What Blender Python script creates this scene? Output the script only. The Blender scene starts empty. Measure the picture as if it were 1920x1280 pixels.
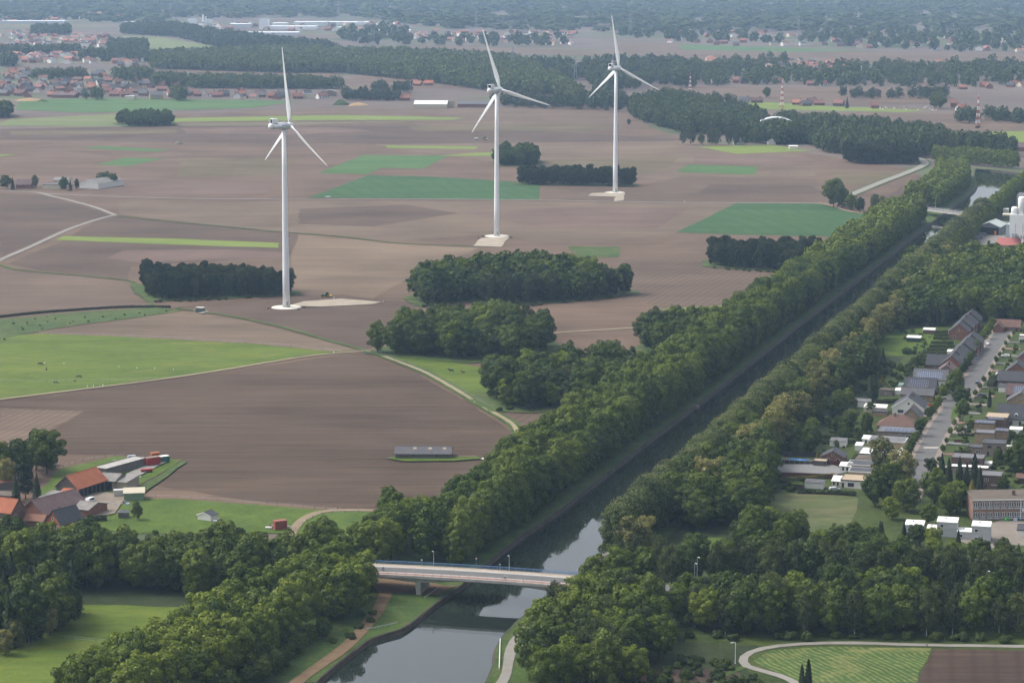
import bpy, bmesh, math, random
import numpy as np
from mathutils import Vector, Matrix
from mathutils.geometry import delaunay_2d_cdt

random.seed(11)
RNG = np.random.default_rng(11)
R = math.radians
SC = bpy.context.scene
COL = SC.collection

# ---------------------------------------------------------------- camera, sky, sun, exposure
CAM_H = 206.0
FPX = 4600.0                       # focal length in pixels of the 1920 px wide photograph
PITCH = math.atan(740.0 / FPX)
cam_d = bpy.data.cameras.new('camera')
cam_d.sensor_width = 36.0
cam_d.lens = 36.0 * FPX / 1920.0
cam_d.clip_start = 1.0
cam_d.clip_end = 60000.0
cam = bpy.data.objects.new('camera', cam_d)
COL.objects.link(cam)
cam.location = (0, 0, CAM_H)
cam.rotation_euler = (math.pi / 2 - PITCH, 0, 0)
SC.camera = cam

SUN_EL, SUN_AZ = 52.0, -72.0       # degrees; azimuth measured from +Y (the view) clockwise
world = bpy.data.worlds.new('World')
SC.world = world
world.use_nodes = True
wn = world.node_tree.nodes
wl = world.node_tree.links
bgn = wn['Background']
sky = wn.new('ShaderNodeTexSky')
sky.sky_type = 'NISHITA'
sky.sun_disc = False
sky.sun_elevation = R(SUN_EL)
sky.sun_rotation = R(SUN_AZ)
sky.air_density = 1.0
sky.dust_density = 5.0
sky.ozone_density = 1.0
hs = wn.new('ShaderNodeHueSaturation')
hs.inputs['Saturation'].default_value = 0.36     # a veil of cloud over the blue
wl.new(sky.outputs[0], hs.inputs['Color'])
wl.new(hs.outputs[0], bgn.inputs['Color'])
bgn.inputs['Strength'].default_value = 0.15

sun_d = bpy.data.lights.new('sun', 'SUN')
sun_d.energy = 0.9
sun_d.angle = R(14)
sun_d.color = (1.0, 0.95, 0.88)
sun = bpy.data.objects.new('sun', sun_d)
COL.objects.link(sun)
az, el = R(SUN_AZ), R(SUN_EL)
sd = Vector((math.sin(az) * math.cos(el), math.cos(az) * math.cos(el), math.sin(el)))
sun.rotation_euler = sd.to_track_quat('Z', 'Y').to_euler()

SC.view_settings.view_transform = 'Standard'
SC.view_settings.look = 'None'
SC.view_settings.exposure = 1.05
SC.view_settings.gamma = 1.0
SC.view_settings.use_curve_mapping = False
SC.render.engine = 'CYCLES'
SC.cycles.max_bounces = 4
SC.cycles.diffuse_bounces = 2
SC.cycles.glossy_bounces = 2
SC.cycles.transmission_bounces = 3
SC.cycles.volume_bounces = 0
SC.cycles.use_adaptive_sampling = True
SC.cycles.adaptive_threshold = 0.025
SC.cycles.adaptive_min_samples = 16
SC.cycles.use_denoising = True
SC.cycles.caustics_reflective = False
SC.cycles.caustics_refractive = False

# ---------------------------------------------------------------- survey: where a sight line meets the land
def G(px, py, z=0.0):
    u = (px - 960) / FPX
    v = (640 - py) / FPX
    dy = math.cos(PITCH) + v * math.sin(PITCH)
    dz = -math.sin(PITCH) + v * math.cos(PITCH)
    t = (z - CAM_H) / dz
    return Vector((u * t, dy * t, z))

def scale_at(p):                     # photo pixels per metre near a ground point
    return FPX / math.hypot(p[1], CAM_H)

# ---------------------------------------------------------------- materials
MATS = {}
def lin(c):
    return tuple(((v / 12.92) if v <= 0.04045 else ((v + 0.055) / 1.055) ** 2.4) for v in c)

def new_mat(name):
    m = bpy.data.materials.new(name)
    m.use_nodes = True
    nt = m.node_tree
    nt.nodes.clear()
    out = nt.nodes.new('ShaderNodeOutputMaterial')
    return m, nt, out

def N(nt, t, **kw):
    n = nt.nodes.new(t)
    for k, v in kw.items():
        setattr(n, k, v)
    return n

def ramp(nt, fac, stops):
    r = N(nt, 'ShaderNodeValToRGB')
    e = r.color_ramp.elements
    while len(e) < len(stops):
        e.new(0.5)
    for i, (p, c) in enumerate(stops):
        e[i].position = p
        e[i].color = (*c, 1) if len(c) == 3 else c
    nt.links.new(fac, r.inputs[0])
    return r.outputs[0]

def noise(nt, vec, scale, detail=4, rough=0.55, dist=0.0):
    n = N(nt, 'ShaderNodeTexNoise')
    n.inputs['Scale'].default_value = scale
    n.inputs['Detail'].default_value = detail
    n.inputs['Roughness'].default_value = rough
    n.inputs['Distortion'].default_value = dist
    if vec is not None:
        nt.links.new(vec, n.inputs['Vector'])
    return n.outputs[0]

def mapping(nt, rotz=0.0, scale=(1, 1, 1), loc=(0, 0, 0), src='Object'):
    tc = N(nt, 'ShaderNodeTexCoord')
    mp = N(nt, 'ShaderNodeMapping')
    mp.inputs['Rotation'].default_value = (0, 0, rotz)
    mp.inputs['Scale'].default_value = scale
    mp.inputs['Location'].default_value = loc
    nt.links.new(tc.outputs[src], mp.inputs['Vector'])
    return mp.outputs[0]

def mixc(nt, fac, a, b, mode='MIX'):
    m = N(nt, 'ShaderNodeMix', data_type='RGBA', blend_type=mode)
    for sock, v in ((m.inputs[0], fac), (m.inputs[6], a), (m.inputs[7], b)):
        if isinstance(v, (int, float)):
            sock.default_value = v
        elif isinstance(v, tuple):
            sock.default_value = (*v, 1) if len(v) == 3 else v
        else:
            nt.links.new(v, sock)
    return m.outputs[2]

def mathn(nt, op, a, b=0.0):
    m = N(nt, 'ShaderNodeMath', operation=op)
    for i, v in enumerate((a, b)):
        if isinstance(v, (int, float)):
            m.inputs[i].default_value = v
        else:
            nt.links.new(v, m.inputs[i])
    return m.outputs[0]

def principled(nt, out, col, rough=0.8, spec=0.3, metal=0.0, bump=None, bump_d=0.1):
    b = N(nt, 'ShaderNodeBsdfPrincipled')
    if isinstance(col, tuple):
        b.inputs['Base Color'].default_value = (*col, 1)
    else:
        nt.links.new(col, b.inputs['Base Color'])
    b.inputs['Roughness'].default_value = rough
    b.inputs['Specular IOR Level'].default_value = spec
    b.inputs['Metallic'].default_value = metal
    if bump is not None:
        bn = N(nt, 'ShaderNodeBump')
        bn.inputs['Distance'].default_value = bump_d
        bn.inputs['Strength'].default_value = 1.0
        nt.links.new(bump, bn.inputs['Height'])
        nt.links.new(bn.outputs[0], b.inputs['Normal'])
    nt.links.new(b.outputs[0], out.inputs['Surface'])
    return b

def sc3(c, k):
    return tuple(min(1.0, v * k) for v in c)

def dull(c, k):
    return tuple(v * k for v in c)

def damp(c):
    """measured against the bright sky, dark surfaces sit lower than they seem"""
    l = 0.3 * c[0] + 0.6 * c[1] + 0.1 * c[2]
    return dull(c, 0.72 + 0.22 * min(1.0, max(0.0, (l - 0.3) / 0.3)))

def plain(name, col, rough=0.7, spec=0.3, metal=0.0, var=0.18, scale=0.6):
    """weathered paint, render, metal: base colour with blotches and fine grain"""
    if name in MATS:
        return MATS[name]
    col = damp(col)
    m, nt, out = new_mat(name)
    v = mapping(nt)
    n1 = noise(nt, v, scale, 5, 0.6)
    n2 = noise(nt, v, scale * 9, 3, 0.6)
    f = mathn(nt, 'ADD', mathn(nt, 'MULTIPLY', n1, 0.65), mathn(nt, 'MULTIPLY', n2, 0.35))
    c = ramp(nt, f, [(0.30, sc3(col, 1 - var)), (0.70, sc3(col, 1 + var))])
    oi = N(nt, 'ShaderNodeObjectInfo')
    c2 = mixc(nt, 0.25, c, ramp(nt, oi.outputs['Random'], [(0, sc3(col, 0.8)), (1, sc3(col, 1.2))]))
    principled(nt, out, c2, rough, spec, metal)
    MATS[name] = m
    return m

def brick(name, col, mortar=(0.32, 0.30, 0.27), var=0.3):
    if name in MATS:
        return MATS[name]
    col, mortar = damp(col), damp(mortar)
    m, nt, out = new_mat(name)
    v = mapping(nt)
    n1 = noise(nt, v, 0.5, 5, 0.65)
    n2 = noise(nt, v, 14.0, 2, 0.7)
    base = ramp(nt, n1, [(0.3, sc3(col, 1 - var)), (0.7, sc3(col, 1 + var))])
    c = mixc(nt, mathn(nt, 'MULTIPLY', n2, 0.30), base, mortar)
    principled(nt, out, c, 0.9, 0.2)
    MATS[name] = m
    return m

def roof(name, col, var=0.25, row=3.2, rough=0.75):
    """tile courses run down the slope as relief, lichen in patches"""
    if name in MATS:
        return MATS[name]
    col = damp(col)
    m, nt, out = new_mat(name)
    v = mapping(nt)
    n1 = noise(nt, v, 0.35, 5, 0.65)
    n2 = noise(nt, v, 3.0, 4, 0.7)
    f = mathn(nt, 'ADD', mathn(nt, 'MULTIPLY', n1, 0.6), mathn(nt, 'MULTIPLY', n2, 0.4))
    c = ramp(nt, f, [(0.28, sc3(col, 1 - var)), (0.5, col), (0.72, sc3(col, 1 + var))])
    w = N(nt, 'ShaderNodeTexWave', wave_type='BANDS', bands_direction='Z')
    w.inputs['Scale'].default_value = row
    nt.links.new(v, w.inputs['Vector'])
    principled(nt, out, c, rough, 0.3, 0.0, w.outputs[1], 0.05)
    MATS[name] = m
    return m

def soil(name, c1, c2, ang, rows=0.55, streak=0.5, track=0.0, tan=0.0):
    """ploughed land: rows along one direction, wet and dry patches, tramlines"""
    if name in MATS:
        return MATS[name]
    c1, c2 = (tuple(v * q for v, q in zip(c_, k_)) for c_, k_ in ((c1, (0.57, 0.535, 0.50)), (c2, (0.68, 0.635, 0.595))))
    m, nt, out = new_mat(name)
    v0 = mapping(nt)
    v = mapping(nt, R(ang), (0.012, 0.26, 1))
    vl = mapping(nt, R(ang), (0.0035, 0.022, 1), (3.1, 7.7, 0))
    fine = noise(nt, v0, 0.55, 6, 0.75)
    stre = noise(nt, v, rows * 2.0, 5, 0.7, 0.2)
    bands = noise(nt, vl, 1.0, 5, 0.6, 0.3)
    patch = noise(nt, v0, 0.011, 5, 0.6, 0.6)
    f = mathn(nt, 'ADD', mathn(nt, 'MULTIPLY', stre, streak), mathn(nt, 'MULTIPLY', patch, 0.75))
    f = mathn(nt, 'ADD', f, mathn(nt, 'MULTIPLY', fine, 0.25))
    f = mathn(nt, 'ADD', f, mathn(nt, 'MULTIPLY', bands, 0.5))
    k = streak + 1.5
    lo, hi = 0.5 * k - 0.12 * k, 0.5 * k + 0.12 * k
    fr = N(nt, 'ShaderNodeMapRange')
    fr.inputs[1].default_value = lo
    fr.inputs[2].default_value = hi
    nt.links.new(f, fr.inputs[0])
    c = ramp(nt, fr.outputs[0], [(0.0, c1), (1.0, c2)])
    if track > 0:
        vt = mapping(nt, R(ang))
        w = N(nt, 'ShaderNodeTexWave', wave_type='BANDS', bands_direction='Y')
        w.inputs['Scale'].default_value = track
        w.inputs['Distortion'].default_value = 0.6
        w.inputs['Detail'].default_value = 1.0
        w.inputs['Detail Scale'].default_value = 0.3
        nt.links.new(vt, w.inputs['Vector'])
        c = mixc(nt, ramp(nt, w.outputs[1], [(0.0, (0.4,) * 3), (0.4, (0, 0, 0)), (1.0, (0, 0, 0))]), c, sc3(c1, 0.72))
    principled(nt, out, c, 0.95, 0.1, 0.0, fine, 0.25)
    MATS[name] = m
    return m

def grass(name, c1, c2, c3=None, scale=0.05, ang=0.0, stretch=1.0, rows=0.0):
    """sward: blotches of growth, tufts and a third colour for flowers or dry stalks"""
    if name in MATS:
        return MATS[name]
    c1, c2, c3 = dull(c1, 0.72), dull(c2, 0.76), (dull(c3, 0.76) if c3 else None)
    m, nt, out = new_mat(name)
    v0 = mapping(nt)
    vs = mapping(nt, R(ang), (1.0 / stretch, 1.0, 1.0))
    n1 = noise(nt, vs, scale, 6, 0.65, 0.5)
    n2 = noise(nt, vs, scale * 9, 5, 0.7)
    n3 = noise(nt, v0, 1.3, 3, 0.7)
    f = mathn(nt, 'ADD', mathn(nt, 'MULTIPLY', n1, 0.45), mathn(nt, 'ADD', mathn(nt, 'MULTIPLY', n2, 0.35), mathn(nt, 'MULTIPLY', n3, 0.2)))
    c = ramp(nt, f, [(0.40, c1), (0.60, c2)])
    if c3 is not None:
        n4 = noise(nt, vs, scale * 1.7, 6, 0.7, 1.0)
        c = mixc(nt, ramp(nt, n4, [(0.52, (0, 0, 0)), (0.72, (1, 1, 1))]), c, c3)
    if rows > 0:
        w = N(nt, 'ShaderNodeTexWave', wave_type='BANDS', bands_direction='Y')
        w.inputs['Scale'].default_value = rows
        w.inputs['Distortion'].default_value = 9.0
        w.inputs['Detail'].default_value = 3.0
        w.inputs['Detail Scale'].default_value = 0.4
        vr = mapping(nt, R(ang))
        nt.links.new(vr, w.inputs['Vector'])
        c = mixc(nt, mathn(nt, 'MULTIPLY', ramp(nt, w.outputs[1], [(0.62, (0, 0, 0)), (0.9, (1, 1, 1))]), ramp(nt, n2, [(0.35, (0, 0, 0)), (0.6, (1, 1, 1))])), c, c3 or c2)
    principled(nt, out, c, 0.9, 0.15, 0.0, n3, 0.3)
    MATS[name] = m
    return m

def leafmat(name, dark, mid, light, trans=0.2, clump=0.35):
    """leaf colour drifts from tree to tree and from spray to spray"""
    if name in MATS:
        return MATS[name]
    dark, mid, light = (tuple(q * k_ for q, k_ in zip(c_, (0.97, 0.86, 0.64))) for c_ in (dark, mid, light))
    m, nt, out = new_mat(name)
    oi = N(nt, 'ShaderNodeObjectInfo')
    v = mapping(nt)
    n1 = noise(nt, v, clump, 1, 0.6)
    n2 = noise(nt, v, clump * 6, 0, 0.6)
    f = mathn(nt, 'ADD', mathn(nt, 'MULTIPLY', n1, 0.5), mathn(nt, 'MULTIPLY', n2, 0.5))
    f = mathn(nt, 'ADD', f, mathn(nt, 'MULTIPLY', mathn(nt, 'SUBTRACT', oi.outputs['Random'], 0.5), 0.46))
    c = ramp(nt, f, [(0.28, dark), (0.5, mid), (0.74, light)])
    d = N(nt, 'ShaderNodeBsdfDiffuse')
    t = N(nt, 'ShaderNodeBsdfTranslucent')
    g = N(nt, 'ShaderNodeBsdfGlossy')
    g.inputs['Roughness'].default_value = 0.5
    g.inputs['Color'].default_value = (0.5, 0.5, 0.5, 1)
    nt.links.new(c, d.inputs['Color'])
    nt.links.new(c, t.inputs['Color'])
    m1 = N(nt, 'ShaderNodeMixShader')
    m1.inputs[0].default_value = trans
    nt.links.new(d.outputs[0], m1.inputs[1])
    nt.links.new(t.outputs[0], m1.inputs[2])
    m2 = N(nt, 'ShaderNodeMixShader')
    m2.inputs[0].default_value = 0.03
    nt.links.new(m1.outputs[0], m2.inputs[1])
    nt.links.new(g.outputs[0], m2.inputs[2])
    nt.links.new(m2.outputs[0], out.inputs['Surface'])
    MATS[name] = m
    return m

# ---------------------------------------------------------------- mesh and object helpers
def link(o, parent=None):
    COL.objects.link(o)
    if parent is not None:
        o.parent = parent
    return o

def tag(o, label=None, cat=None, group=None, kind=None):
    if label: o['label'] = label
    if cat: o['category'] = cat
    if group: o['group'] = group
    if kind: o['kind'] = kind
    return o

def thing(name, label, cat, loc=(0, 0, 0), rz=0.0, group=None):
    o = bpy.data.objects.new(name, None)
    o.empty_display_size = 0.5
    o.location = loc
    o.rotation_euler = (0, 0, rz)
    link(o)
    return tag(o, label, cat, group)

class MB:
    """collects boxes, tubes and prisms for one mesh"""
    def __init__(self):
        self.v, self.f = [], []
    def add(self, vs, fs):
        b = len(self.v)
        self.v += [tuple(p) for p in vs]
        self.f += [tuple(i + b for i in f) for f in fs]
        return self
    def box(self, x0, x1, y0, y1, z0, z1):
        vs = [(x0, y0, z0), (x1, y0, z0), (x1, y1, z0), (x0, y1, z0), (x0, y0, z1), (x1, y0, z1), (x1, y1, z1), (x0, y1, z1)]
        return self.add(vs, [(0, 3, 2, 1), (4, 5, 6, 7), (0, 1, 5, 4), (1, 2, 6, 5), (2, 3, 7, 6), (3, 0, 4, 7)])
    def cbox(self, c, s):
        return self.box(c[0] - s[0] / 2, c[0] + s[0] / 2, c[1] - s[1] / 2, c[1] + s[1] / 2, c[2] - s[2] / 2, c[2] + s[2] / 2)
    def tube(self, pts, rads, n=8, cap=True):
        pts = [Vector(p) for p in pts]
        if isinstance(rads, (int, float)):
            rads = [rads] * len(pts)
        vs, fs = [], []
        for i, p in enumerate(pts):
            a = pts[max(0, i - 1)]
            b = pts[min(len(pts) - 1, i + 1)]
            t = (b - a).normalized()
            u = t.cross(Vector((0, 0, 1)))
            if u.length < 1e-3:
                u = Vector((1, 0, 0))
            u.normalize()
            w = t.cross(u)
            for k in range(n):
                an = 2 * math.pi * k / n
                vs.append(p + (u * math.cos(an) + w * math.sin(an)) * rads[i])
        for i in range(len(pts) - 1):
            for k in range(n):
                k2 = (k + 1) % n
                fs.append((i * n + k, i * n + k2, (i + 1) * n + k2, (i + 1) * n + k))
        if cap:
            fs.append(tuple(range(n - 1, -1, -1)))
            fs.append(tuple(range((len(pts) - 1) * n, len(pts) * n)))
        return self.add(vs, fs)
    def prism(self, poly, z0, z1):
        n = len(poly)
        vs = [(p[0], p[1], z0) for p in poly] + [(p[0], p[1], z1) for p in poly]
        fs = [tuple(range(n - 1, -1, -1)), tuple(range(n, 2 * n))]
        fs += [(i, (i + 1) % n, n + (i + 1) % n, n + i) for i in range(n)]
        return self.add(vs, fs)
    def mesh(self, name, smooth=False):
        me = bpy.data.meshes.new(name)
        me.from_pydata(self.v, [], self.f)
        if smooth:
            me.polygons.foreach_set('use_smooth', [True] * len(me.polygons))
        me.update()
        return me
    def build(self, name, mat, parent=None, smooth=False):
        me = self.mesh(name, smooth)
        me.materials.append(mat)
        return link(bpy.data.objects.new(name, me), parent)

def copy_tree(o, parent=None, loc=None, rz=None, scale=None):
    c = o.copy()
    COL.objects.link(c)
    if parent is not None:
        c.parent = parent
    if loc is not None: c.location = loc
    if rz is not None: c.rotation_euler = (0, 0, rz)
    if scale is not None: c.scale = scale
    for ch in o.children:
        copy_tree(ch, c)
    return c

def sheet(name, pts, mat, z, label=None, cat=None, kind='structure', parent=None):
    """a flat patch of land, pts in world x, y"""
    vs, _e, fs, *_r = delaunay_2d_cdt([Vector(p[:2]) for p in pts], [], [list(range(len(pts)))], 1, 1e-4)
    me = bpy.data.meshes.new(name)
    me.from_pydata([(p.x, p.y, z) for p in vs], [], [tuple(f) for f in fs])
    me.update()
    if len(me.polygons) and me.polygons[0].normal.z < 0:
        me.flip_normals()
    me.materials.append(mat)
    o = link(bpy.data.objects.new(name, me), parent)
    tag(o, label, cat, None, kind)
    return o

def wob(pts, step=12.0, amp=0.5, closed=True):
    """survey polygon with the small wander of a real field edge"""
    out = []
    n = len(pts)
    for i in range(n if closed else n - 1):
        a, b = Vector(pts[i][:2]), Vector(pts[(i + 1) % n][:2])
        k = max(1, min(40, int((b - a).length / step)))
        t = (b - a).normalized() if (b - a).length > 0 else Vector((1, 0))
        nn = Vector((-t.y, t.x))
        for j in range(k):
            p = a.lerp(b, j / k)
            if j:
                p = p + nn * random.uniform(-amp, amp)
            out.append((p.x, p.y))
    if not closed:
        out.append(tuple(pts[-1][:2]))
    return out

def PX(pts, z=0.0):
    return [tuple(G(x, y, z)[:2]) for x, y in pts]

def smooth_line(pts, step=6.0):
    """Catmull-Rom through survey points"""
    P = [Vector(p[:2]) for p in pts]
    P = [P[0] * 2 - P[1]] + P + [P[-1] * 2 - P[-2]]
    out = []
    for i in range(1, len(P) - 2):
        a, b, c, d = P[i - 1:i + 3]
        k = max(2, int((c - b).length / step))
        for j in range(k):
            t = j / k
            out.append(0.5 * ((2 * b) + (c - a) * t + (2 * a - 5 * b + 4 * c - d) * t * t + (3 * b - a - 3 * c + d) * t ** 3))
    out.append(P[-2])
    return out

def ribbon(name, pts, width, mat, z, label=None, cat=None, edge=0.15, kind='structure', zs=None):
    """a path or road laid on the land; width may vary"""
    L = smooth_line(pts)
    n = len(L)
    vs, fs = [], []
    for i, p in enumerate(L):
        t = (L[min(n - 1, i + 1)] - L[max(0, i - 1)]).normalized()
        nn = Vector((-t.y, t.x))
        w = width if isinstance(width, (int, float)) else width[0] + (width[1] - width[0]) * i / (n - 1)
        zz = z if zs is None else zs[0] + (zs[1] - zs[0]) * i / (n - 1)
        a = p + nn * (w / 2 + random.uniform(-edge, edge))
        b = p - nn * (w / 2 + random.uniform(-edge, edge))
        vs += [(a.x, a.y, zz), (b.x, b.y, zz)]
    for i in range(n - 1):
        fs.append((2 * i, 2 * i + 1, 2 * i + 3, 2 * i + 2))
    me = bpy.data.meshes.new(name)
    me.from_pydata(vs, [], fs)
    me.update()
    if me.polygons[0].normal.z < 0:
        me.flip_normals()
    me.materials.append(mat)
    o = link(bpy.data.objects.new(name, me))
    return tag(o, label, cat, None, kind)
# ---------------------------------------------------------------- the land and the canal
PLOUGH_D, PLOUGH_L = (0.115, 0.088, 0.076), (0.20, 0.155, 0.135)

def ground_mat():
    m, nt, out = new_mat('patchwork land')
    v = mapping(nt, R(14), (0.0028, 0.0075, 1))
    vo = N(nt, 'ShaderNodeTexVoronoi', feature='F1', distance='MANHATTAN')
    vo.inputs['Scale'].default_value = 1.0
    nt.links.new(v, vo.inputs['Vector'])
    sep = N(nt, 'ShaderNodeSeparateColor')
    nt.links.new(vo.outputs['Color'], sep.inputs[0])
    c = ramp(nt, sep.outputs[0], [(0.0, (0.15, 0.115, 0.10)), (0.3, (0.18, 0.14, 0.12)), (0.52, (0.13, 0.10, 0.09)), (0.62, (0.17, 0.16, 0.08)), (0.74, (0.085, 0.13, 0.045)), (0.9, (0.055, 0.10, 0.035))])
    c.node.color_ramp.interpolation = 'CONSTANT'
    n = noise(nt, mapping(nt), 0.01, 6, 0.65)
    c = mixc(nt, 0.35, c, ramp(nt, n, [(0.3, (0.10, 0.08, 0.06)), (0.7, (0.22, 0.18, 0.14))]))
    principled(nt, out, mixc(nt, 1.0, c, (0.68, 0.68, 0.68), 'MULTIPLY'), 0.95, 0.1)
    return m

L_PX = [(590, 1280), (640, 1237), (697, 1196), (750, 1180), (780, 1160), (827, 1123), (867, 1095), (907, 1060), (973, 1007)]
LB = [tuple(G(x, y)[:2]) for x, y in L_PX]
LB += [(16.3, 884.0), (47.0, 982.7), (72.2, 1062.8), (97.6, 1142.3), (140.1, 1280.5), (183.0, 1417.8), (236.5, 1587.1), (317.6, 1847.2), (347.7, 1942.7), (399.3, 2108.0), (419.5, 2222.0)]
LB += [tuple(G(1829, 317)[:2]), tuple(G(1862, 319)[:2]), tuple(G(1895, 322)[:2]), tuple(G(1990, 332)[:2]), tuple(G(2150, 350)[:2])]
RB = [tuple(G(x, y)[:2]) for x, y in [(910, 1280), (927, 1240), (930, 1213), (967, 1167), (1023, 1127), (1053, 1107)]]
RB += [(29.8, 818.0), (56.0, 900.0), (105.0, 1058.0), (173.0, 1280.0), (268.0, 1587.0), (350.0, 1848.0), (426.0, 2094.0), (446.0, 2160.0)]
RB += [tuple(G(1925, 342)[:2]), tuple(G(1990, 349)[:2]), tuple(G(2150, 366)[:2])]
LB0 = (LB[0][0] - 300, -1500.0)
RB0 = (RB[0][0] - 300, -1500.0)
outer = [(-16000, -1500), LB0] + LB + RB[::-1] + [RB0, (16000, -1500), (16000, 18000), (-16000, 18000)]
gnd = sheet('ground', outer, ground_mat(), 0.0, 'wide flat patchwork farmland reaching to the hazy horizon', 'ground')

# water
m, nt, out = new_mat('canal water')
vw = mapping(nt, R(17), (0.5, 1.0, 1))
nb = noise(nt, vw, 0.55, 3, 0.55)
nl = noise(nt, mapping(nt), 0.022, 3, 0.6, 1.5)
bs = principled(nt, out, (0.012, 0.017, 0.014), 0.03, 0.5)
bs.inputs['IOR'].default_value = 1.33
bn = N(nt, 'ShaderNodeBump')
bn.inputs['Distance'].default_value = 0.05
nt.links.new(ramp(nt, nl, [(0.38, (0.03,) * 3), (0.75, (0.28,) * 3)]), bn.inputs['Strength'])
nt.links.new(nb, bn.inputs['Height'])
nt.links.new(bn.outputs[0], bs.inputs['Normal'])
MATS['water'] = m
WZ = -1.3
wpoly = [(p[0] - 4, p[1]) for p in [LB0]] + [(p[0] - 3.0, p[1]) for p in LB[:19]] + [(p[0], p[1] + 6) for p in LB[19:]] + [(p[0], p[1] - 6) for p in RB[::-1][:4]] + [(p[0] + 3, p[1]) for p in RB[::-1][4:]] + [(RB0[0] + 4, RB0[1])]
sheet('canal_water', wpoly, MATS['water'], WZ, 'calm dark canal water reflecting trees and pale sky', 'water')

stone = plain('bank stone', (0.075, 0.064, 0.046), 0.9, 0.2, 0, 0.65, 0.35)
def bank(name, line, side, label):
    L = smooth_line(line, 5.0)
    vs, fs = [], []
    n = len(L)
    prof = [(0.0, -0.01), (0.1, 0.2), (0.6, 0.16), (0.75, -0.35), (1.2, -1.6)]
    for i, p in enumerate(L):
        t = (L[min(n - 1, i + 1)] - L[max(0, i - 1)]).normalized()
        nn = Vector((t.y, -t.x)) * side
        for d, z in prof:
            j = random.uniform(-0.14, 0.14) if d > 0 else 0
            q = p + nn * (d - 0.35 + j)
            vs.append((q.x, q.y, z + (random.uniform(-0.08, 0.08) if d > 0 else 0)))
    k = len(prof)
    for i in range(n - 1):
        for j in range(k - 1):
            a = i * k + j
            f = (a, a + 1, a + k + 1, a + k)
            fs.append(f if side < 0 else f[::-1])
    me = bpy.data.meshes.new(name)
    me.from_pydata(vs, [], fs)
    me.update()
    me.materials.append(stone)
    o = link(bpy.data.objects.new(name, me))
    return tag(o, label, 'embankment', None, 'structure')
bank('canal_bank', LB, 1, 'stone edged canal bank below the long double tree row')
bank('canal_bank', RB, -1, 'stone edged canal bank below the flowering chestnut row')

# ---------------------------------------------------------------- fields
ZF = [0.03]
def field(name, px, mat, label, cat='field', step=11, amp=0.9, world=False):
    ZF[0] += 0.004
    pts = px if world else PX(px)
    return sheet(name, wob(pts, step, amp), mat, ZF[0], label, cat)

S1 = soil('soil plain', (0.112, 0.080, 0.060), (0.212, 0.156, 0.116), -28, 0.5, 0.7)
S2 = soil('soil far', (0.122, 0.090, 0.068), (0.212, 0.160, 0.122), -15, 0.4, 0.6)
S3 = soil('soil near dark', (0.070, 0.050, 0.037), (0.142, 0.105, 0.079), -39, 0.55, 1.0)
S4 = soil('soil pale rows', (0.130, 0.098, 0.077), (0.215, 0.165, 0.128), -78, 0.55, 0.9, 0.08)
S5 = soil('soil grey rows', (0.112, 0.084, 0.066), (0.200, 0.152, 0.115), -72, 0.5, 0.9, 0.07)
S6 = soil('soil palest', (0.140, 0.106, 0.078), (0.265, 0.208, 0.150), -62, 0.5, 0.6)  # the palest of the soil colours
S7 = soil('soil tan', (0.135, 0.103, 0.078), (0.225, 0.178, 0.132), -33, 0.5, 0.8)
S8 = soil('soil wet dark', (0.090, 0.066, 0.055), (0.152, 0.114, 0.088), -48, 0.5, 0.8)
S9 = soil('soil rows corner', (0.075, 0.055, 0.045), (0.135, 0.10, 0.078), -80, 0.6, 0.9, 0.05)
G_MEADOW = grass('meadow green', (0.058, 0.100, 0.010), (0.125, 0.170, 0.020), (0.165, 0.175, 0.030), 0.03, 0, 3)
G_LAWN = grass('lawn green', (0.052, 0.094, 0.011), (0.100, 0.148, 0.018), None, 0.06)
G_DARKCROP = grass('young maize green', (0.028, 0.080, 0.024), (0.056, 0.122, 0.036), (0.036, 0.085, 0.028), 0.02, 74, 4, 0.02)
G_CROP = grass('crop green', (0.05, 0.115, 0.03), (0.085, 0.16, 0.045), None, 0.02, 10, 4)
G_LIME = grass('yellow green crop', (0.13, 0.19, 0.03), (0.20, 0.245, 0.05), None, 0.03, 4, 5)
G_PALE = grass('pale hay green', (0.11, 0.15, 0.05), (0.18, 0.20, 0.075), (0.21, 0.19, 0.10), 0.02, 4, 5)
G_ROUGH = grass('rough grass', (0.035, 0.070, 0.014), (0.085, 0.125, 0.032), (0.13, 0.12, 0.05), 0.05)
G_GARDEN = grass('garden grass', (0.028, 0.046, 0.010), (0.072, 0.098, 0.020), None, 0.06)
G_MOWN = grass('mown hay meadow', (0.062, 0.085, 0.030), (0.115, 0.135, 0.05), (0.19, 0.16, 0.08), 0.04, 20, 3)
G_HAYROWS = grass('hay in rows', (0.040, 0.085, 0.018), (0.070, 0.125, 0.03), (0.22, 0.21, 0.075), 0.05, 66, 2, 0.16)
G_BANK = grass('bank grass', (0.032, 0.062, 0.012), (0.075, 0.125, 0.024), (0.13, 0.125, 0.04), 0.09)
G_FLOOR = grass('wood floor', (0.018, 0.030, 0.010), (0.045, 0.060, 0.02), None, 0.08)

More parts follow.
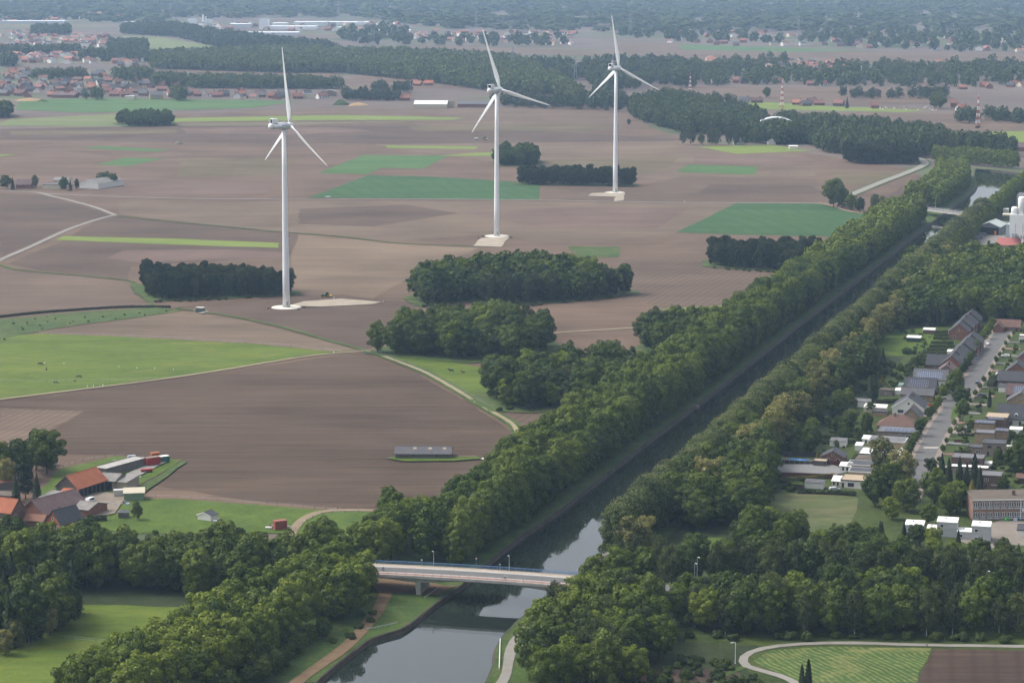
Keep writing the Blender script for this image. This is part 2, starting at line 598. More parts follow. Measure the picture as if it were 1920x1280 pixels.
# broad arable plain
field('arable_field', [(-60, 1010), (-60, 245), (400, 236), (960, 226), (1180, 222), (1280, 262), (1530, 290), (1720, 320), (1730, 360), (1660, 420), (1500, 545), (1200, 790), (1000, 940), (760, 965)], S1, 'broad bare ploughed plain around the three turbines')
field('arable_field', [(-60, 236), (330, 232), (900, 226), (1170, 222), (1150, 203), (640, 203), (330, 214), (-60, 222)], S2, 'brown strip field below the far village')
field('arable_field', [(560, 203), (900, 207), (1210, 208), (1230, 224), (1040, 232), (560, 226)], S2, 'brown field before the long white-roofed farm shed')
field('arable_field', [(0, 242), (330, 236), (730, 236), (1000, 244), (1290, 262), (1270, 300), (900, 270), (340, 268), (0, 262)], S8, 'dark brown ploughed strip across the plain')
field('arable_field', [(0, 262), (340, 269), (700, 271), (720, 290), (600, 322), (340, 340), (0, 330)], S1, 'pinkish ploughed field with two narrow green strips')
field('arable_field', [(700, 271), (1290, 264), (1500, 292), (1530, 330), (1280, 340), (1020, 316), (820, 290)], S7, 'tan ploughed field behind the dark pine clump')
field('arable_field', [(1020, 352), (1190, 352), (1280, 330), (1530, 336), (1560, 378), (1280, 379), (1015, 376)], S5, 'rowed bare field around the far turbine')
field('arable_field', [(1330, 345), (1520, 348), (1545, 362), (1310, 362)], S8, 'dark damp strip of soil beside the green crop')
field('arable_field', [(220, 378), (560, 377), (1010, 378), (1540, 383), (1380, 382), (1270, 436), (1080, 458), (900, 440), (740, 452), (420, 424), (225, 402)], S7, 'light brown field between the two field lanes')
field('arable_field', [(560, 392), (760, 384), (860, 400), (700, 425), (560, 420)], S8, 'dark tilled patch left of the middle turbine')
field('arable_field', [(560, 440), (740, 456), (900, 464), (770, 520), (700, 560), (550, 540), (545, 480)], S6, 'pale field with curved plough lines')
field('arable_field', [(0, 362), (85, 366), (190, 398), (205, 404), (120, 430), (0, 482)], S8, 'dark field beside the pale winding lane')
field('arable_field', [(225, 407), (420, 426), (560, 440), (545, 480), (245, 500), (240, 524), (80, 508), (15, 494), (110, 455), (180, 415)], S8, 'dark field round the yellow-green strip')
field('arable_field', [(0, 502), (90, 512), (240, 527), (283, 575), (0, 597)], S4, 'pale rowed field at the left edge')
field('arable_field', [(300, 578), (560, 552), (770, 566), (800, 600), (690, 655), (560, 622), (440, 592)], S8, 'dark bare field at the foot of the nearest turbine')
field('arable_field', [(60, 624), (335, 585), (440, 597), (560, 627), (670, 656), (625, 660)], S7, 'bare wedge of field above the horse meadow')
field('arable_field', [(1170, 488), (1320, 490), (1455, 514), (1370, 572), (1240, 580), (1190, 600), (1060, 560), (1180, 540)], S5, 'striped bare field right of the mixed copse')
field('arable_field', [(1000, 570), (1190, 560), (1250, 582), (1200, 640), (1040, 690), (960, 700), (1040, 640)], S1, 'brown field corner behind the horse meadow')
field('arable_field', [(0, 752), (150, 733), (400, 700), (620, 668), (682, 661), (760, 688), (850, 738), (930, 788), (962, 812), (960, 850), (900, 875), (860, 915), (770, 962), (500, 942), (268, 907), (345, 862), (230, 853), (100, 850), (58, 830), (157, 770), (0, 764)], S3, 'large dark ploughed field with curved tramlines')
field('arable_field', [(0, 765), (157, 771), (58, 829), (0, 832)], S4, 'small pale ploughed corner at the left edge')
field('arable_field', [(940, 772), (1070, 770), (1040, 800), (985, 815)], S5, 'small bare triangle beside the canal trees')

# stubble, young drill rows and damp strips that break up the plain
S_OL = soil('soil with seedlings', (0.115, 0.100, 0.062), (0.195, 0.165, 0.105), 5, 0.5, 0.6)
S_PK = soil('soil pinkish', (0.135, 0.096, 0.080), (0.215, 0.158, 0.132), -2, 0.5, 0.6)
for pts_, mt_, lab_ in (([(340, 240), (620, 238), (700, 246), (560, 252), (350, 250)], S_PK, 'pinkish strip behind the nearest turbine'), ([(20, 246), (330, 242), (330, 250), (20, 254)], S_OL, 'olive tinted strip on the left plain'),
        ([(340, 300), (560, 296), (520, 330), (330, 332)], S_OL, 'faintly green drilled field left of the green crops'), ([(60, 330), (330, 336), (520, 346), (500, 364), (260, 366), (60, 344)], S_PK, 'pinkish field above the straight lane'),
        ([(1020, 300), (1270, 296), (1250, 318), (1195, 326), (1030, 312)], S_OL, 'olive drilled field around the pine strip'), ([(1300, 290), (1520, 296), (1540, 304), (1420, 312), (1300, 306)], S_PK, 'pinkish field below the yellow-green strip'),
        ([(760, 236), (1100, 232), (1170, 238), (1100, 248), (780, 246)], S_OL, 'olive tinted far strip between the turbines'), ([(860, 396), (1120, 388), (1290, 392), (1230, 430), (1000, 425)], S_PK, 'pinkish ploughed band right of the middle turbine'),
        ([(230, 470), (420, 468), (540, 474), (540, 482), (260, 492), (200, 484)], S_PK, 'pinkish band below the yellow-green strip'), ([(1560, 322), (1680, 322), (1640, 344), (1560, 350)], S_OL, 'olive field left of the pale road'),
        ([(1760, 330), (1720, 330), (1690, 352), (1640, 380), (1700, 372)], S8, 'dark wedge right of the pale road')):
    field('arable_field', pts_, mt_, lab_)

# crops and meadows
field('crop_field', [(104, 450), (118, 443), (330, 448), (523, 456), (522, 465), (330, 459)], G_LIME, 'narrow yellow-green strip in dark soil')
field('crop_field', [(578, 371), (690, 329), (800, 331), (1013, 344), (1010, 375), (800, 373)], G_DARKCROP, 'large dark green crop field behind the middle turbine')
field('crop_field', [(597, 325), (682, 291), (842, 292), (792, 317), (715, 315), (690, 327)], G_CROP, 'mid green crop field with a stepped corner')
field('crop_field', [(820, 293), (890, 287), (945, 285), (940, 293), (842, 293)], G_LIME, 'thin light green strip left of the round pine clump')
field('crop_field', [(720, 273), (897, 275), (893, 280), (727, 278)], G_LIME, 'thin pale green strip on the far plain')
field('crop_field', [(1268, 436), (1380, 381), (1535, 381), (1575, 393), (1645, 404), (1585, 444), (1400, 441)], G_DARKCROP, 'large dark green crop field beside the canal trees')
field('crop_field', [(1269, 323), (1290, 309), (1423, 313), (1414, 328)], G_CROP, 'small green crop field right of the far turbine')
field('crop_field', [(1308, 275), (1440, 272), (1526, 283), (1380, 289)], G_LIME, 'yellow-green field below the poplar row')
field('crop_field', [(150, 278), (190, 274), (318, 281), (292, 285)], G_CROP, 'upper narrow green strip on the left plain')
field('crop_field', [(180, 309), (235, 296), (308, 298), (240, 312)], G_CROP, 'lower wedge of green crop on the left plain')
field('crop_field', [(-20, 296), (-20, 289), (34, 290)], G_LIME, 'bright green tip of a field at the left edge')
field('meadow', [(28, 206), (40, 187), (200, 184), (560, 190), (470, 203), (160, 212)], G_CROP, 'green meadow below the far village')
field('meadow', [(-20, 236), (20, 224), (215, 214), (220, 237)], G_PALE, 'pale green meadow left of the round grove')
field('crop_field', [(322, 229), (330, 222), (640, 216), (870, 221), (850, 225), (600, 226)], G_LIME, 'long pale green strip behind the nearest turbine')
field('crop_field', [(1065, 462), (1163, 463), (1160, 483), (1085, 483)], G_ROUGH, 'rough green patch behind the mixed copse')
field('crop_field', [(1238, 580), (1370, 572), (1345, 592), (1275, 590)], G_LIME, 'bright green wedge against the canal trees')
field('meadow', [(-20, 634), (72, 626), (240, 632), (480, 645), (625, 660), (676, 657), (560, 668), (400, 697), (150, 730), (-20, 751)], G_MEADOW, 'bright horse meadow with yellow flowers')
field('meadow', [(-20, 601), (150, 586), (290, 577), (340, 581), (330, 586), (130, 612), (58, 624), (-20, 642)], G_ROUGH, 'young orchard strip along a hedge')
field('meadow', [(697, 659), (760, 662), (905, 690), (965, 700), (1000, 712), (935, 768), (850, 722), (775, 683)], G_MEADOW, 'small horse meadow beside the copse')
field('meadow', [(60, 980), (240, 935), (330, 936), (590, 956), (760, 963), (740, 1010), (500, 1000), (240, 1000)], G_LAWN, 'green paddock behind the dark tree belt')
field('meadow', [(70, 930), (110, 880), (215, 856), (340, 863), (270, 905), (235, 925), (190, 930)], G_LAWN, 'bright paddock behind the farm')
field('meadow', [(-60, 1240), (70, 1195), (150, 1118), (300, 1122), (440, 1135), (480, 1150), (300, 1260), (180, 1330), (-60, 1330)], G_MEADOW, 'shaded green meadow inside the tree belt')
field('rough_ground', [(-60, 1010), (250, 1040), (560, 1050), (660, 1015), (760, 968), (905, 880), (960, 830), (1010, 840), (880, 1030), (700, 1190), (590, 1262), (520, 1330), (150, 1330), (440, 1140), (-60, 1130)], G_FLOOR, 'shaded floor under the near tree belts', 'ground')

# strips along the canal
def along(line, off, lo=0, hi=None):
    L = smooth_line(line, 12.0)
    out = []
    n = len(L)
    for i, p in enumerate(L):
        t = (L[min(n - 1, i + 1)] - L[max(0, i - 1)]).normalized()
        out.append(p + Vector((t.y, -t.x)) * off)
    return out
LBs = LB[:20]
RBs = RB[:14]
a, b = along(LBs, -0.3), along(LBs, -46)
field('canal_verge', [tuple(p) for p in a] + [tuple(p) for p in b[::-1]], G_BANK, 'grass verge and tree strip on the field side of the canal', 'verge', 1e9, 0, True)
a, b = along(RBs, 0.3), along(RBs, 60)
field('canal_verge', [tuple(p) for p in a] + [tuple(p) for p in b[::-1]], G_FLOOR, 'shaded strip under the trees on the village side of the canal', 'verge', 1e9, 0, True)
field('garden_ground', [tuple(p) for p in along(RBs, 40)] + PX([(2250, 420), (2250, 1400), (900, 1400)]), G_GARDEN, 'green gardens and woodland floor around the houses', 'ground', 1e9, 0, True)
a, b = along(RB[:8], 0.3), along(RB[:8], 16)
field('canal_verge', [tuple(p) for p in a] + [tuple(p) for p in b[::-1]], G_BANK, 'grass verge beside the riverside path below the bridge', 'verge', 1e9, 0, True)

# right of the canal
asph = plain('asphalt', (0.135, 0.132, 0.128), 0.9, 0.2, 0, 0.22, 0.25)
conc = plain('pale concrete', (0.26, 0.245, 0.215), 0.9, 0.2, 0, 0.2, 0.3)
dirt = plain('track dirt', (0.26, 0.205, 0.135), 0.95, 0.1, 0, 0.3, 0.25)
tanp = plain('tan track', (0.30, 0.25, 0.16), 0.95, 0.1, 0, 0.3, 0.2)
mud = plain('brown mud track', (0.185, 0.125, 0.075), 0.95, 0.1, 0, 0.35, 0.3)
redp = plain('red gravel', (0.30, 0.20, 0.15), 0.95, 0.1, 0, 0.2, 0.3)
pave = plain('pink paving', (0.25, 0.205, 0.17), 0.9, 0.2, 0, 0.25, 0.5)
yard = plain('yard gravel', (0.25, 0.22, 0.185), 0.95, 0.1, 0, 0.25, 0.12)
sand = plain('sandy hardstanding', (0.36, 0.31, 0.24), 0.95, 0.1, 0, 0.3, 0.12)
field('meadow', [(1418, 926), (1500, 926), (1608, 931), (1592, 1003), (1480, 1008), (1400, 950)], G_MOWN, 'mown dry meadow below the row of gardens')
field('meadow', [(1640, 622), (1735, 616), (1760, 640), (1712, 668), (1640, 668)], G_LAWN, 'green lawn behind the terrace gardens')
field('meadow', [(1860, 598), (1930, 580), (1930, 602)], G_LAWN, 'lawn beyond the brown bungalow')
field('meadow', [(1280, 1010), (1440, 1005), (1450, 1030), (1290, 1040)], G_LAWN, 'lawn among the trees below the mown meadow')
field('yard', [(1580, 915), (1600, 872), (1720, 850), (1760, 900), (1715, 930)], yard, 'gravel yard among the bungalows', 'yard')
field('schoolyard', [(1800, 1015), (1830, 990), (1880, 975), (1990, 985), (1990, 1030), (1900, 1022), (1840, 1032)], yard, 'bare sandy schoolyard before the school', 'yard')
field('factory_yard', [(1760, 487), (1795, 460), (1845, 432), (1880, 415), (2000, 425), (2000, 492), (1830, 490)], conc, 'pale concrete works yard with stacked pallets', 'yard')
field('mown_field', [(1412, 1240), (1445, 1220), (1560, 1213), (1746, 1216), (1722, 1262), (1700, 1330), (1560, 1330), (1470, 1268)], G_HAYROWS, 'mown field with pale rows of drying hay')
field('arable_field', [(1750, 1218), (1990, 1219), (1990, 1330), (1705, 1330), (1727, 1262)], S9, 'brown rowed field in the bottom corner')
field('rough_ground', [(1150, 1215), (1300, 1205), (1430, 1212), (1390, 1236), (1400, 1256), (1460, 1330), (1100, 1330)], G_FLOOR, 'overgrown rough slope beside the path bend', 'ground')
field('rough_ground', [(1200, 1262), (1300, 1252), (1385, 1262), (1430, 1330), (1180, 1330)], S9, 'dark turned earth patch beside the path bend', 'ground')

# far land beyond the plain
field('meadow', [(1330, 196), (1420, 191), (1560, 200), (1740, 207), (1700, 211), (1500, 207), (1360, 204)], G_LIME, 'green pasture with white cattle')
field('arable_field', [(1230, 162), (1440, 164), (1760, 168), (1800, 192), (1600, 198), (1420, 190), (1290, 184)], S2, 'brown field behind the farm row')
field('arable_field', [(1480, 210), (1740, 213), (1930, 218), (1930, 246), (1700, 252), (1560, 240)], S2, 'brown field below the white cattle')
field('meadow', [(1700, 252), (1930, 246), (1930, 268), (1760, 264)], G_LIME, 'green meadow beyond the canal bend')
field('arable_field', [(640, 150), (740, 136), (760, 150), (880, 165), (760, 168), (640, 163)], S2, 'brown field among far woods')
field('arable_field', [(400, 128), (560, 130), (640, 140), (640, 150), (480, 142), (290, 133)], S2, 'thin brown field between far woods')
field('meadow', [(230, 68), (300, 70), (460, 97), (330, 101), (260, 100)], G_PALE, 'pale green far field with a lone bush')
field('arable_field', [(380, 68), (620, 68), (620, 80), (500, 82)], S2, 'brown strip below the white factory halls')
field('meadow', [(960, 130), (1010, 128), (1010, 136), (965, 139)], G_LIME, 'bright far meadow beside the pylon')
field('arable_field', [(640, 88), (860, 86), (1100, 96), (1180, 100), (1130, 106), (900, 100), (640, 97)], S2, 'long brown field before the hazy woods')
field('arable_field', [(1160, 76), (1540, 96), (1930, 102), (1930, 118), (1500, 116), (1300, 112), (1160, 104)], S2, 'wide brown field before the far villages')
field('crop_field', [(1270, 84), (1420, 88), (1640, 96), (1500, 98), (1280, 94)], G_CROP, 'blue-green far crop strip')
field('crop_field', [(1730, 62), (1830, 62), (1830, 72), (1740, 74)], G_PALE, 'pale far field between woods')

# lanes, paths and roads
ZR = 0.9
def lane(name, px, w, mat, label, cat='path', edge=0.2):
    ZF[0] += 0.003
    return ribbon(name, PX(px), w, mat, ZF[0], label, cat, edge)
lane('lane', [(-20, 500), (0, 488), (60, 462), (130, 430), (190, 410), (216, 404)], (4.2, 4), conc, 'pale winding farm lane at the left edge')
lane('lane', [(216, 404), (180, 390), (130, 376), (95, 368), (72, 362), (20, 359), (-20, 358)], 4, conc, 'pale lane bending to the farm')
lane('lane', [(85, 364), (300, 372), (560, 374.5), (800, 374), (1010, 376), (1150, 378.5), (1280, 380.5), (1440, 381), (1540, 382)], 4, conc, 'straight pale lane across the whole plain')
lane('footpath', [(1535, 381), (1560, 386), (1590, 396), (1645, 405)], 4, redp, 'reddish path along the dark green crop')
lane('verge_strip', [(216, 405), (330, 417), (440, 427), (520, 435), (640, 444), (740, 456), (890, 463)], 3.0, G_BANK, 'thin grass line across the bare plain')
lane('road', [(1590, 368), (1650, 343), (1690, 328), (1722, 315), (1734, 307), (1728, 300), (1712, 295)], 12, G_BANK, 'grass verges of the bending road')
lane('road', [(1590, 368), (1650, 343), (1690, 328), (1722, 315), (1734, 307), (1728, 300), (1712, 295)], 7.5, conc, 'pale road bending into the dark wood', 'road')
lane('track', [(0, 497), (30, 506), (90, 512), (200, 522), (245, 528), (262, 543), (278, 565), (300, 579), (345, 582)], 3.0, G_ROUGH, 'grassy track curving round the pine wood')
lane('track', [(330, 578), (440, 595), (530, 614), (620, 640), (690, 659)], 3.2, G_ROUGH, 'grassy track running down to the crossing')
lane('track', [(-20, 752), (150, 731), (300, 712), (420, 694), (560, 671), (620, 664), (690, 658)], 2.6, tanp, 'tan track along the lower meadow edge')
lane('track', [(690, 658), (740, 676), (800, 700), (860, 734), (910, 765), (945, 785), (965, 800), (975, 818)], 6.0, G_BANK, 'grass strip along the curving field track')
lane('track', [(690, 658), (740, 676), (800, 700), (860, 734), (910, 765), (945, 785), (965, 800), (972, 818)], 2.2, tanp, 'tan field track curving towards the canal')
lane('track', [(960, 635), (1040, 625), (1120, 620), (1210, 614)], 2.5, tanp, 'thin tan track behind the copse')
lane('track', [(640, 222), (720, 226), (820, 228), (960, 232)], 3.0, tanp, 'faint far track across the plain')
lane('track', [(545, 1006), (556, 986), (580, 968), (620, 958), (700, 958)], 3.5, dirt, 'curving dirt track beside the red container')
lane('track', [(520, 1310), (570, 1270), (640, 1220), (690, 1170), (712, 1140), (722, 1117), (730, 1100), (716, 1085)], 4.0, mud, 'muddy track along the canal to the bridge')
field('rough_ground', [(698, 1098), (720, 1082), (800, 1092), (840, 1100), (858, 1098), (820, 1117), (760, 1112), (712, 1116)], mud, 'bare brown earth under the bridge', 'ground')
lane('footpath', [(930, 1300), (950, 1262), (955, 1230), (965, 1205), (985, 1180), (1010, 1160), (1050, 1120)], 3.2, conc, 'pale riverside path below the bridge')
lane('footpath', [(1085, 1088), (1100, 1066), (1120, 1052), (1160, 1020)], 3.2, conc, 'pale riverside path beyond the bridge')
lane('footpath', [(1990, 1214), (1740, 1211), (1600, 1207), (1500, 1209), (1430, 1217), (1395, 1233), (1400, 1250), (1440, 1262), (1480, 1275), (1520, 1300)], 2.8, conc, 'grey path looping round the hay field')
lane('track', [(1330, 1300), (1355, 1270), (1395, 1252)], 2.0, G_BANK, 'grassy spur path at the bend')
# hardstandings of the turbines
field('hardstanding', [(540, 574), (570, 566), (640, 561), (715, 567), (700, 571), (600, 576)], sand, 'sandy hardstanding beside the nearest turbine', 'yard')
field('hardstanding', [(887, 462), (903, 447), (955, 446), (940, 464)], sand, 'sandy hardstanding below the middle turbine', 'yard')
field('hardstanding', [(1103, 368), (1110, 363), (1172, 361), (1168, 377), (1152, 378), (1155, 370)], sand, 'sandy hardstanding beside the far turbine', 'yard')
# village street
STREET = [(1690, 945), (1712, 905), (1732, 862), (1752, 820), (1773, 785), (1800, 748), (1830, 705), (1855, 662), (1875, 632), (1885, 617)]
SL = PX(STREET)
ZF[0] += 0.004
ribbon('pavement', SL, 12.5, pave, ZF[0], 'pink paved footways either side of the village street', 'pavement', 0.1)
ZF[0] += 0.004
ribbon('road', SL, 8.0, asph, ZF[0], 'grey asphalt village street between houses', 'road', 0.05)
ZF[0] += 0.004
lane('road', [(1783, 775), (1778, 758), (1780, 740), (1798, 728), (1830, 708)], 5.0, asph, 'slip lane round the grass island')
field('grass_island', [(1782, 788), (1786, 768), (1800, 748), (1822, 738), (1812, 756), (1795, 783)], G_LAWN, 'grass island in the street with two trees', 'verge', 6, 0.1)
field('crossing', [(1733, 839.5), (1760, 839.5), (1758, 842), (1731, 842)], plain('pale setts', (0.42, 0.38, 0.33), 0.9), 'pale raised crossing on the street', 'crossing', 6, 0.02)
# ---------------------------------------------------------------- trees
def unit(a):
    return a / np.maximum(np.linalg.norm(a, axis=1, keepdims=True), 1e-6)

def leaf_quads(pos, nrm, size, rng, aspect=0.75):
    n = len(pos)
    r = unit(rng.normal(size=(n, 3)))
    t = unit(np.cross(nrm, r))
    b = np.cross(nrm, t)
    s = (size * rng.uniform(0.6, 1.35, (n, 1)))
    t, b = t * s * 0.5, b * s * 0.5 * aspect
    bend = nrm * s * 0.18
    q = np.stack([pos - t - bend, pos - b, pos + t - bend, pos + b], 1)
    return q.reshape(-1, 3)

def quads_mesh(name, verts, mat):
    n = len(verts) // 4
    me = bpy.data.meshes.new(name)
    me.vertices.add(len(verts))
    me.vertices.foreach_set('co', np.ascontiguousarray(verts, dtype=np.float32).ravel())
    me.loops.add(n * 4)
    me.loops.foreach_set('vertex_index', np.arange(n * 4, dtype=np.int32))
    me.polygons.add(n)
    me.polygons.foreach_set('loop_start', np.arange(0, n * 4, 4, dtype=np.int32))
    me.update(calc_edges=True)
    me.materials.append(mat)
    return me

def lobed(rng, lobes, n, size, centre, out=0.7, jit=0.5, up=0.2, keep=0.72, droop=0.0):
    lobes = np.array(lobes, float)
    c, r = lobes[:, :3], lobes[:, 3]
    w = r ** 2 / (r ** 2).sum()
    i = rng.choice(len(r), n, p=w)
    d = rng.normal(size=(n, 3))
    d[:, 2] += up
    d = unit(d)
    rad = r[i][:, None] * (0.74 + 0.30 * rng.random((n, 1)))
    p = c[i] + d * rad * np.array([1, 1, 0.85])
    dist = np.linalg.norm(p[:, None, :] - c[None], axis=2) / r[None]
    dist[np.arange(n), i] = 9
    ok = dist.min(1) > keep
    p, d = p[ok], d[ok]
    if droop:
        p[:, 2] -= droop * rng.random(len(p)) ** 2
    nr = unit(d * out + unit(p - np.array(centre)) * 0.35 + rng.normal(size=p.shape) * jit * 0.6)
    return leaf_quads(p, nr, size, rng)

def ell_lobes(rng, zc, rx, rz, k, lr, fill=0.66, irr=0.12, floor=None):
    """lobes of foliage spread over an egg-shaped crown"""
    L = [(0, 0, zc, rx * 0.62)]
    for j in range(k):
        z = 1 - 2 * (j + 0.5) / k
        a = j * 2.39996 + rng.uniform(-0.3, 0.3)
        q = math.sqrt(max(0, 1 - z * z))
        f = fill * (1 + rng.uniform(-irr, irr))
        p = (rx * f * q * math.cos(a), rx * f * q * math.sin(a), zc + rz * f * z, lr * rng.uniform(0.75, 1.25))
        if floor is None or p[2] - p[3] > floor:
            L.append(p)
    return L

bark = plain('bark', (0.085, 0.066, 0.05), 0.95, 0.1, 0, 0.3, 1.5)
bark_pine = plain('pine bark', (0.14, 0.085, 0.06), 0.95, 0.1, 0, 0.3, 1.5)
bark_birch = plain('birch bark', (0.52, 0.50, 0.46), 0.9, 0.1, 0, 0.35, 2.0)

def trunk_mesh(name, h, r, mat, rng, limbs=6, lo=0.3, hi=0.75, spread=0.45):
    mb = MB()
    lean = rng.uniform(-0.02, 0.02, 2)
    pts = [(lean[0] * h * t + rng.uniform(-.1, .1) * t, lean[1] * h * t, h * t) for t in (0, 0.05, 0.25, 0.5, 0.75, 0.95)]
    mb.tube(pts, [r * 1.5, r * 1.1, r, r * 0.75, r * 0.45, r * 0.12], 7)
    for k in range(limbs):
        t = lo + (hi - lo) * k / max(1, limbs - 1)
        a = k * 2.4 + rng.uniform(-.4, .4)
        l = h * spread * (1 - t * 0.6)
        b = Vector((lean[0] * h * t, lean[1] * h * t, h * t))
        e = b + Vector((math.cos(a) * l * 0.7, math.sin(a) * l * 0.7, l * 0.6))
        m_ = b.lerp(e, 0.5) - Vector((0, 0, l * 0.07))
        mb.tube([b, m_, e], [r * 0.45, r * 0.28, r * 0.08], 5, False)
    me = mb.mesh(name, True)
    me.materials.append(mat)
    return me

LM = {
    'lime': leafmat('lime leaves', (0.040, 0.078, 0.010), (0.078, 0.130, 0.016), (0.130, 0.190, 0.026)),
    'chestnut': leafmat('chestnut leaves', (0.030, 0.062, 0.014), (0.054, 0.096, 0.022), (0.086, 0.132, 0.034)),
    'oak': leafmat('oak leaves', (0.030, 0.062, 0.009), (0.058, 0.102, 0.014), (0.100, 0.150, 0.022)),
    'fresh': leafmat('fresh leaves', (0.055, 0.100, 0.010), (0.100, 0.160, 0.016), (0.155, 0.220, 0.026)),
    'robinia': leafmat('robinia leaves', (0.070, 0.098, 0.022), (0.140, 0.168, 0.046), (0.235, 0.250, 0.085)),
    'birch': leafmat('birch leaves', (0.036, 0.060, 0.018), (0.064, 0.096, 0.030), (0.100, 0.136, 0.046)),
    'pine': leafmat('pine needles', (0.018, 0.036, 0.014), (0.031, 0.055, 0.021), (0.052, 0.080, 0.030), 0.12),
    'spruce': leafmat('spruce needles', (0.014, 0.030, 0.013), (0.022, 0.044, 0.018), (0.036, 0.062, 0.024), 0.12),
    'gold': leafmat('golden conifer', (0.10, 0.11, 0.012), (0.17, 0.17, 0.02), (0.24, 0.22, 0.03), 0.2),
    'hedge': leafmat('hedge leaves', (0.026, 0.052, 0.010), (0.046, 0.082, 0.014), (0.075, 0.115, 0.02), 0.2),
    'white': leafmat('robinia blossom', (0.26, 0.26, 0.14), (0.40, 0.39, 0.25), (0.52, 0.50, 0.36), 0.2),
    'cream': leafmat('cream blossom', (0.15, 0.18, 0.08), (0.23, 0.25, 0.13), (0.31, 0.32, 0.19), 0.2),
}
PROTO = {}
def proto(kind, name, cat, variants):
    """variants: list of (trunk mesh, crown mesh, blossom mesh or None)"""
    PROTO[kind] = (name, cat, variants)

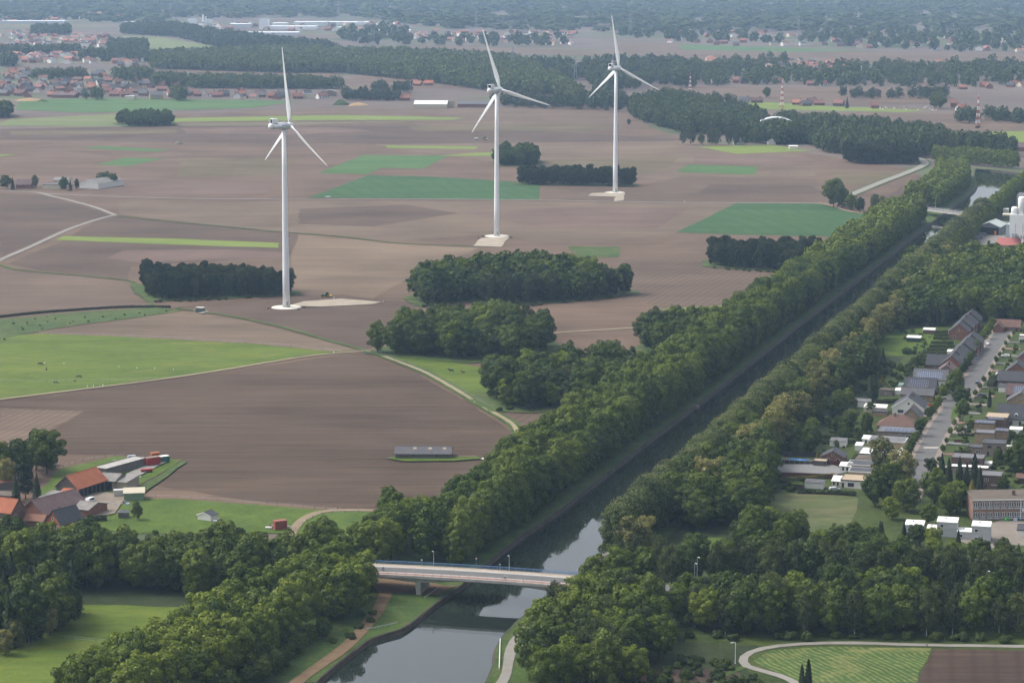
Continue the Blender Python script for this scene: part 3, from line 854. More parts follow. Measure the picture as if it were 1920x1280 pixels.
def make_protos():
    def V(seed): return np.random.default_rng(seed)
    out = []
    for s in range(3):
        g = V(100 + s)
        L = ell_lobes(g, 9.4, 5.4, 8.0, 72, 1.35, 0.80, 0.2) + [(4.0 * math.cos(a_), 4.0 * math.sin(a_), g.uniform(2.0, 5.5), 1.6) for a_ in np.linspace(0, 6.0, 9)]
        out.append((trunk_mesh('trunk', 13, 0.30, bark, g), quads_mesh('crown', lobed(g, L, 10500, 0.62, (0, 0, 8)), LM['lime']), None))
    proto('lime', 'lime_tree', 'tree', out)
    out = []
    for s in range(3):
        g = V(120 + s)
        L = ell_lobes(g, 9.4, 6.0, 7.2, 60, 1.45, 0.78, 0.09) + [(4.7 * math.cos(a_), 4.7 * math.sin(a_), g.uniform(2.0, 5.0), 1.5) for a_ in np.linspace(0, 6.0, 9)]
        cr = lobed(g, L, 10500, 0.60, (0, 0, 7))
        n = 620
        d = unit(g.normal(size=(n, 3)) + np.array([0, 0, 0.6]))
        p = d * np.array([6.15, 6.15, 7.2]) * g.uniform(0.93, 1.02, (n, 1)) + np.array([0, 0, 9.6])
        out.append((trunk_mesh('trunk', 12, 0.34, bark, g), quads_mesh('crown', cr, LM['chestnut']), quads_mesh('blossom', leaf_quads(p, unit(d + g.normal(size=d.shape) * .4), 0.34, g, 0.45), LM['cream'])))
    proto('chestnut', 'chestnut_tree', 'tree', out)
    for kind, mat, seed in (('oak', 'oak', 140), ('fresh', 'fresh', 160)):
        out = []
        for s in range(4):
            g = V(seed + s)
            L = ell_lobes(g, 9.2, 6.2, 7.4, 56, 1.6, 0.76, 0.34)
            L += [(g.uniform(-3, 3), g.uniform(-3, 3), g.uniform(12, 16), g.uniform(1.3, 2.0)) for _ in range(4)]
            out.append((trunk_mesh('trunk', 13, 0.34, bark, g), quads_mesh('crown', lobed(g, L, 10000, 0.66, (0, 0, 8)), LM[mat]), None))
        proto(kind, 'oak_tree' if kind == 'oak' else 'poplar_tree', 'tree', out)
    out = []
    for s in range(3):
        g = V(180 + s)
        L = ell_lobes(g, 9.0, 5.0, 7.2, 26, 1.7, 0.78, 0.35)
        L += [(g.uniform(-2.5, 2.5), g.uniform(-2.5, 2.5), g.uniform(12, 15.5), g.uniform(1.0, 1.6)) for _ in range(5)]
        cr = lobed(g, L, 7500, 0.58, (0, 0, 8), 0.6, 0.7)
        bl = lobed(g, L, 1300, 0.42, (0, 0, 8), 0.6, 0.8, 0.7)
        out.append((trunk_mesh('trunk', 13, 0.26, bark, g), quads_mesh('crown', cr, LM['robinia']), quads_mesh('blossom', bl, LM['white'])))
    proto('robinia', 'robinia_tree', 'tree', out)
    out = []
    for s in range(3):
        g = V(200 + s)
        L = ell_lobes(g, 8.8, 3.6, 6.6, 30, 1.15, 0.8, 0.35)
        L += [(g.uniform(-.8, .8), g.uniform(-.8, .8), g.uniform(13, 15.2), g.uniform(0.6, 1.0)) for _ in range(4)]
        out.append((trunk_mesh('trunk', 14, 0.17, bark_birch, g, 8, 0.25, 0.8, 0.3), quads_mesh('crown', lobed(g, L, 6500, 0.46, (0, 0, 8), 0.5, 0.9, 0.1, 0.6, 1.6), LM['birch']), None))
    proto('birch', 'birch_tree', 'tree', out)
    out = []
    for s in range(3):
        g = V(220 + s)
        L = [(g.uniform(-2.3, 2.3), g.uniform(-2.3, 2.3), g.uniform(2.6, 14.0), g.uniform(0.8, 1.5)) for _ in range(30)] + [(0.6, -.5, 13.6, 1.3), (-.8, .6, 13.2, 1.3), (0, 0, 12, 1.7), (0, 0, 9.5, 1.8), (0, 0, 6.5, 1.8)]
        out.append((trunk_mesh('trunk', 14.5, 0.20, bark_pine, g, 9, 0.45, 0.9, 0.22), quads_mesh('crown', lobed(g, L, 7000, 0.52, (0, 0, 8), 0.5, 0.9, 0.3, 0.6), LM['pine']), None))
    proto('pine', 'pine_tree', 'tree', out)
    for kind, mat, seed, H_, Rb in (('spruce', 'spruce', 240, 15, 3.2), ('cypress', 'spruce', 250, 11, 1.7), ('gold', 'gold', 255, 8, 2.0)):
        out = []
        for s in range(2):
            g = V(seed + s)
            n = 5200
            t = g.random(n) ** 0.75
            a = g.random(n) * 2 * math.pi
            wh = 0.82 + 0.18 * np.cos(t * 55 + np.cos(a * 5) * 1.2) + g.normal(size=n) * 0.07
            rr = Rb * (1 - t) ** (0.85 if kind == 'spruce' else 0.55) * wh * (0.75 + 0.3 * g.random(n)) * (1 if kind == 'spruce' else np.clip((t + 0.12) * 4, 0.5, 1))
            z = 0.7 + t * (H_ - 0.7) - 0.25 * rr * g.random(n)
            p = np.stack([rr * np.cos(a), rr * np.sin(a), z], 1)
            nr = unit(np.stack([np.cos(a), np.sin(a), np.full(n, 0.75)], 1) + g.normal(size=(n, 3)) * 0.35)
            out.append((trunk_mesh('trunk', H_ * 0.95, 0.2, bark, g, 0), quads_mesh('crown', leaf_quads(p, nr, 0.5, g), LM[mat]), None))
        proto(kind, {'spruce': 'spruce_tree', 'cypress': 'cypress_tree', 'gold': 'golden_conifer'}[kind], 'tree', out)
    out = []
    for s in range(2):
        g = V(270 + s)
        L = ell_lobes(g, 3.7, 1.7, 2.2, 20, 0.65, 0.75, 0.15)
        out.append((trunk_mesh('trunk', 4.6, 0.09, bark, g, 4), quads_mesh('crown', lobed(g, L, 2200, 0.34, (0, 0, 3)), LM['lime']), None))
    proto('street', 'street_tree', 'tree', out)
    out = []
    for s in range(3):
        g = V(280 + s)
        L = [(g.uniform(-1.1, 1.1), g.uniform(-1.1, 1.1), g.uniform(0.7, 2.0), g.uniform(0.6, 1.0)) for _ in range(12)]
        out.append((trunk_mesh('stem', 2.0, 0.08, bark, g, 3), quads_mesh('foliage', lobed(g, L, 2200, 0.36, (0, 0, 1)), LM['hedge']), None))
    proto('shrub', 'shrub', 'shrub', out)
make_protos()
PLANTED = []
def plant(kind, x, y, s=1.0, label=None, group=None, z=0.0, sz=None, var=None):
    """note a tree; the nearest 300 of a kind become objects, the rest one mass"""
    PLANTED.append((kind, x, y, s, label, group, z, sz or random.uniform(0.92, 1.08), random.randrange(12) if var is None else var, random.uniform(0, 6.28)))

def project(x, y, z=0.0):
    dz = z - CAM_H
    f = y * math.cos(PITCH) - dz * math.sin(PITCH)
    return 960 + FPX * x / f, 640 - FPX * (y * math.sin(PITCH) + dz * math.cos(PITCH)) / f

def grow():
    byname = {}
    same = {}
    for i, r in enumerate(PLANTED):
        same.setdefault((r[4], r[5]), []).append((project(r[1], r[2])[0], i))
    for (lab, grp), xs_ in same.items():
        if len(xs_) > 1 and lab:
            for k, (u, i) in enumerate(sorted(xs_)):
                w_ = ('leftmost' if k == 0 else ordinal(k) + ' from left')
                new = lab + ', ' + w_
                if len(new.split()) > 16:
                    new = lab + ' ' + ordinal(k)
                PLANTED[i] = PLANTED[i][:4] + (new,) + PLANTED[i][5:]
    for r in PLANTED:
        byname.setdefault(PROTO[r[0]][0], []).append(r)
    for name, rs in byname.items():
        def rank(r):
            u, v = project(r[1], r[2], 8)
            vis = -80 < u < 2000 and v < 1370
            return (0 if vis else 1e6) + math.hypot(r[1], r[2]) / r[3] ** 0.5 + (0 if r[5] else -1e5)
        rs.sort(key=rank)
        mass = {}
        for i, (kind, x, y, s, label, group, z, sz, var, rz) in enumerate(rs):
            _n, cat, vs = PROTO[kind]
            tr, cr, bl = vs[var % len(vs)]
            if i < 300 and rank(rs[i]) < 9e5:
                o = thing(name, label, cat, (x, y, z), rz, group)
                o.scale = (s, s, s * sz)
                for m_, nm in ((tr, 'stem' if kind == 'shrub' else 'trunk'), (cr, 'foliage' if kind == 'shrub' else 'crown'), (bl, 'blossom')):
                    if m_ is not None:
                        link(bpy.data.objects.new(nm, m_), o)
            elif -300 < project(x, y)[0] < 2220:
                mass.setdefault(kind, []).append((x, y, z, s, sz, var, rz))
        for kind, ms in mass.items():
            vs = PROTO[kind][2]
            cache = {}
            parts = []
            g = np.random.default_rng(5)
            for x, y, z, s, sz, var, rz in ms:
                k = var % len(vs)
                if k not in cache:
                    me = vs[k][1]
                    co = np.empty(len(me.vertices) * 3, np.float32)
                    me.vertices.foreach_get('co', co)
                    co = co.reshape(-1, 4, 3)
                    n = len(co)
                    keep = min(n, 950)
                    q = co[g.permutation(n)[:keep]]
                    c = q.mean(1, keepdims=True)
                    cache[k] = c + (q - c) * min(2.6, (n / keep) ** 0.5)
                q = cache[k].reshape(-1, 3) * np.array([s, s, s * sz])
                ca, sa = math.cos(rz), math.sin(rz)
                parts.append(np.stack([q[:, 0] * ca - q[:, 1] * sa + x, q[:, 0] * sa + q[:, 1] * ca + y, q[:, 2] + z], 1))
            me = quads_mesh('crown_mass', np.concatenate(parts), LM_OF[kind])
            o = link(bpy.data.objects.new('woodland', me))
            tag(o, 'further %s crowns filling out the more distant woods and rows' % kind, 'woodland', None, 'stuff')
LM_OF = {k: LM[k] if k in LM else LM['lime'] for k in ('lime', 'chestnut', 'oak', 'fresh', 'robinia', 'birch', 'pine', 'spruce', 'gold')}
LM_OF.update(cypress=LM['spruce'], street=LM['lime'], shrub=LM['hedge'])

def ordinal(i):
    w = 'nearest second third fourth fifth sixth seventh eighth ninth tenth eleventh twelfth thirteenth fourteenth fifteenth sixteenth seventeenth eighteenth nineteenth'.split()
    if i < len(w):
        return w[i]
    n = i + 1
    pre = 'hundred-and-' if n > 100 else ''
    if n == 100: return 'hundredth'
    n = n % 100
    if n < 20: return pre + (['first'] + w[1:])[n - 1]
    tens = 'twent thirt fort fift sixt sevent eight ninet'.split()[n // 10 - 2]
    return pre + (tens + 'ieth' if n % 10 == 0 else tens + 'y-' + (['first'] + w[1:])[n % 10 - 1])

def inside(p, poly):
    x, y = p
    c = False
    j = len(poly) - 1
    for i in range(len(poly)):
        xi, yi = poly[i]
        xj, yj = poly[j]
        if (yi > y) != (yj > y) and x < (xj - xi) * (y - yi) / (yj - yi) + xi:
            c = not c
        j = i
    return c

def scatter(poly, sp, jit=0.35):
    xs = [p[0] for p in poly]
    ys = [p[1] for p in poly]
    out = []
    y = min(ys)
    row = 0
    while y <= max(ys):
        x = min(xs) + (row % 2) * sp / 2
        while x <= max(xs):
            p = (x + random.uniform(-jit, jit) * sp, y + random.uniform(-jit, jit) * sp)
            if inside(p, poly):
                out.append(p)
            x += sp
        y += sp * 0.87
        row += 1
    return out

def wood(px, sp, mix, group, s=1.0, sv=0.15, py_margin=0):
    """individual trees over a surveyed footprint; mix: (kind, weight, label)"""
    poly = PX(px)
    if py_margin:
        cx, cy = sum(p[0] for p in poly) / len(poly), sum(p[1] for p in poly) / len(poly)
        ex = []
        for p in poly:
            d = Vector((p[0] - cx, p[1] - cy))
            q = Vector(p) + d.normalized() * py_margin
            ex.append((q.x, q.y))
        ZF[0] += 0.003
        sheet('wood_floor', wob(ex, 4.0, 1.6), G_ROUGH, ZF[0], 'rough grass and scrub margin under the %s' % group, 'ground')
    ks = [m_[0] for m_ in mix]
    ws = [m_[1] for m_ in mix]
    lb = {m_[0]: m_[2] for m_ in mix}
    pts = scatter(poly, sp)
    uv = [project(*p) for p in pts]
    us, ve = sorted(u for u, v in uv), sorted(v for u, v in uv)
    n = len(pts)
    for p, (u, v) in zip(pts, uv):
        k = random.choices(ks, ws)[0]
        h = ('far left', 'left', 'centre', 'right', 'far right')[min(4, 5 * us.index(u) // n)]
        d = ('back', 'inner', 'front')[min(2, 3 * ve.index(v) // n)]
        plant(k, p[0], p[1], s * random.uniform(1 - sv, 1 + sv), lb[k] + ', %s %s' % (h, d), group)
    return n

def row_line(line, off, sp, start=0.0, end=1e9, jit=0.6):
    L = smooth_line(line, 3.0)
    n = len(L)
    acc, nxt, out = 0.0, start, []
    for i in range(1, n):
        seg = (L[i] - L[i - 1]).length
        while acc + seg >= nxt and nxt <= end:
            t = (nxt - acc) / seg
            p = L[i - 1].lerp(L[i], t)
            d = (L[i] - L[i - 1]).normalized()
            q = p + Vector((d.y, -d.x)) * (off + random.uniform(-jit, jit)) + d * random.uniform(-jit, jit)
            out.append((q.x, q.y, nxt))
            nxt += sp
        acc += seg
    return out

# ---- avenue on the field side of the canal (three rows), from the bridge to the far bridge
CANAL_L = LB[7:17]
for off, kind, s, st, lab in ((-8.6, 'lime', 1.18, -4, '%s lime from the road bridge, waterside row of the field bank'),
                              (-18.5, 'lime', 1.2, 2, '%s lime from the road bridge, middle row of the field bank'),
                              (-28.5, 'lime', 1.08, 55, '%s lime from the road bridge, outer row facing the ploughed plain')):
    for i, (x, y, d) in enumerate(row_line(CANAL_L, off, 9.6, max(0, st))):
        plant(kind, x, y, s * random.uniform(0.84, 1.12), lab % ordinal(i), 'avenue trees on the field side of the canal')
for x, y, d in row_line(LB[6:9], -44, 11, 28, 75, 2):
    plant('fresh', x, y, random.uniform(0.75, 0.95), 'light green poplar at the bridge end of the field bank avenue', 'poplars at the avenue end')
for x, y, d in row_line(LB[6:9], -34, 9, 14, 75, 2):
    plant('fresh', x, y, random.uniform(0.85, 1.0), 'light green poplar at the bridge end of the field bank avenue', 'poplars at the avenue end')
for off in (-11, -20, -30):
    for x, y, d in row_line(LB[17:20], off, 10.5, 4):
        plant('lime', x, y, random.uniform(0.98, 1.15), 'lime tree on the field bank beyond the second road bridge', 'trees beyond the second road bridge')
# ---- village side: chestnuts at the water, robinias and oaks behind
CANAL_R = RB[6:12]
for i, (x, y, d) in enumerate(row_line(CANAL_R, 7.0, 8.8, 0)):
    plant('chestnut', x, y, random.uniform(1.06, 1.22), '%s candle-flowered chestnut from the bridge, waterside row of the village bank' % ordinal(i), 'chestnut row on the village bank')
for i, (x, y, d) in enumerate(row_line(RB[6:11], 19.0, 10.5, 60, 1e9, 2.5)):
    k = random.choices(['robinia', 'oak', 'chestnut'], [0.74, 0.18, 0.08])[0]
    plant(k, x, y, random.uniform(0.85, 1.12), {'robinia': 'pale flowering robinia behind the chestnut row, ' + ordinal(i) + ' from the bridge', 'oak': 'leafy oak behind the chestnut row, ' + ordinal(i) + ' from the bridge', 'chestnut': 'second-line chestnut behind the waterside row, ' + ordinal(i) + ' from the bridge'}[k], 'trees behind the chestnut row')
for x, y, d in row_line(RB[10:13], 10, 10, 40):
    plant('lime', x, y, random.uniform(0.85, 1.0), 'yellowish lime tree along the works yard bank', 'lime row by the works yard')
for x, y, d in row_line(RB[12:15], 12, 12, 2, 400):
    plant('lime', x, y, random.uniform(0.75, 1.0), 'lime tree on the quay beyond the works', 'trees on the far quay')

# ---- near left: bank trees below the bridge and the dark belt
for off, kind, s in ((-21, 'fresh', 1.02), (-30, 'fresh', 1.12), (-39, 'fresh', 1.02), (-13, 'oak', 0.42)):
    for i, (x, y, d) in enumerate(row_line([(LB[0][0] - 30, LB[0][1] - 50)] + LB[:6], off - 2, 8.5 if kind == 'fresh' else 7, 2, 150 if kind == 'fresh' else 100, 1.6)):
        plant(kind, x, y, s * random.uniform(0.88, 1.1), ('%s bright poplar up from the bottom edge, ' % ordinal(i)) + {-21: 'waterside', -30: 'middle', -39: 'meadow side'}[off] + ' row below the bridge' if kind == 'fresh' else '%s low dark oak at the towpath below the bridge' % ordinal(i), 'bank trees below the bridge')
wood([(-80, 1085), (60, 1082), (200, 1080), (400, 1086), (560, 1092), (600, 1100), (560, 1118), (440, 1125), (300, 1110), (150, 1108), (-60, 1110)], 6.6, [('oak', 0.72, 'dark oak in the belt behind the shaded meadow'), ('lime', 0.28, 'round lime in the belt behind the shaded meadow')], 'dark tree belt behind the shaded meadow', 1.06, 0.2)
wood([(560, 1065), (630, 1030), (668, 1035), (676, 1075), (650, 1100), (600, 1110)], 9, [('fresh', 0.6, 'light poplar where the tree belt meets the bridge'), ('oak', 0.4, 'dark oak where the tree belt meets the bridge')], 'trees at the left end of the bridge', 0.78)
wood([(-60, 1225), (-60, 1130), (90, 1130), (140, 1140), (140, 1165), (100, 1190), (40, 1212)], 6.5, [('spruce', 0.7, 'dark spruce in the corner stand beside the shaded meadow'), ('oak', 0.3, 'oak among the corner spruces')], 'spruce stand in the corner', 1.05)
for px_, py_ in ((30, 1215), (70, 1200), (95, 1192), (120, 1172), (10, 1228), (138, 1152)):
    p = G(px_, py_)
    plant('robinia', p.x, p.y, random.uniform(0.5, 0.65), 'pale low tree at the edge of the corner spruce stand', 'edge trees of the spruce stand')
# ---- farm trees
for px_, py_, k, s, lab in ((35, 900, 'oak', .95, 'dark round oak at the far left edge behind the farm'), (-5, 905, 'oak', 1., 'dark oak cut by the left edge behind the farm'), (88, 888, 'oak', 1.1, 'big dark oak right of its neighbours behind the farm'), (68, 880, 'oak', .9, 'oak in the middle of the farm clump'), (12, 915, 'robinia', .7, 'pale yellowish tree behind the farmhouse'), (48, 935, 'pine', 1.0, 'tall pine beside the farmhouse'), (70, 942, 'spruce', .75, 'slim spruce beside the red tiled barn'), (30, 942, 'spruce', .7, 'short spruce behind the brick farmhouse'), (258, 975, 'birch', .5, 'small brownish bare tree in the paddock')):
    p = G(px_, py_)
    plant(k, p.x, p.y, s, lab, None)
# ---- copses on the plain
wood([(258, 534), (400, 540), (546, 546), (548, 553), (420, 559), (290, 564), (268, 550)], 5.4, [('pine', 1, 'dark pine in the oblong wood left of the nearest turbine')], 'pine wood left of the nearest turbine', 0.98, 0.18, 5)
wood([(972, 342), (1188, 346), (1185, 350.5), (978, 347)], 5.8, [('pine', 1, 'dark pine in the narrow wood behind the far turbine')], 'pine strip behind the far turbine', 1.0, 0.18, 5)
wood([(930, 303), (1005, 300), (1011, 306), (990, 312), (936, 311)], 7, [('oak', 0.5, 'dark oak in the round clump right of the middle turbine'), ('pine', 0.5, 'dark pine in the round clump right of the middle turbine')], 'round clump right of the middle turbine', 0.95, 0.2, 5)
wood([(218, 232), (322, 230), (323, 236), (240, 238)], 9, [('oak', 1, 'dark oak in the lone oval grove on the left plain')], 'oval grove on the left plain', 0.92, 0.2, 6)
wood([(-60, 214), (20, 214), (18, 222), (-60, 222)], 9, [('oak', 1, 'dark oak in the grove cut by the left edge')], 'grove at the left edge', 0.95)
wood([(1328, 490), (1545, 488), (1500, 513), (1440, 508), (1332, 500)], 5.8, [('pine', 1, 'dark pine in the wood against the canal avenue')], 'pine wood against the canal avenue', 1.0, 0.18, 5)
wood([(778, 560), (800, 550), (870, 534), (980, 527), (1085, 532), (1140, 545), (1000, 552), (900, 560), (800, 574)], 8.2, [('oak', 0.6, 'green oak in the larger mixed copse'), ('fresh', 0.15, 'light green tree in the larger mixed copse'), ('birch', 0.25, 'slim birch in the larger mixed copse')], 'broadleaf part of the larger copse', 1.05, 0.25, 8)
wood([(900, 562), (1000, 553), (1140, 547), (1182, 548), (1178, 553), (1080, 563), (980, 572), (900, 572)], 5.8, [('pine', 0.85, 'dark pine on the near side of the larger mixed copse'), ('oak', 0.15, 'leafy oak among the pines of the larger copse')], 'pines of the larger copse', 1.02, 0.16, 6)
wood([(705, 662), (735, 655), (785, 642), (870, 625), (990, 632), (1030, 652), (1000, 672), (880, 678), (760, 668)], 8.4, [('oak', 0.62, 'leafy oak in the rounded copse beside the horse meadow'), ('fresh', 0.2, 'lighter tree in the rounded copse beside the horse meadow'), ('birch', 0.18, 'slim birch in the rounded copse beside the horse meadow')], 'rounded copse beside the horse meadow', 1.0, 0.25, 7)
wood([(908, 750), (925, 738), (1020, 728), (1100, 718), (1185, 712), (1195, 740), (1100, 764), (1000, 770), (935, 768)], 8.6, [('oak', 0.6, 'dark oak in the ragged copse by the canal'), ('fresh', 0.2, 'pale leafy tree in the ragged copse by the canal'), ('birch', 0.2, 'birch in the ragged copse by the canal')], 'ragged copse by the canal', 0.98, 0.28, 7)
wood([(1208, 652), (1235, 637), (1320, 634), (1335, 650), (1225, 668)], 9, [('oak', 1, 'dark oak in the small clump against the avenue')], 'small clump against the avenue', 0.95, 0.2, 6)
for px_, py_, k, s, lab in ((1563, 388, 'oak', 1.35, 'large round oak at the bend of the reddish path'), (1578, 391, 'oak', 1.0, 'oak beside the large round one at the path bend'), (1595, 394, 'oak', .85, 'middle oak of the line along the reddish path'), (1612, 398, 'oak', .75, 'low oak of the line along the reddish path'), (1640, 400, 'birch', 1.1, 'pale birch in the line along the reddish path'), (1655, 398, 'robinia', .8, 'yellowish tree near the avenue end of the path')):
    p = G(px_, py_)
    plant(k, p.x, p.y, s, lab, None)
wood([(1578, 302), (1640, 298), (1720, 300), (1718, 309), (1600, 308)], 6.6, [('pine', 1, 'dark pine in the wood behind the road bend')], 'pine wood behind the road bend', 1.15)
for i in range(9):
    p = G(1284 + i * 16 + random.uniform(-4, 4), 272 + random.uniform(-1, 1))
    plant('birch', p.x, p.y, random.uniform(0.9, 1.35), 'grey poplar in the spaced row above the yellow-green field', 'spaced row above the yellow-green field')
for i in range(22):
    t = i / 21
    p = G(1756 + 146 * t, 303.5 + 13 * t)
    plant('lime', p.x, p.y, random.uniform(0.92, 1.05), 'bare-stemmed tree in the row along the canal bend', 'row along the canal bend')
for px_, py_, k, s, lab in ((1762, 204, 'oak', 1.45, 'big solitary tree right of the white cattle'), (1752, 203, 'oak', 1.2, 'left stem of the big solitary tree group by the cattle'), (1588, 204, 'spruce', 1.0, 'dark conifer at the end of the far farm row'), (1438, 184, 'oak', .9, 'solitary tree behind the second lattice mast')):
    p = G(px_, py_)
    plant(k, p.x, p.y, s, lab, None)
for i, (px_, py_) in enumerate(((10, 354), (24, 356), (66, 353), (120, 357), (132, 358), (144, 355), (190, 349), (202, 348), (212, 349))):
    p = G(px_, py_)
    plant(['oak', 'spruce', 'birch'][i % 3] if i < 6 else 'oak', p.x, p.y, random.uniform(0.6, 0.8), 'dark tree around the lone farm on the left plain', 'trees around the lone farm')

# ---- village side woods
wood([(1640, 585), (1680, 560), (1760, 548), (1930, 545), (2000, 560), (2000, 602), (1860, 600), (1760, 610), (1690, 612)], 9.0, [('oak', 0.7, 'dark oak in the wood between works and terrace'), ('lime', 0.3, 'lime in the wood between works and terrace')], 'wood between the works and the terrace', 1.0)
wood([(1700, 508), (1800, 500), (1960, 502), (1960, 546), (1760, 548), (1690, 545)], 10, [('lime', 0.6, 'green lime in the belt below the works yard'), ('oak', 0.4, 'dark oak in the belt below the works yard')], 'belt below the works yard', 0.95)
wood([(1480, 752), (1520, 715), (1600, 660), (1640, 650), (1640, 700), (1600, 740), (1540, 770), (1490, 790)], 9.5, [('oak', 0.4, 'dark garden oak behind the robinias'), ('spruce', 0.4, 'dark garden spruce behind the robinias'), ('birch', 0.2, 'garden birch behind the robinias')], 'dark garden trees behind the robinias', 0.85, 0.25)
wood([(1250, 985), (1300, 940), (1400, 925), (1430, 900), (1440, 870), (1400, 840), (1340, 880), (1250, 950)], 9.0, [('oak', 0.55, 'dark oak below the chestnut row near the mown meadow'), ('lime', 0.45, 'light lime below the chestnut row near the mown meadow')], 'trees left of the mown meadow', 0.95, 0.2)
wood([(1265, 1012), (1330, 992), (1400, 988), (1432, 955), (1438, 900), (1400, 895), (1340, 930), (1275, 980)], 8.0, [('oak', 0.6, 'dark oak in the clump between chestnuts and mown meadow'), ('lime', 0.4, 'green lime in the clump between chestnuts and mown meadow')], 'clump between the chestnuts and the mown meadow', 0.95, 0.2)
wood([(1448, 850), (1520, 765), (1600, 745), (1640, 770), (1620, 840), (1540, 858)], 12, [('oak', 0.5, 'small dark garden tree behind the bungalows'), ('birch', 0.25, 'small birch behind the bungalows'), ('lime', 0.25, 'small lime behind the bungalows')], 'small garden trees behind the bungalows', 0.46, 0.3)
wood([(1380, 1030), (1440, 1015), (1500, 1020), (1490, 1045), (1390, 1050)], 9, [('lime', 0.7, 'rounded lime below the mown meadow'), ('oak', 0.3, 'oak below the mown meadow')], 'trees below the mown meadow', 0.8)
wood([(1520, 1035), (1640, 1010), (1800, 1035), (1930, 1050), (1930, 1075), (1700, 1060), (1530, 1058)], 8, [('oak', 0.5, 'dark oak below the white classroom blocks'), ('spruce', 0.35, 'dark spruce below the white classroom blocks'), ('fresh', 0.15, 'pale tree below the white classroom blocks')], 'trees below the white classrooms', 0.52, 0.22)
wood([(1230, 1095), (1400, 1075), (1560, 1085), (1700, 1095), (1960, 1105), (1960, 1128), (1640, 1118), (1400, 1105), (1240, 1108)], 7.0, [('birch', 0.85, 'grey-green birch above the embankment road'), ('oak', 0.15, 'oak above the embankment road')], 'birch belt above the embankment road', 0.92, 0.15)
wood([(1240, 1150), (1420, 1148), (1640, 1160), (1960, 1178), (1960, 1202), (1640, 1195), (1400, 1192), (1260, 1190)], 7.4, [('birch', 0.38, 'birch on the slope above the hay field'), ('oak', 0.34, 'dark oak on the slope above the hay field'), ('fresh', 0.28, 'bright rounded tree on the slope above the hay field')], 'trees on the slope above the hay field', 0.9, 0.2)
wood([(1010, 1210), (1060, 1165), (1120, 1130), (1180, 1140), (1250, 1180), (1250, 1230), (1180, 1290), (1120, 1320), (1010, 1320), (985, 1270)], 8.0, [('oak', 0.45, 'dark oak right of the riverside path'), ('birch', 0.35, 'hanging birch right of the riverside path'), ('fresh', 0.2, 'bright tree right of the riverside path')], 'wood right of the riverside path', 0.92, 0.2)
wood([(1140, 1080), (1180, 1060), (1260, 1060), (1250, 1095), (1160, 1100)], 8.0, [('birch', 0.7, 'birch at the right end of the bridge'), ('fresh', 0.3, 'young bright tree at the right end of the bridge')], 'trees at the right end of the bridge', 0.8)
for px_, py_, s, lab in ((1185, 1055, 1.0, 'tall cream flowering robinia at the near end of the chestnut row'), (1205, 1052, .9, 'second cream flowering robinia at the near end of the chestnut row')):
    p = G(px_, py_)
    plant('robinia', p.x, p.y, s, lab, None)
p = G(1515, 1300); plant('cypress', p.x, p.y, 0.85, 'narrow dark conifer standing in the hay field')
p = G(1503, 1302); plant('cypress', p.x, p.y, 0.75, 'shorter dark conifer beside its twin in the hay field')
# ---------------------------------------------------------------- wind turbines
turb_white = plain('turbine white', (0.72, 0.73, 0.74), 0.45, 0.4, 0, 0.05, 0.15)
steel_grey = plain('galvanised steel', (0.38, 0.39, 0.40), 0.5, 0.5, 0.3, 0.15, 2)
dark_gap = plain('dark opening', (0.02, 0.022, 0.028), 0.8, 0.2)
pad_mat = plain('pad concrete', (0.56, 0.53, 0.46), 0.9, 0.2, 0, 0.15, 0.5)
def blade_mesh():
    vs, fs = [], []
    st = [(1.0, 1.75, 1.75, 0), (3.0, 1.8, 1.6, 8), (6.5, 3.0, 1.0, 14), (9.5, 3.55, 0.75, 12), (15, 2.9, 0.5, 8), (22, 2.2, 0.36, 5), (30, 1.6, 0.26, 3), (38, 1.05, 0.18, 1), (43, 0.7, 0.12, 0), (44.6, 0.25, 0.06, 0)]
    n = 12
    for z, ch, th, tw in st:
        for k in range(n):
            a = 2 * math.pi * k / n
            x = math.cos(a) * ch / 2 + (ch - 1.75) * 0.22
            y = math.sin(a) * th / 2 * (1 if ch < 2 else (0.55 + 0.45 * -math.cos(a)))
            t = R(tw + 6)
            vs.append((x * math.cos(t) - y * math.sin(t), x * math.sin(t) + y * math.cos(t) + (z / 44) ** 2 * 0.9, z))
    for i in range(len(st) - 1):
        for k in range(n):
            fs.append((i * n + k, i * n + (k + 1) % n, (i + 1) * n + (k + 1) % n, (i + 1) * n + k))
    fs.append(tuple(range(n - 1, -1, -1)))
    fs.append(tuple(range((len(st) - 1) * n, len(st) * n)))
    me = bpy.data.meshes.new('blade')
    me.from_pydata(vs, [], fs)
    me.polygons.foreach_set('use_smooth', [True] * len(me.polygons))
    me.update()
    me.materials.append(turb_white)
    return me
BLADE = blade_mesh()
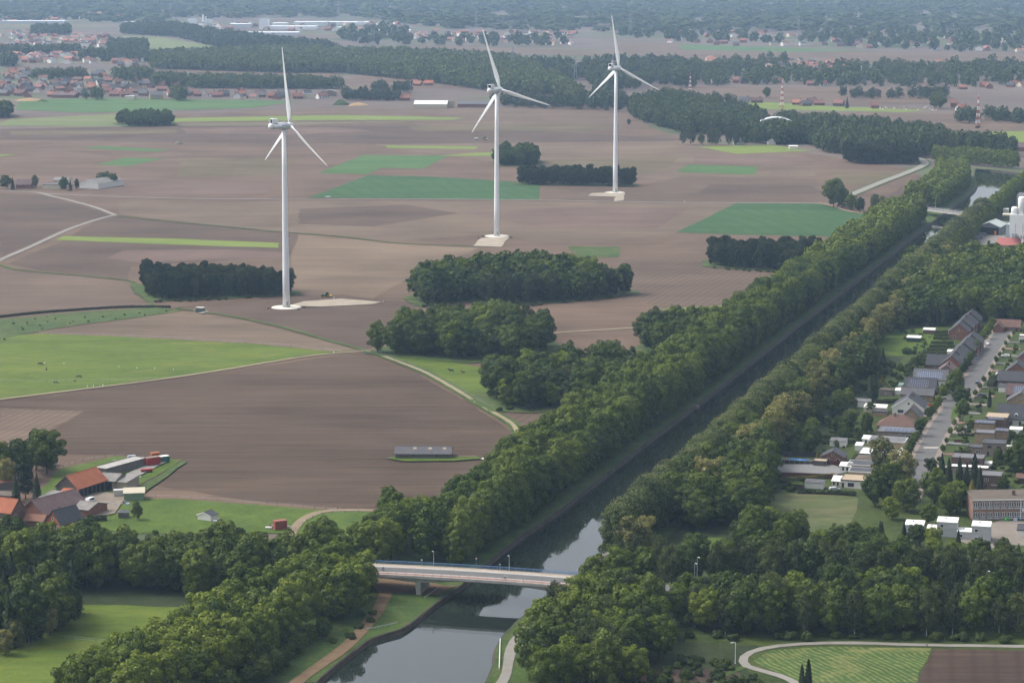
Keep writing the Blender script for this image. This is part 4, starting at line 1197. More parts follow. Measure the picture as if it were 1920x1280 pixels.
def turbine(px, py, azm, th, label):
    p = G(px, py)
    t = thing('wind_turbine', label, 'wind turbine', p, -R(azm), 'wind turbines on the plain')
    mb = MB()
    zs = [0.4, 20, 40, 60, 80, 102.6]
    mb.tube([(0, 0, z) for z in zs], [2.1 - 0.95 * z / 102.6 for z in zs], 28)
    tw = mb.build('tower', turb_white, t, True)
    MB().tube([(0, 0, 0.3), (0, 0, 0.75)], [2.35, 2.35], 28).build('flange', steel_grey, t)
    for z in (34.0, 68.0):
        r_ = 2.1 - 0.95 * z / 102.6 + 0.02
        MB().tube([(0, 0, z), (0, 0, z + 0.25)], [r_, r_], 28, False).build('joint_ring', turb_white, tw)
    a = math.atan2(-p.y, -p.x) + R(azm) + 0.25
    d = MB().box(-0.5, 0.5, -0.1, 0.1, 0, 2.2)
    dv = [((x * -math.sin(a) + (2.12 + y) * math.cos(a)), (x * math.cos(a) + (2.12 + y) * math.sin(a)), z + 1.5) for x, y, z in d.v]
    d.v = dv
    d.build('door', steel_grey, tw)
    MB().tube([(0, 0, 0.0), (0, 0, 0.3), (0, 0, 0.45)], [8.6, 8.5, 7.6], 40).build('foundation', pad_mat, t)
    # nacelle: rounded box
    bm = bmesh.new()
    bmesh.ops.create_cube(bm, size=1)
    for v in bm.verts:
        v.co = Vector((v.co.x * 3.7, v.co.y * 10.6 - 2.6, v.co.z * 3.9 + 105.0))
        if v.co.y < -5 and v.co.z > 105: v.co.z -= 0.3
    bmesh.ops.bevel(bm, geom=bm.edges[:], offset=0.75, segments=3, affect='EDGES')
    me = bpy.data.meshes.new('nacelle')
    bm.to_mesh(me); bm.free()
    me.polygons.foreach_set('use_smooth', [True] * len(me.polygons))
    me.materials.append(turb_white)
    na = link(bpy.data.objects.new('nacelle', me), t)
    MB().tube([(0, -7.6, 104.9), (0, -8.6, 104.9), (0, -9.3, 104.8), (0, -9.6, 104.8)], [1.9, 1.8, 1.3, 0.5], 16).build('tail_cone', turb_white, na, True)
    c = MB()
    c.box(-1.75, 1.75, -8.2, -4.6, 108.8, 109.1).box(-1.75, -1.55, -8.2, -4.4, 106.6, 108.8).box(1.55, 1.75, -8.2, -4.4, 106.6, 108.8).box(-1.55, 1.55, -5.0, -4.6, 106.6, 108.8)
    c.build('cooler_hood', turb_white, na)
    MB().box(-1.53, 1.53, -7.4, -5.1, 106.7, 108.78).build('cooler_grille', dark_gap, na)
    MB().box(-0.25, 0.25, -4.2, -4.0, 106.9, 109.6).build('wind_vane', steel_grey, na)
    w = MB()
    for k in range(6):
        w.box(1.84, 1.875, -1.9 + k * 0.62, -1.48 + k * 0.62, 104.75, 105.35)
    w.box(1.84, 1.87, -5.6, -1.9, 104.35, 104.5)
    w.build('wordmark', plain('mark blue grey', (0.22, 0.25, 0.32), 0.6), na)
    MB().tube([(0, 0, 102.4), (0, 0, 103.2)], [1.45, 1.45], 20).build('yaw_ring', steel_grey, na)
    hub = bpy.data.objects.new('hub', MB().tube([(0, -1.1, 0), (0, 0.2, 0), (0, 1.2, 0), (0, 2.1, 0), (0, 2.6, 0)], [1.75, 1.75, 1.5, 0.9, 0.25], 18).mesh('hub', True))
    hub.data.materials.append(turb_white)
    link(hub, t)
    hub.location = (0, 4.0, 105.2)
    hub.rotation_euler = (R(6), 0, 0)
    for k in range(3):
        b = link(bpy.data.objects.new('blade', BLADE), hub)
        b.rotation_euler = (0, R(th + 120 * k), 0)
    return t
turbine(537, 576.5, 57, -1, 'nearest and leftmost white wind turbine beside the oblong pine wood')
turbine(931.5, 443, 39, -17, 'middle white wind turbine with a sandy pad at its foot')
turbine(1153.5, 361.5, 41, -6.5, 'farthest white wind turbine before the narrow pine strip')
for px_, py_ in ((503, 579), (560, 581), (570, 577), (905, 444), (958, 446), (897, 447)):
    p = G(px_, py_)
    plant('shrub', p.x, p.y, 0.35, 'weedy tuft at the rim of a turbine foundation', 'weeds at the turbine foundations')

# ---------------------------------------------------------------- the road bridge
bridge_conc = plain('bridge concrete', (0.44, 0.42, 0.38), 0.85, 0.2, 0, 0.28, 0.35)
blue_paint = plain('blue railing paint', (0.10, 0.22, 0.42), 0.5, 0.4, 0, 0.15, 1)
red_asph = plain('red cycle track', (0.30, 0.17, 0.135), 0.9, 0.2, 0, 0.15, 0.5)
white_paint = plain('white road paint', (0.60, 0.60, 0.58), 0.8, 0.2, 0, 0.2, 1.5)
A = G(700, 1069, 6.0)
B = G(1100, 1095, 6.0)
axis = Vector((B.x - A.x, B.y - A.y, 0))
BL = axis.length
brz = math.atan2(axis.y, axis.x)
br = thing('road_bridge', 'low concrete road bridge with blue railing across the canal', 'bridge', (A.x, A.y, 0), brz)
def crown_z(x):
    return 6.0 + 0.9 * (1 - ((x - BL * 0.55) / (BL * 0.75)) ** 2)
def under_z(x):
    d = min(abs(x - BL * 0.235), abs(x - BL * 0.86))
    return crown_z(x) - 1.15 - 1.1 * math.exp(-(d / 9.0) ** 2)
HW = 6.9
xs = [-26 + i * (BL + 46) / 44 for i in range(45)]
def strip_mesh(name, y0, y1, dz, mat, parent, thick=0.12):
    mb = MB()
    vs, fs = [], []
    for x in xs:
        z = crown_z(x) + dz
        vs += [(x, y0, z - thick), (x, y1, z - thick), (x, y1, z), (x, y0, z)]
    for i in range(len(xs) - 1):
        for k in range(4):
            fs.append((4 * i + k, 4 * i + 4 + k, 4 * i + 4 + (k + 1) % 4, 4 * i + (k + 1) % 4))
    fs += [(0, 1, 2, 3), tuple(4 * (len(xs) - 1) + k for k in (3, 2, 1, 0))]
    mb.add(vs, fs)
    return mb.build(name, mat, parent)
mb = MB()
vs, fs = [], []
for x in xs:
    zt, zu = crown_z(x) - 0.1, under_z(x)
    vs += [(x, -HW + 1.3, zu), (x, HW - 1.3, zu), (x, HW - 1.0, zt - 0.75), (x, HW, zt - 0.55), (x, HW, zt), (x, -HW, zt), (x, -HW, zt - 0.55), (x, -HW + 1.0, zt - 0.75)]
for i in range(len(xs) - 1):
    for k in range(8):
        fs.append((8 * i + k, 8 * i + (k + 1) % 8, 8 * i + 8 + (k + 1) % 8, 8 * i + 8 + k))
fs += [tuple(range(7, -1, -1)), tuple(8 * (len(xs) - 1) + k for k in range(8))]
mb.add(vs, fs)
deck = mb.build('deck', bridge_conc, br)
rd = strip_mesh('carriageway', -3.0, 3.6, 0.0, asph, br, 0.09)
strip_mesh('cycle_track', -6.3, -3.6, 0.12, red_asph, br, 0.2)
strip_mesh('footway', 4.1, 6.4, 0.12, plain('tan paving slab', (0.40, 0.33, 0.26), 0.9), br, 0.2)
strip_mesh('kerb', -3.6, -3.0, 0.08, plain('pale kerb', (0.50, 0.49, 0.46), 0.9), br, 0.16)
strip_mesh('kerb', 3.6, 4.1, 0.09, plain('pale kerb', (0.50, 0.49, 0.46), 0.9), br, 0.17)
strip_mesh('edge_line', 3.15, 3.30, 0.006, white_paint, rd, 0.01)
strip_mesh('edge_beam', -HW + 0.02, -6.3, 0.22, bridge_conc, br, 0.3)
strip_mesh('edge_beam', 6.4, HW - 0.02, 0.22, bridge_conc, br, 0.3)
def railing(name, y, top, mat, nr, sp, pr, label=None):
    rl = None
    for k in range(nr):
        mbr = MB()
        z = 0.25 + (top - 0.25) * (k + 1) / nr
        mbr.tube([(x, y, crown_z(x) + z) for x in xs], pr if k == nr - 1 else pr * 0.5, 6)
        o = mbr.build('rail', mat, br if rl is None else rl)
        if rl is None:
            rl = o
    x = xs[0]
    mbp = MB().box(-0.05, 0.05, -0.05, 0.05, 0, top - 0.2)
    me = mbp.mesh('post')
    me.materials.append(mat)
    while x < xs[-1]:
        o = link(bpy.data.objects.new('post', me), rl)
        o.location = (x, y, crown_z(x) + 0.22)
        x += sp
railing('far_rail', HW - 0.25, 1.25, blue_paint, 3, 3.0, 0.11)
railing('near_rail', -HW + 0.25, 1.15, steel_grey, 3, 3.0, 0.05)
for f, z0 in ((0.235, -0.2), (0.86, -2.0)):
    x = BL * f
    mbp = MB()
    zt = under_z(x) + 0.05
    for sy in (1,):
        mbp.add([(x - 0.7, -5.0, z0), (x + 0.7, -5.0, z0), (x + 0.7, 5.0, z0), (x - 0.7, 5.0, z0), (x - 0.9, -5.6, zt), (x + 0.9, -5.6, zt), (x + 0.9, 5.6, zt), (x - 0.9, 5.6, zt)],
                [(0, 3, 2, 1), (4, 5, 6, 7), (0, 1, 5, 4), (1, 2, 6, 5), (2, 3, 7, 6), (3, 0, 4, 7)])
    mbp.build('pier', bridge_conc, br)
for x0, x1 in ((-26.5, -22), (BL + 14, BL + 20.5)):
    MB().box(x0, x1, -HW + 0.4, HW - 0.4, -0.5, under_z(x0) + 0.02).build('abutment', bridge_conc, br)
bax = axis.normalized()
bnn = Vector((-bax.y, bax.x, 0))
def on_bridge(x, y, dz=0.0):
    q = Vector((A.x, A.y, 0)) + bax * x + bnn * y
    q.z = crown_z(x) + dz
    return q
# embankments that carry the road on either side
def embank(name, pts, top, mat, label, hw=6.5):
    L = smooth_line([p[:2] for p in pts], 6)
    n = len(L)
    vs, fs = [], []
    for i, p in enumerate(L):
        t = (L[min(n - 1, i + 1)] - L[max(0, i - 1)]).normalized()
        nn = Vector((-t.y, t.x))
        f = i / (n - 1)
        z = top[0] + (top[1] - top[0]) * f
        for d, zz in ((-hw - z * 1.7, -0.1), (-hw, z), (hw, z), (hw + z * 1.7, -0.1)):
            q = p + nn * d
            vs.append((q.x, q.y, zz + (random.uniform(-.15, .15) if zz > 0 else 0)))
    for i in range(n - 1):
        for k in range(3):
            fs.append((4 * i + k, 4 * i + 4 + k, 4 * i + 5 + k, 4 * i + 1 + k))
    fs.append((0, 1, 2, 3)); fs.append(tuple(4 * (n - 1) + k for k in (3, 2, 1, 0)))
    me = bpy.data.meshes.new(name)
    me.from_pydata(vs, [], fs)
    me.update()
    me.materials.append(mat)
    return tag(link(bpy.data.objects.new(name, me)), label, 'embankment', None, 'structure')
ROADR = [on_bridge(BL + 18, 0)] + [G(x, y, z) for x, y, z in ((1260, 1106, 5.2), (1400, 1115, 4.9), (1640, 1133, 4.6), (1960, 1152, 4.4))]
embank('embankment', ROADR, (5.9, 4.2), G_GARDEN, 'overgrown embankment carrying the road right of the bridge')
ribbon('road', ROADR, 7.5, asph, 0, 'asphalt road half hidden in trees right of the bridge', 'road', 0.05, 'structure', (6.15, 4.45))
ROADL = [on_bridge(-24, 0), on_bridge(-80, 4), on_bridge(-160, 20)]
embank('embankment', ROADL, (5.3, 2.0), G_FLOOR, 'wooded embankment carrying the road left of the bridge')
ribbon('road', ROADL, 7.5, asph, 0, 'asphalt road among the trees left of the bridge', 'road', 0.05, 'structure', (5.55, 2.3))

# lamp posts
lamp_head_m = plain('lamp head grey', (0.55, 0.56, 0.57), 0.4, 0.5)
def lamp_post(name, loc, h, label, arm=0.9, rz=0.0, group=None, r=0.09, mat=None):
    t = thing(name, label, 'lamp post', loc, rz, group)
    m_ = mat or steel_grey
    pole = MB().tube([(0, 0, 0), (0, 0, h * 0.5), (0, 0, h)], [r, r * 0.8, r * 0.6], 8).build('pole', m_, t)
    MB().tube([(0, 0, 0), (0, 0, 0.5)], [r * 1.6, r * 1.5], 8).build('base', m_, t)
    MB().tube([(0, 0, h - 0.05), (0, -arm * 0.5, h + 0.12), (0, -arm, h + 0.15)], r * 0.5, 6).build('arm', m_, t)
    MB().cbox((0, -arm - 0.3, h + 0.15), (0.34, 0.8, 0.16)).build('lamp_head', lamp_head_m, t)
    return t
for px_, lab in ((799, 'leftmost tall lamp post on the far side of the bridge'), (942, 'middle tall lamp post on the far side of the bridge'), (1088, 'rightmost tall lamp post on the far side of the bridge')):
    x = BL * (px_ - 700) / 400 + 1
    lamp_post('lamp_post', on_bridge(x, HW - 0.55, 0.15), 5.2, lab, 0.8, brz, 'lamp posts on the bridge', 0.13)
for px_, py_, h, lab in ((777, 1052, 3.4, 'short lamp behind the bridge, left of the first tall post'), (925, 1063, 3.4, 'short lamp behind the bridge, left of the middle tall post'), (1071, 1075, 3.2, 'short lamp behind the bridge at the right bank')):
    x = BL * (px_ - 700) / 400 + 1
    lamp_post('lamp_post', on_bridge(x, HW - 0.55, 0.15), 2.0, lab, 0.15, brz, 'short bridge lamps', 0.08)
p = G(1378.5, 1245)
lamp_post('lamp_post', p, 6.6, 'lone white street lamp at the bend of the path', 0.9, R(-60), None, 0.11, turb_white)
for px_, py_, h, lab in ((1307, 1092, 8.5, 'grey lamp post among birches right of the bridge'), (1302, 1098, 7.5, 'wooden looking pole beside the grey lamp among the birches'), (1690, 1125, 9, 'tall lamp post above the right-hand road'), (1850, 1110, 7, 'lamp post among trees near the right edge')):
    p = G(px_, py_, 4.5)
    lamp_post('lamp_post', p, h, lab, 0.9, R(20), 'lamp posts along the embankment road', 0.12)
# traffic signs at the towpaths
sign_red = plain('sign red', (0.55, 0.04, 0.04), 0.5)
sign_white = plain('sign white', (0.75, 0.75, 0.73), 0.5)
sign_blue = plain('sign blue', (0.03, 0.10, 0.40), 0.5)
def round_sign(px, py, label, sc_=1.0):
    p = G(px, py)
    t = thing('traffic_sign', label, 'traffic sign', p, math.atan2(-p.x, p.y) * -1)
    MB().tube([(0, 0, 0), (0, 0, 2.6)], 0.06, 6).build('post', steel_grey, t)
    disc = MB().tube([(0, -0.06, 2.7), (0, -0.10, 2.7)], 0.45 * sc_, 18).build('disc', sign_red, t)
    MB().tube([(0, -0.101, 2.7), (0, -0.115, 2.7)], 0.29 * sc_, 18).build('centre', sign_white, disc)
    MB().box(-0.32, 0.32, -0.1, -0.06, 1.55, 2.1).build('plate', sign_blue, t)
round_sign(893, 1061, 'red and white round sign on the field towpath behind the bridge')
round_sign(1119.5, 1062, 'red and white round sign on the village towpath behind the bridge', 1.2)
# timber guard rails on the banks
def guard_rail(name, pts, h, mat, label, sp=2.0, r=0.12):
    L = smooth_line(pts, 2.0)
    z = h
    t = thing(name, label, 'railing', (L[0].x, L[0].y, 0))
    o = Vector((L[0].x, L[0].y))
    MB().tube([((p - o).x, (p - o).y, z) for p in L], r, 6).build('rail', mat, t)
    me = MB().box(-0.09, 0.09, -0.09, 0.09, 0, h).mesh('post')
    me.materials.append(mat)
    for p in L[::2]:
        q = link(bpy.data.objects.new('post', me), t)
        q.location = ((p - o).x, (p - o).y, 0)
guard_rail('guard_rail', PX([(686, 1183), (715, 1178), (745, 1171)]), 0.8, plain('blue grey rail', (0.30, 0.34, 0.38), 0.6), 'low grey-blue guard rail by the muddy canal track')
guard_rail('guard_rail', PX([(936, 1256), (937, 1230), (938, 1202)]), 0.9, turb_white, 'white guard rail between water and riverside path')
guard_rail('guard_rail', PX([(796, 1122), (810, 1112), (822, 1103)]), 0.5, bridge_conc, 'low concrete edging under the bridge')

# ---------------------------------------------------------------- second road bridge, arch bridge
def plain_bridge(name, pa, pb, z, w, label, thick=1.1, piers=(0.3, 0.7), mat=None):
    a_, b_ = G(*pa, z), G(*pb, z)
    d = Vector((b_.x - a_.x, b_.y - a_.y, 0))
    t = thing(name, label, 'bridge', (a_.x, a_.y, 0), math.atan2(d.y, d.x))
    L_ = d.length
    mat = mat or bridge_conc
    MB().box(0, L_, -w / 2, w / 2, z - thick, z - 0.05).build('deck', mat, t)
    MB().box(0, L_, -w / 2 + 1.2, w / 2 - 1.2, z - 0.048, z + 0.02).build('carriageway', asph, t)
    for s_ in (-1, 1):
        MB().box(0, L_, s_ * (w / 2 - 0.5) - 0.35, s_ * (w / 2 - 0.5) + 0.35, z - 0.047, z + 0.22).build('edge_beam', mat, t)
        MB().tube([(0, s_ * (w / 2 - 0.3), z + 1.1), (L_, s_ * (w / 2 - 0.3), z + 1.1)], 0.07, 6).build('rail', steel_grey, t)
        me = MB().box(-0.06, 0.06, -0.06, 0.06, z + 0.2, z + 1.1).mesh('post')
        me.materials.append(steel_grey)
        for k in range(int(L_ / 4)):
            link(bpy.data.objects.new('post', me), t).location = (2 + k * 4, s_ * (w / 2 - 0.3), 0)
    for f in piers:
        MB().box(L_ * f - 0.6, L_ * f + 0.6, -w / 2 + 1.5, w / 2 - 1.5, -2.5, z - thick + 0.02).build('pier', mat, t)
    return t
plain_bridge('road_bridge', (1700, 386), (1835, 404), 5.0, 11, 'distant flat road bridge where the canal narrows', 1.0, (0.24, 0.78))
lamp_post('lamp_post', G(1754, 394, 5.2), 9.0, 'tall lamp post on the distant flat bridge', 1.2, 0, None, 0.16)
lamp_post('lamp_post', G(1821, 400, 5.2), 8.0, 'second lamp post at the far end of the distant flat bridge', 1.2, 0, None, 0.14)
a_ = G(1454, 258)
arch_white = plain('arch white', (0.74, 0.75, 0.76), 0.5)
t = thing('arch_bridge', 'white steel arch bridge rising above the far canal trees', 'bridge', a_, R(-6))
SPN = 31.0
def arch_z(x): return 22.0 - 15.0 * (x / SPN) ** 2
for sy in (-4.5, 4.5):
    ar = MB().tube([(x, sy, arch_z(x)) for x in np.linspace(-SPN, SPN, 25)], 0.75, 8).build('arch_rib', arch_white, t, True)
    me = None
    for x in np.linspace(-SPN + 6, SPN - 6, 9):
        MB().tube([(x, sy, 6.8), (x, sy, arch_z(x))], 0.12, 5).build('hanger', arch_white, ar)
for x in np.linspace(-16, 16, 7):
    MB().tube([(x, -4.5, arch_z(x)), (x, 4.5, arch_z(x))], 0.3, 6).build('cross_brace', arch_white, t)
MB().box(-SPN - 8, SPN + 8, -5.5, 5.5, 5.8, 6.8).build('deck', bridge_conc, t)
for sx in (-1, 1):
    MB().box(sx * SPN - 1.5, sx * SPN + 1.5, -5, 5, -0.5, 5.8).build('pier', bridge_conc, t)

# ---------------------------------------------------------------- lattice masts and pylons
mast_red = plain('mast red', (0.50, 0.07, 0.05), 0.6)
def mast(px, py, h, wb, label, bands=9):
    p = G(px, py)
    t = thing('lattice_mast', label, 'mast', p, R(10))
    def half(z): return wb / 2 * (1 - 0.88 * min(1, z / h) ** 0.75)
    for i in range(bands):
        z0, z1 = h * i / bands, h * (i + 1) / bands
        mb = MB()
        a0, a1 = half(z0), half(z1)
        th = 0.13
        for sx, sy in ((1, 1), (1, -1), (-1, 1), (-1, -1)):
            mb.tube([(sx * a0, sy * a0, z0), (sx * a1, sy * a1, z1)], th, 5)
        for (ax, ay), (bx, by) in (((1, 1), (1, -1)), ((1, -1), (-1, -1)), ((-1, -1), (-1, 1)), ((-1, 1), (1, 1))):
            mb.tube([(ax * a0, ay * a0, z0), (bx * a1, by * a1, z1)], th * 0.6, 4)
            mb.tube([(bx * a0, by * a0, z0), (ax * a1, ay * a1, z1)], th * 0.6, 4)
            mb.tube([(ax * a1, ay * a1, z1), (bx * a1, by * a1, z1)], th * 0.6, 4)
        mb.build('section', mast_red if i % 2 == 0 else sign_white, t)
    MB().tube([(0, 0, h), (0, 0, h + 3)], 0.15, 5).build('antenna', sign_white, t)
mast(1833, 238, 35, 5, 'red and white lattice mast with a bush at its foot')
mast(1466, 203, 33, 5.5, 'red and white lattice mast behind the arch bridge')
mast(1294, 174, 26, 4.5, 'red and white lattice mast left of the far farm row')
p = G(1833, 241)
plant('shrub', p.x, p.y, 1.6, 'dark bush at the foot of a lattice mast')
pylon_grey = plain('pylon grey', (0.30, 0.32, 0.35), 0.6)
def pylon_meshes(h=48):
    legs, arms = MB(), MB()
    wb, wt = 8.0, 1.6
    def half(z): return (wb + (wt - wb) * min(1, z / (h * 0.75)) ** 0.8) / 2
    zs = [h * k / 9 for k in range(10)]
    for z0, z1 in zip(zs[:-1], zs[1:]):
        a0, a1 = half(z0), half(z1)
        for sx, sy in ((1, 1), (1, -1), (-1, 1), (-1, -1)):
            legs.tube([(sx * a0, sy * a0, z0), (sx * a1, sy * a1, z1)], 0.22, 4)
        for (ax, ay), (bx, by) in (((1, 1), (1, -1)), ((1, -1), (-1, -1)), ((-1, -1), (-1, 1)), ((-1, 1), (1, 1))):
            legs.tube([(ax * a0, ay * a0, z0), (bx * a1, by * a1, z1)], 0.13, 4)
    for z, l in ((h * 0.62, 8), (h * 0.76, 10), (h * 0.9, 7)):
        for s_ in (-1, 1):
            arms.tube([(s_ * half(z), 0, z), (s_ * l, 0, z + 0.4)], 0.2, 4)
            arms.tube([(s_ * half(z), 0, z + 2.2), (s_ * l, 0, z + 0.4)], 0.2, 4)
    out = []
    for mb, n in ((legs, 'tower'), (arms, 'arms')):
        me = mb.mesh(n)
        me.materials.append(pylon_grey)
        out.append(me)
    return out
PYL = pylon_meshes()
for px_, py_, s_, lab in ((893, 62, 1.1, 'grey power pylon in the hazy woods left of the middle turbine blade'), (1182, 68, 1.1, 'grey power pylon right of the farthest turbine blade'), (961, 139, 0.95, 'grey power pylon beside the bright far meadow'), (1079, 152, 0.8, 'slim grey pylon between the middle and far turbines'), (1497, 86, 1.3, 'tall grey pylon in the far brown fields on the right'), (405, 44, 1.0, 'grey pylon behind the white chimneys'), (419, 44, .9, 'second grey pylon right of the white chimneys'), (431, 46, 1.0, 'third grey pylon right of the white chimneys'), (635, 44, 1.3, 'hazy pylon above the white halls'), (320, 36, 1.0, 'hazy pylon left of the white halls'), (1787, 75, .8, 'faint pylon among far fields at the right'), (702, 92, .8, 'thin pylon before the hazy fields in the middle')):
    p = G(px_, py_)
    t = thing('power_pylon', lab, 'pylon', p, R(random.uniform(-30, 30)), 'far power pylons')
    t.scale = (s_, s_, s_)
    for me, n in zip(PYL, ('tower', 'arms')):
        link(bpy.data.objects.new(n, me), t)

# old concrete mooring box in the canal
t = thing('mooring_platform', 'small brown concrete mooring platform at the canal edge', 'platform', G(1291, 765, WZ), -R(17))
MB().box(-4.5, 4.5, -3, 3, WZ - 1, 1.2).build('block', plain('wet concrete', (.13, .105, .085), .9, .2, 0, .3, .5), t)
MB().box(-4.7, 4.7, -3.2, 3.2, 1.2, 1.45).build('coping', plain('coping stone', (.17, .13, .11), .9), t)
MB().box(-2, 2, 3.2, 22, WZ - 1, -.5).build('jetty', plain('wet concrete', (.13, .105, .085), .9), t)
# ---------------------------------------------------------------- houses
W_RED = brick('red brick', (0.26, 0.105, 0.070))
W_BROWN = brick('brown brick', (0.155, 0.085, 0.065))
W_TAN = brick('tan brick', (0.36, 0.25, 0.15))
W_YEL = brick('yellow brick', (0.46, 0.36, 0.20))
W_GREY = brick('grey brown brick', (0.26, 0.20, 0.165))
W_WHITE = plain('white render', (0.66, 0.645, 0.60), 0.85, 0.2, 0, 0.1, 0.5)
W_CREAM = plain('cream render', (0.56, 0.50, 0.38), 0.85, 0.2, 0, 0.1, 0.5)
W_WOOD = plain('weathered boards', (0.17, 0.155, 0.14), 0.9, 0.1, 0, 0.35, 0.7)
R_SLATE = roof('slate roof', (0.070, 0.072, 0.082))
R_GREY = roof('grey tile roof', (0.125, 0.125, 0.13))
R_BROWN = roof('brown tile roof', (0.17, 0.095, 0.072))
R_PURP = roof('purple brown roof', (0.155, 0.10, 0.098))
R_ORANGE = roof('orange tile roof', (0.42, 0.135, 0.062))
R_RED = roof('red tile roof', (0.33, 0.105, 0.070))
R_RUST = roof('rusty sheet roof', (0.26, 0.12, 0.075))
R_FIBRE = roof('fibre cement roof', (0.24, 0.225, 0.205), 0.4)
F_GREY = plain('grey roofing felt', (0.17, 0.17, 0.175), 0.9, 0.2, 0, 0.35, 0.3)
F_DARK = plain('dark roofing felt', (0.075, 0.077, 0.085), 0.85, 0.3, 0, 0.4, 0.3)
F_BROWN = plain('brown roofing felt', (0.14, 0.115, 0.09), 0.9, 0.2, 0, 0.3, 0.3)
F_BEIGE = plain('beige gravel roof', (0.42, 0.335, 0.24), 0.95, 0.1, 0, 0.15, 0.4)
F_WHITE = plain('white membrane roof', (0.66, 0.645, 0.60), 0.7, 0.3, 0, 0.12, 0.2)
FRAME = plain('white window frame', (0.70, 0.70, 0.68), 0.5)
FRAME_D = plain('dark window frame', (0.10, 0.085, 0.075), 0.5)
DOOR_M = plain('dark door', (0.06, 0.05, 0.05), 0.5)
m, nt, out = new_mat('window glass')
principled(nt, out, (0.025, 0.03, 0.036), 0.08, 0.6)
GLASS = m
m, nt, out = new_mat('solar cells')
principled(nt, out, (0.028, 0.034, 0.06), 0.3, 0.5)
SOLAR = m
m, nt, out = new_mat('pale solar cells')
principled(nt, out, (0.075, 0.09, 0.135), 0.3, 0.5)
SOLAR_P = m
_wc = {}
def window(parent, x, z, w, h, face='f', y=0.0, frame=None):
    """one window with its pane; face f front (-y), r right (+x), l left (-x), at wall plane y"""
    frame = frame or FRAME
    k = (round(w, 2), round(h, 2), frame.name)
    if k not in _wc:
        fr = MB()
        b = 0.09
        fr.box(-w / 2, w / 2, -0.05, 0.04, -h / 2, -h / 2 + b).box(-w / 2, w / 2, -0.05, 0.04, h / 2 - b, h / 2)
        fr.box(-w / 2, -w / 2 + b, -0.05, 0.04, -h / 2 + b, h / 2 - b).box(w / 2 - b, w / 2, -0.05, 0.04, -h / 2 + b, h / 2 - b)
        if w > 1.3:
            fr.box(-0.05, 0.05, -0.05, 0.04, -h / 2 + b, h / 2 - b)
        f_ = fr.mesh('window')
        f_.materials.append(frame)
        p_ = MB().box(-w / 2 + b, w / 2 - b, -0.025, 0.03, -h / 2 + b, h / 2 - b).mesh('pane')
        p_.materials.append(GLASS)
        _wc[k] = (f_, p_)
    f_, p_ = _wc[k]
    o = link(bpy.data.objects.new('window', f_), parent)
    if face == 'f':
        o.location = (x, y - 0.002, z)
    else:
        o.location = (y + (0.002 if face == 'r' else -0.002), x, z)
        o.rotation_euler = (0, 0, R(90 if face == 'r' else -90))
    link(bpy.data.objects.new('pane', p_), o)
    return o

def solar_array(parent, x0, y0, nx, ny, pw, ph, slope, z0, mat=None, flat=False):
    me = MB().box(0.03, pw - 0.03, 0.03, ph - 0.03, 0.0, 0.05).mesh('solar_panel')
    me.materials.append(mat or SOLAR)
    fr = MB().box(0.0, pw, 0.0, ph, -0.04, -0.002).mesh('panel_frame')
    fr.materials.append(FRAME)
    for i in range(nx):
        for j in range(ny):
            o = link(bpy.data.objects.new('solar_panel', me), parent)
            if flat:
                o.location = (x0 + i * (pw + 0.05), y0 + j * (ph * math.cos(slope) + 0.9), z0)
            else:
                o.location = (x0 + i * pw, y0 + j * ph * math.cos(slope), z0 + j * ph * math.sin(slope))
            o.rotation_euler = (slope, 0, 0)
            link(bpy.data.objects.new('panel_frame', fr), o)

STREET_AZ = 16.4
def place(px0, px1, pyb, azm):
    a_, b_ = G(px0, pyb), G(px1, pyb)
    return (a_ + b_) / 2, (b_.x - a_.x) / max(0.5, math.cos(R(azm)))

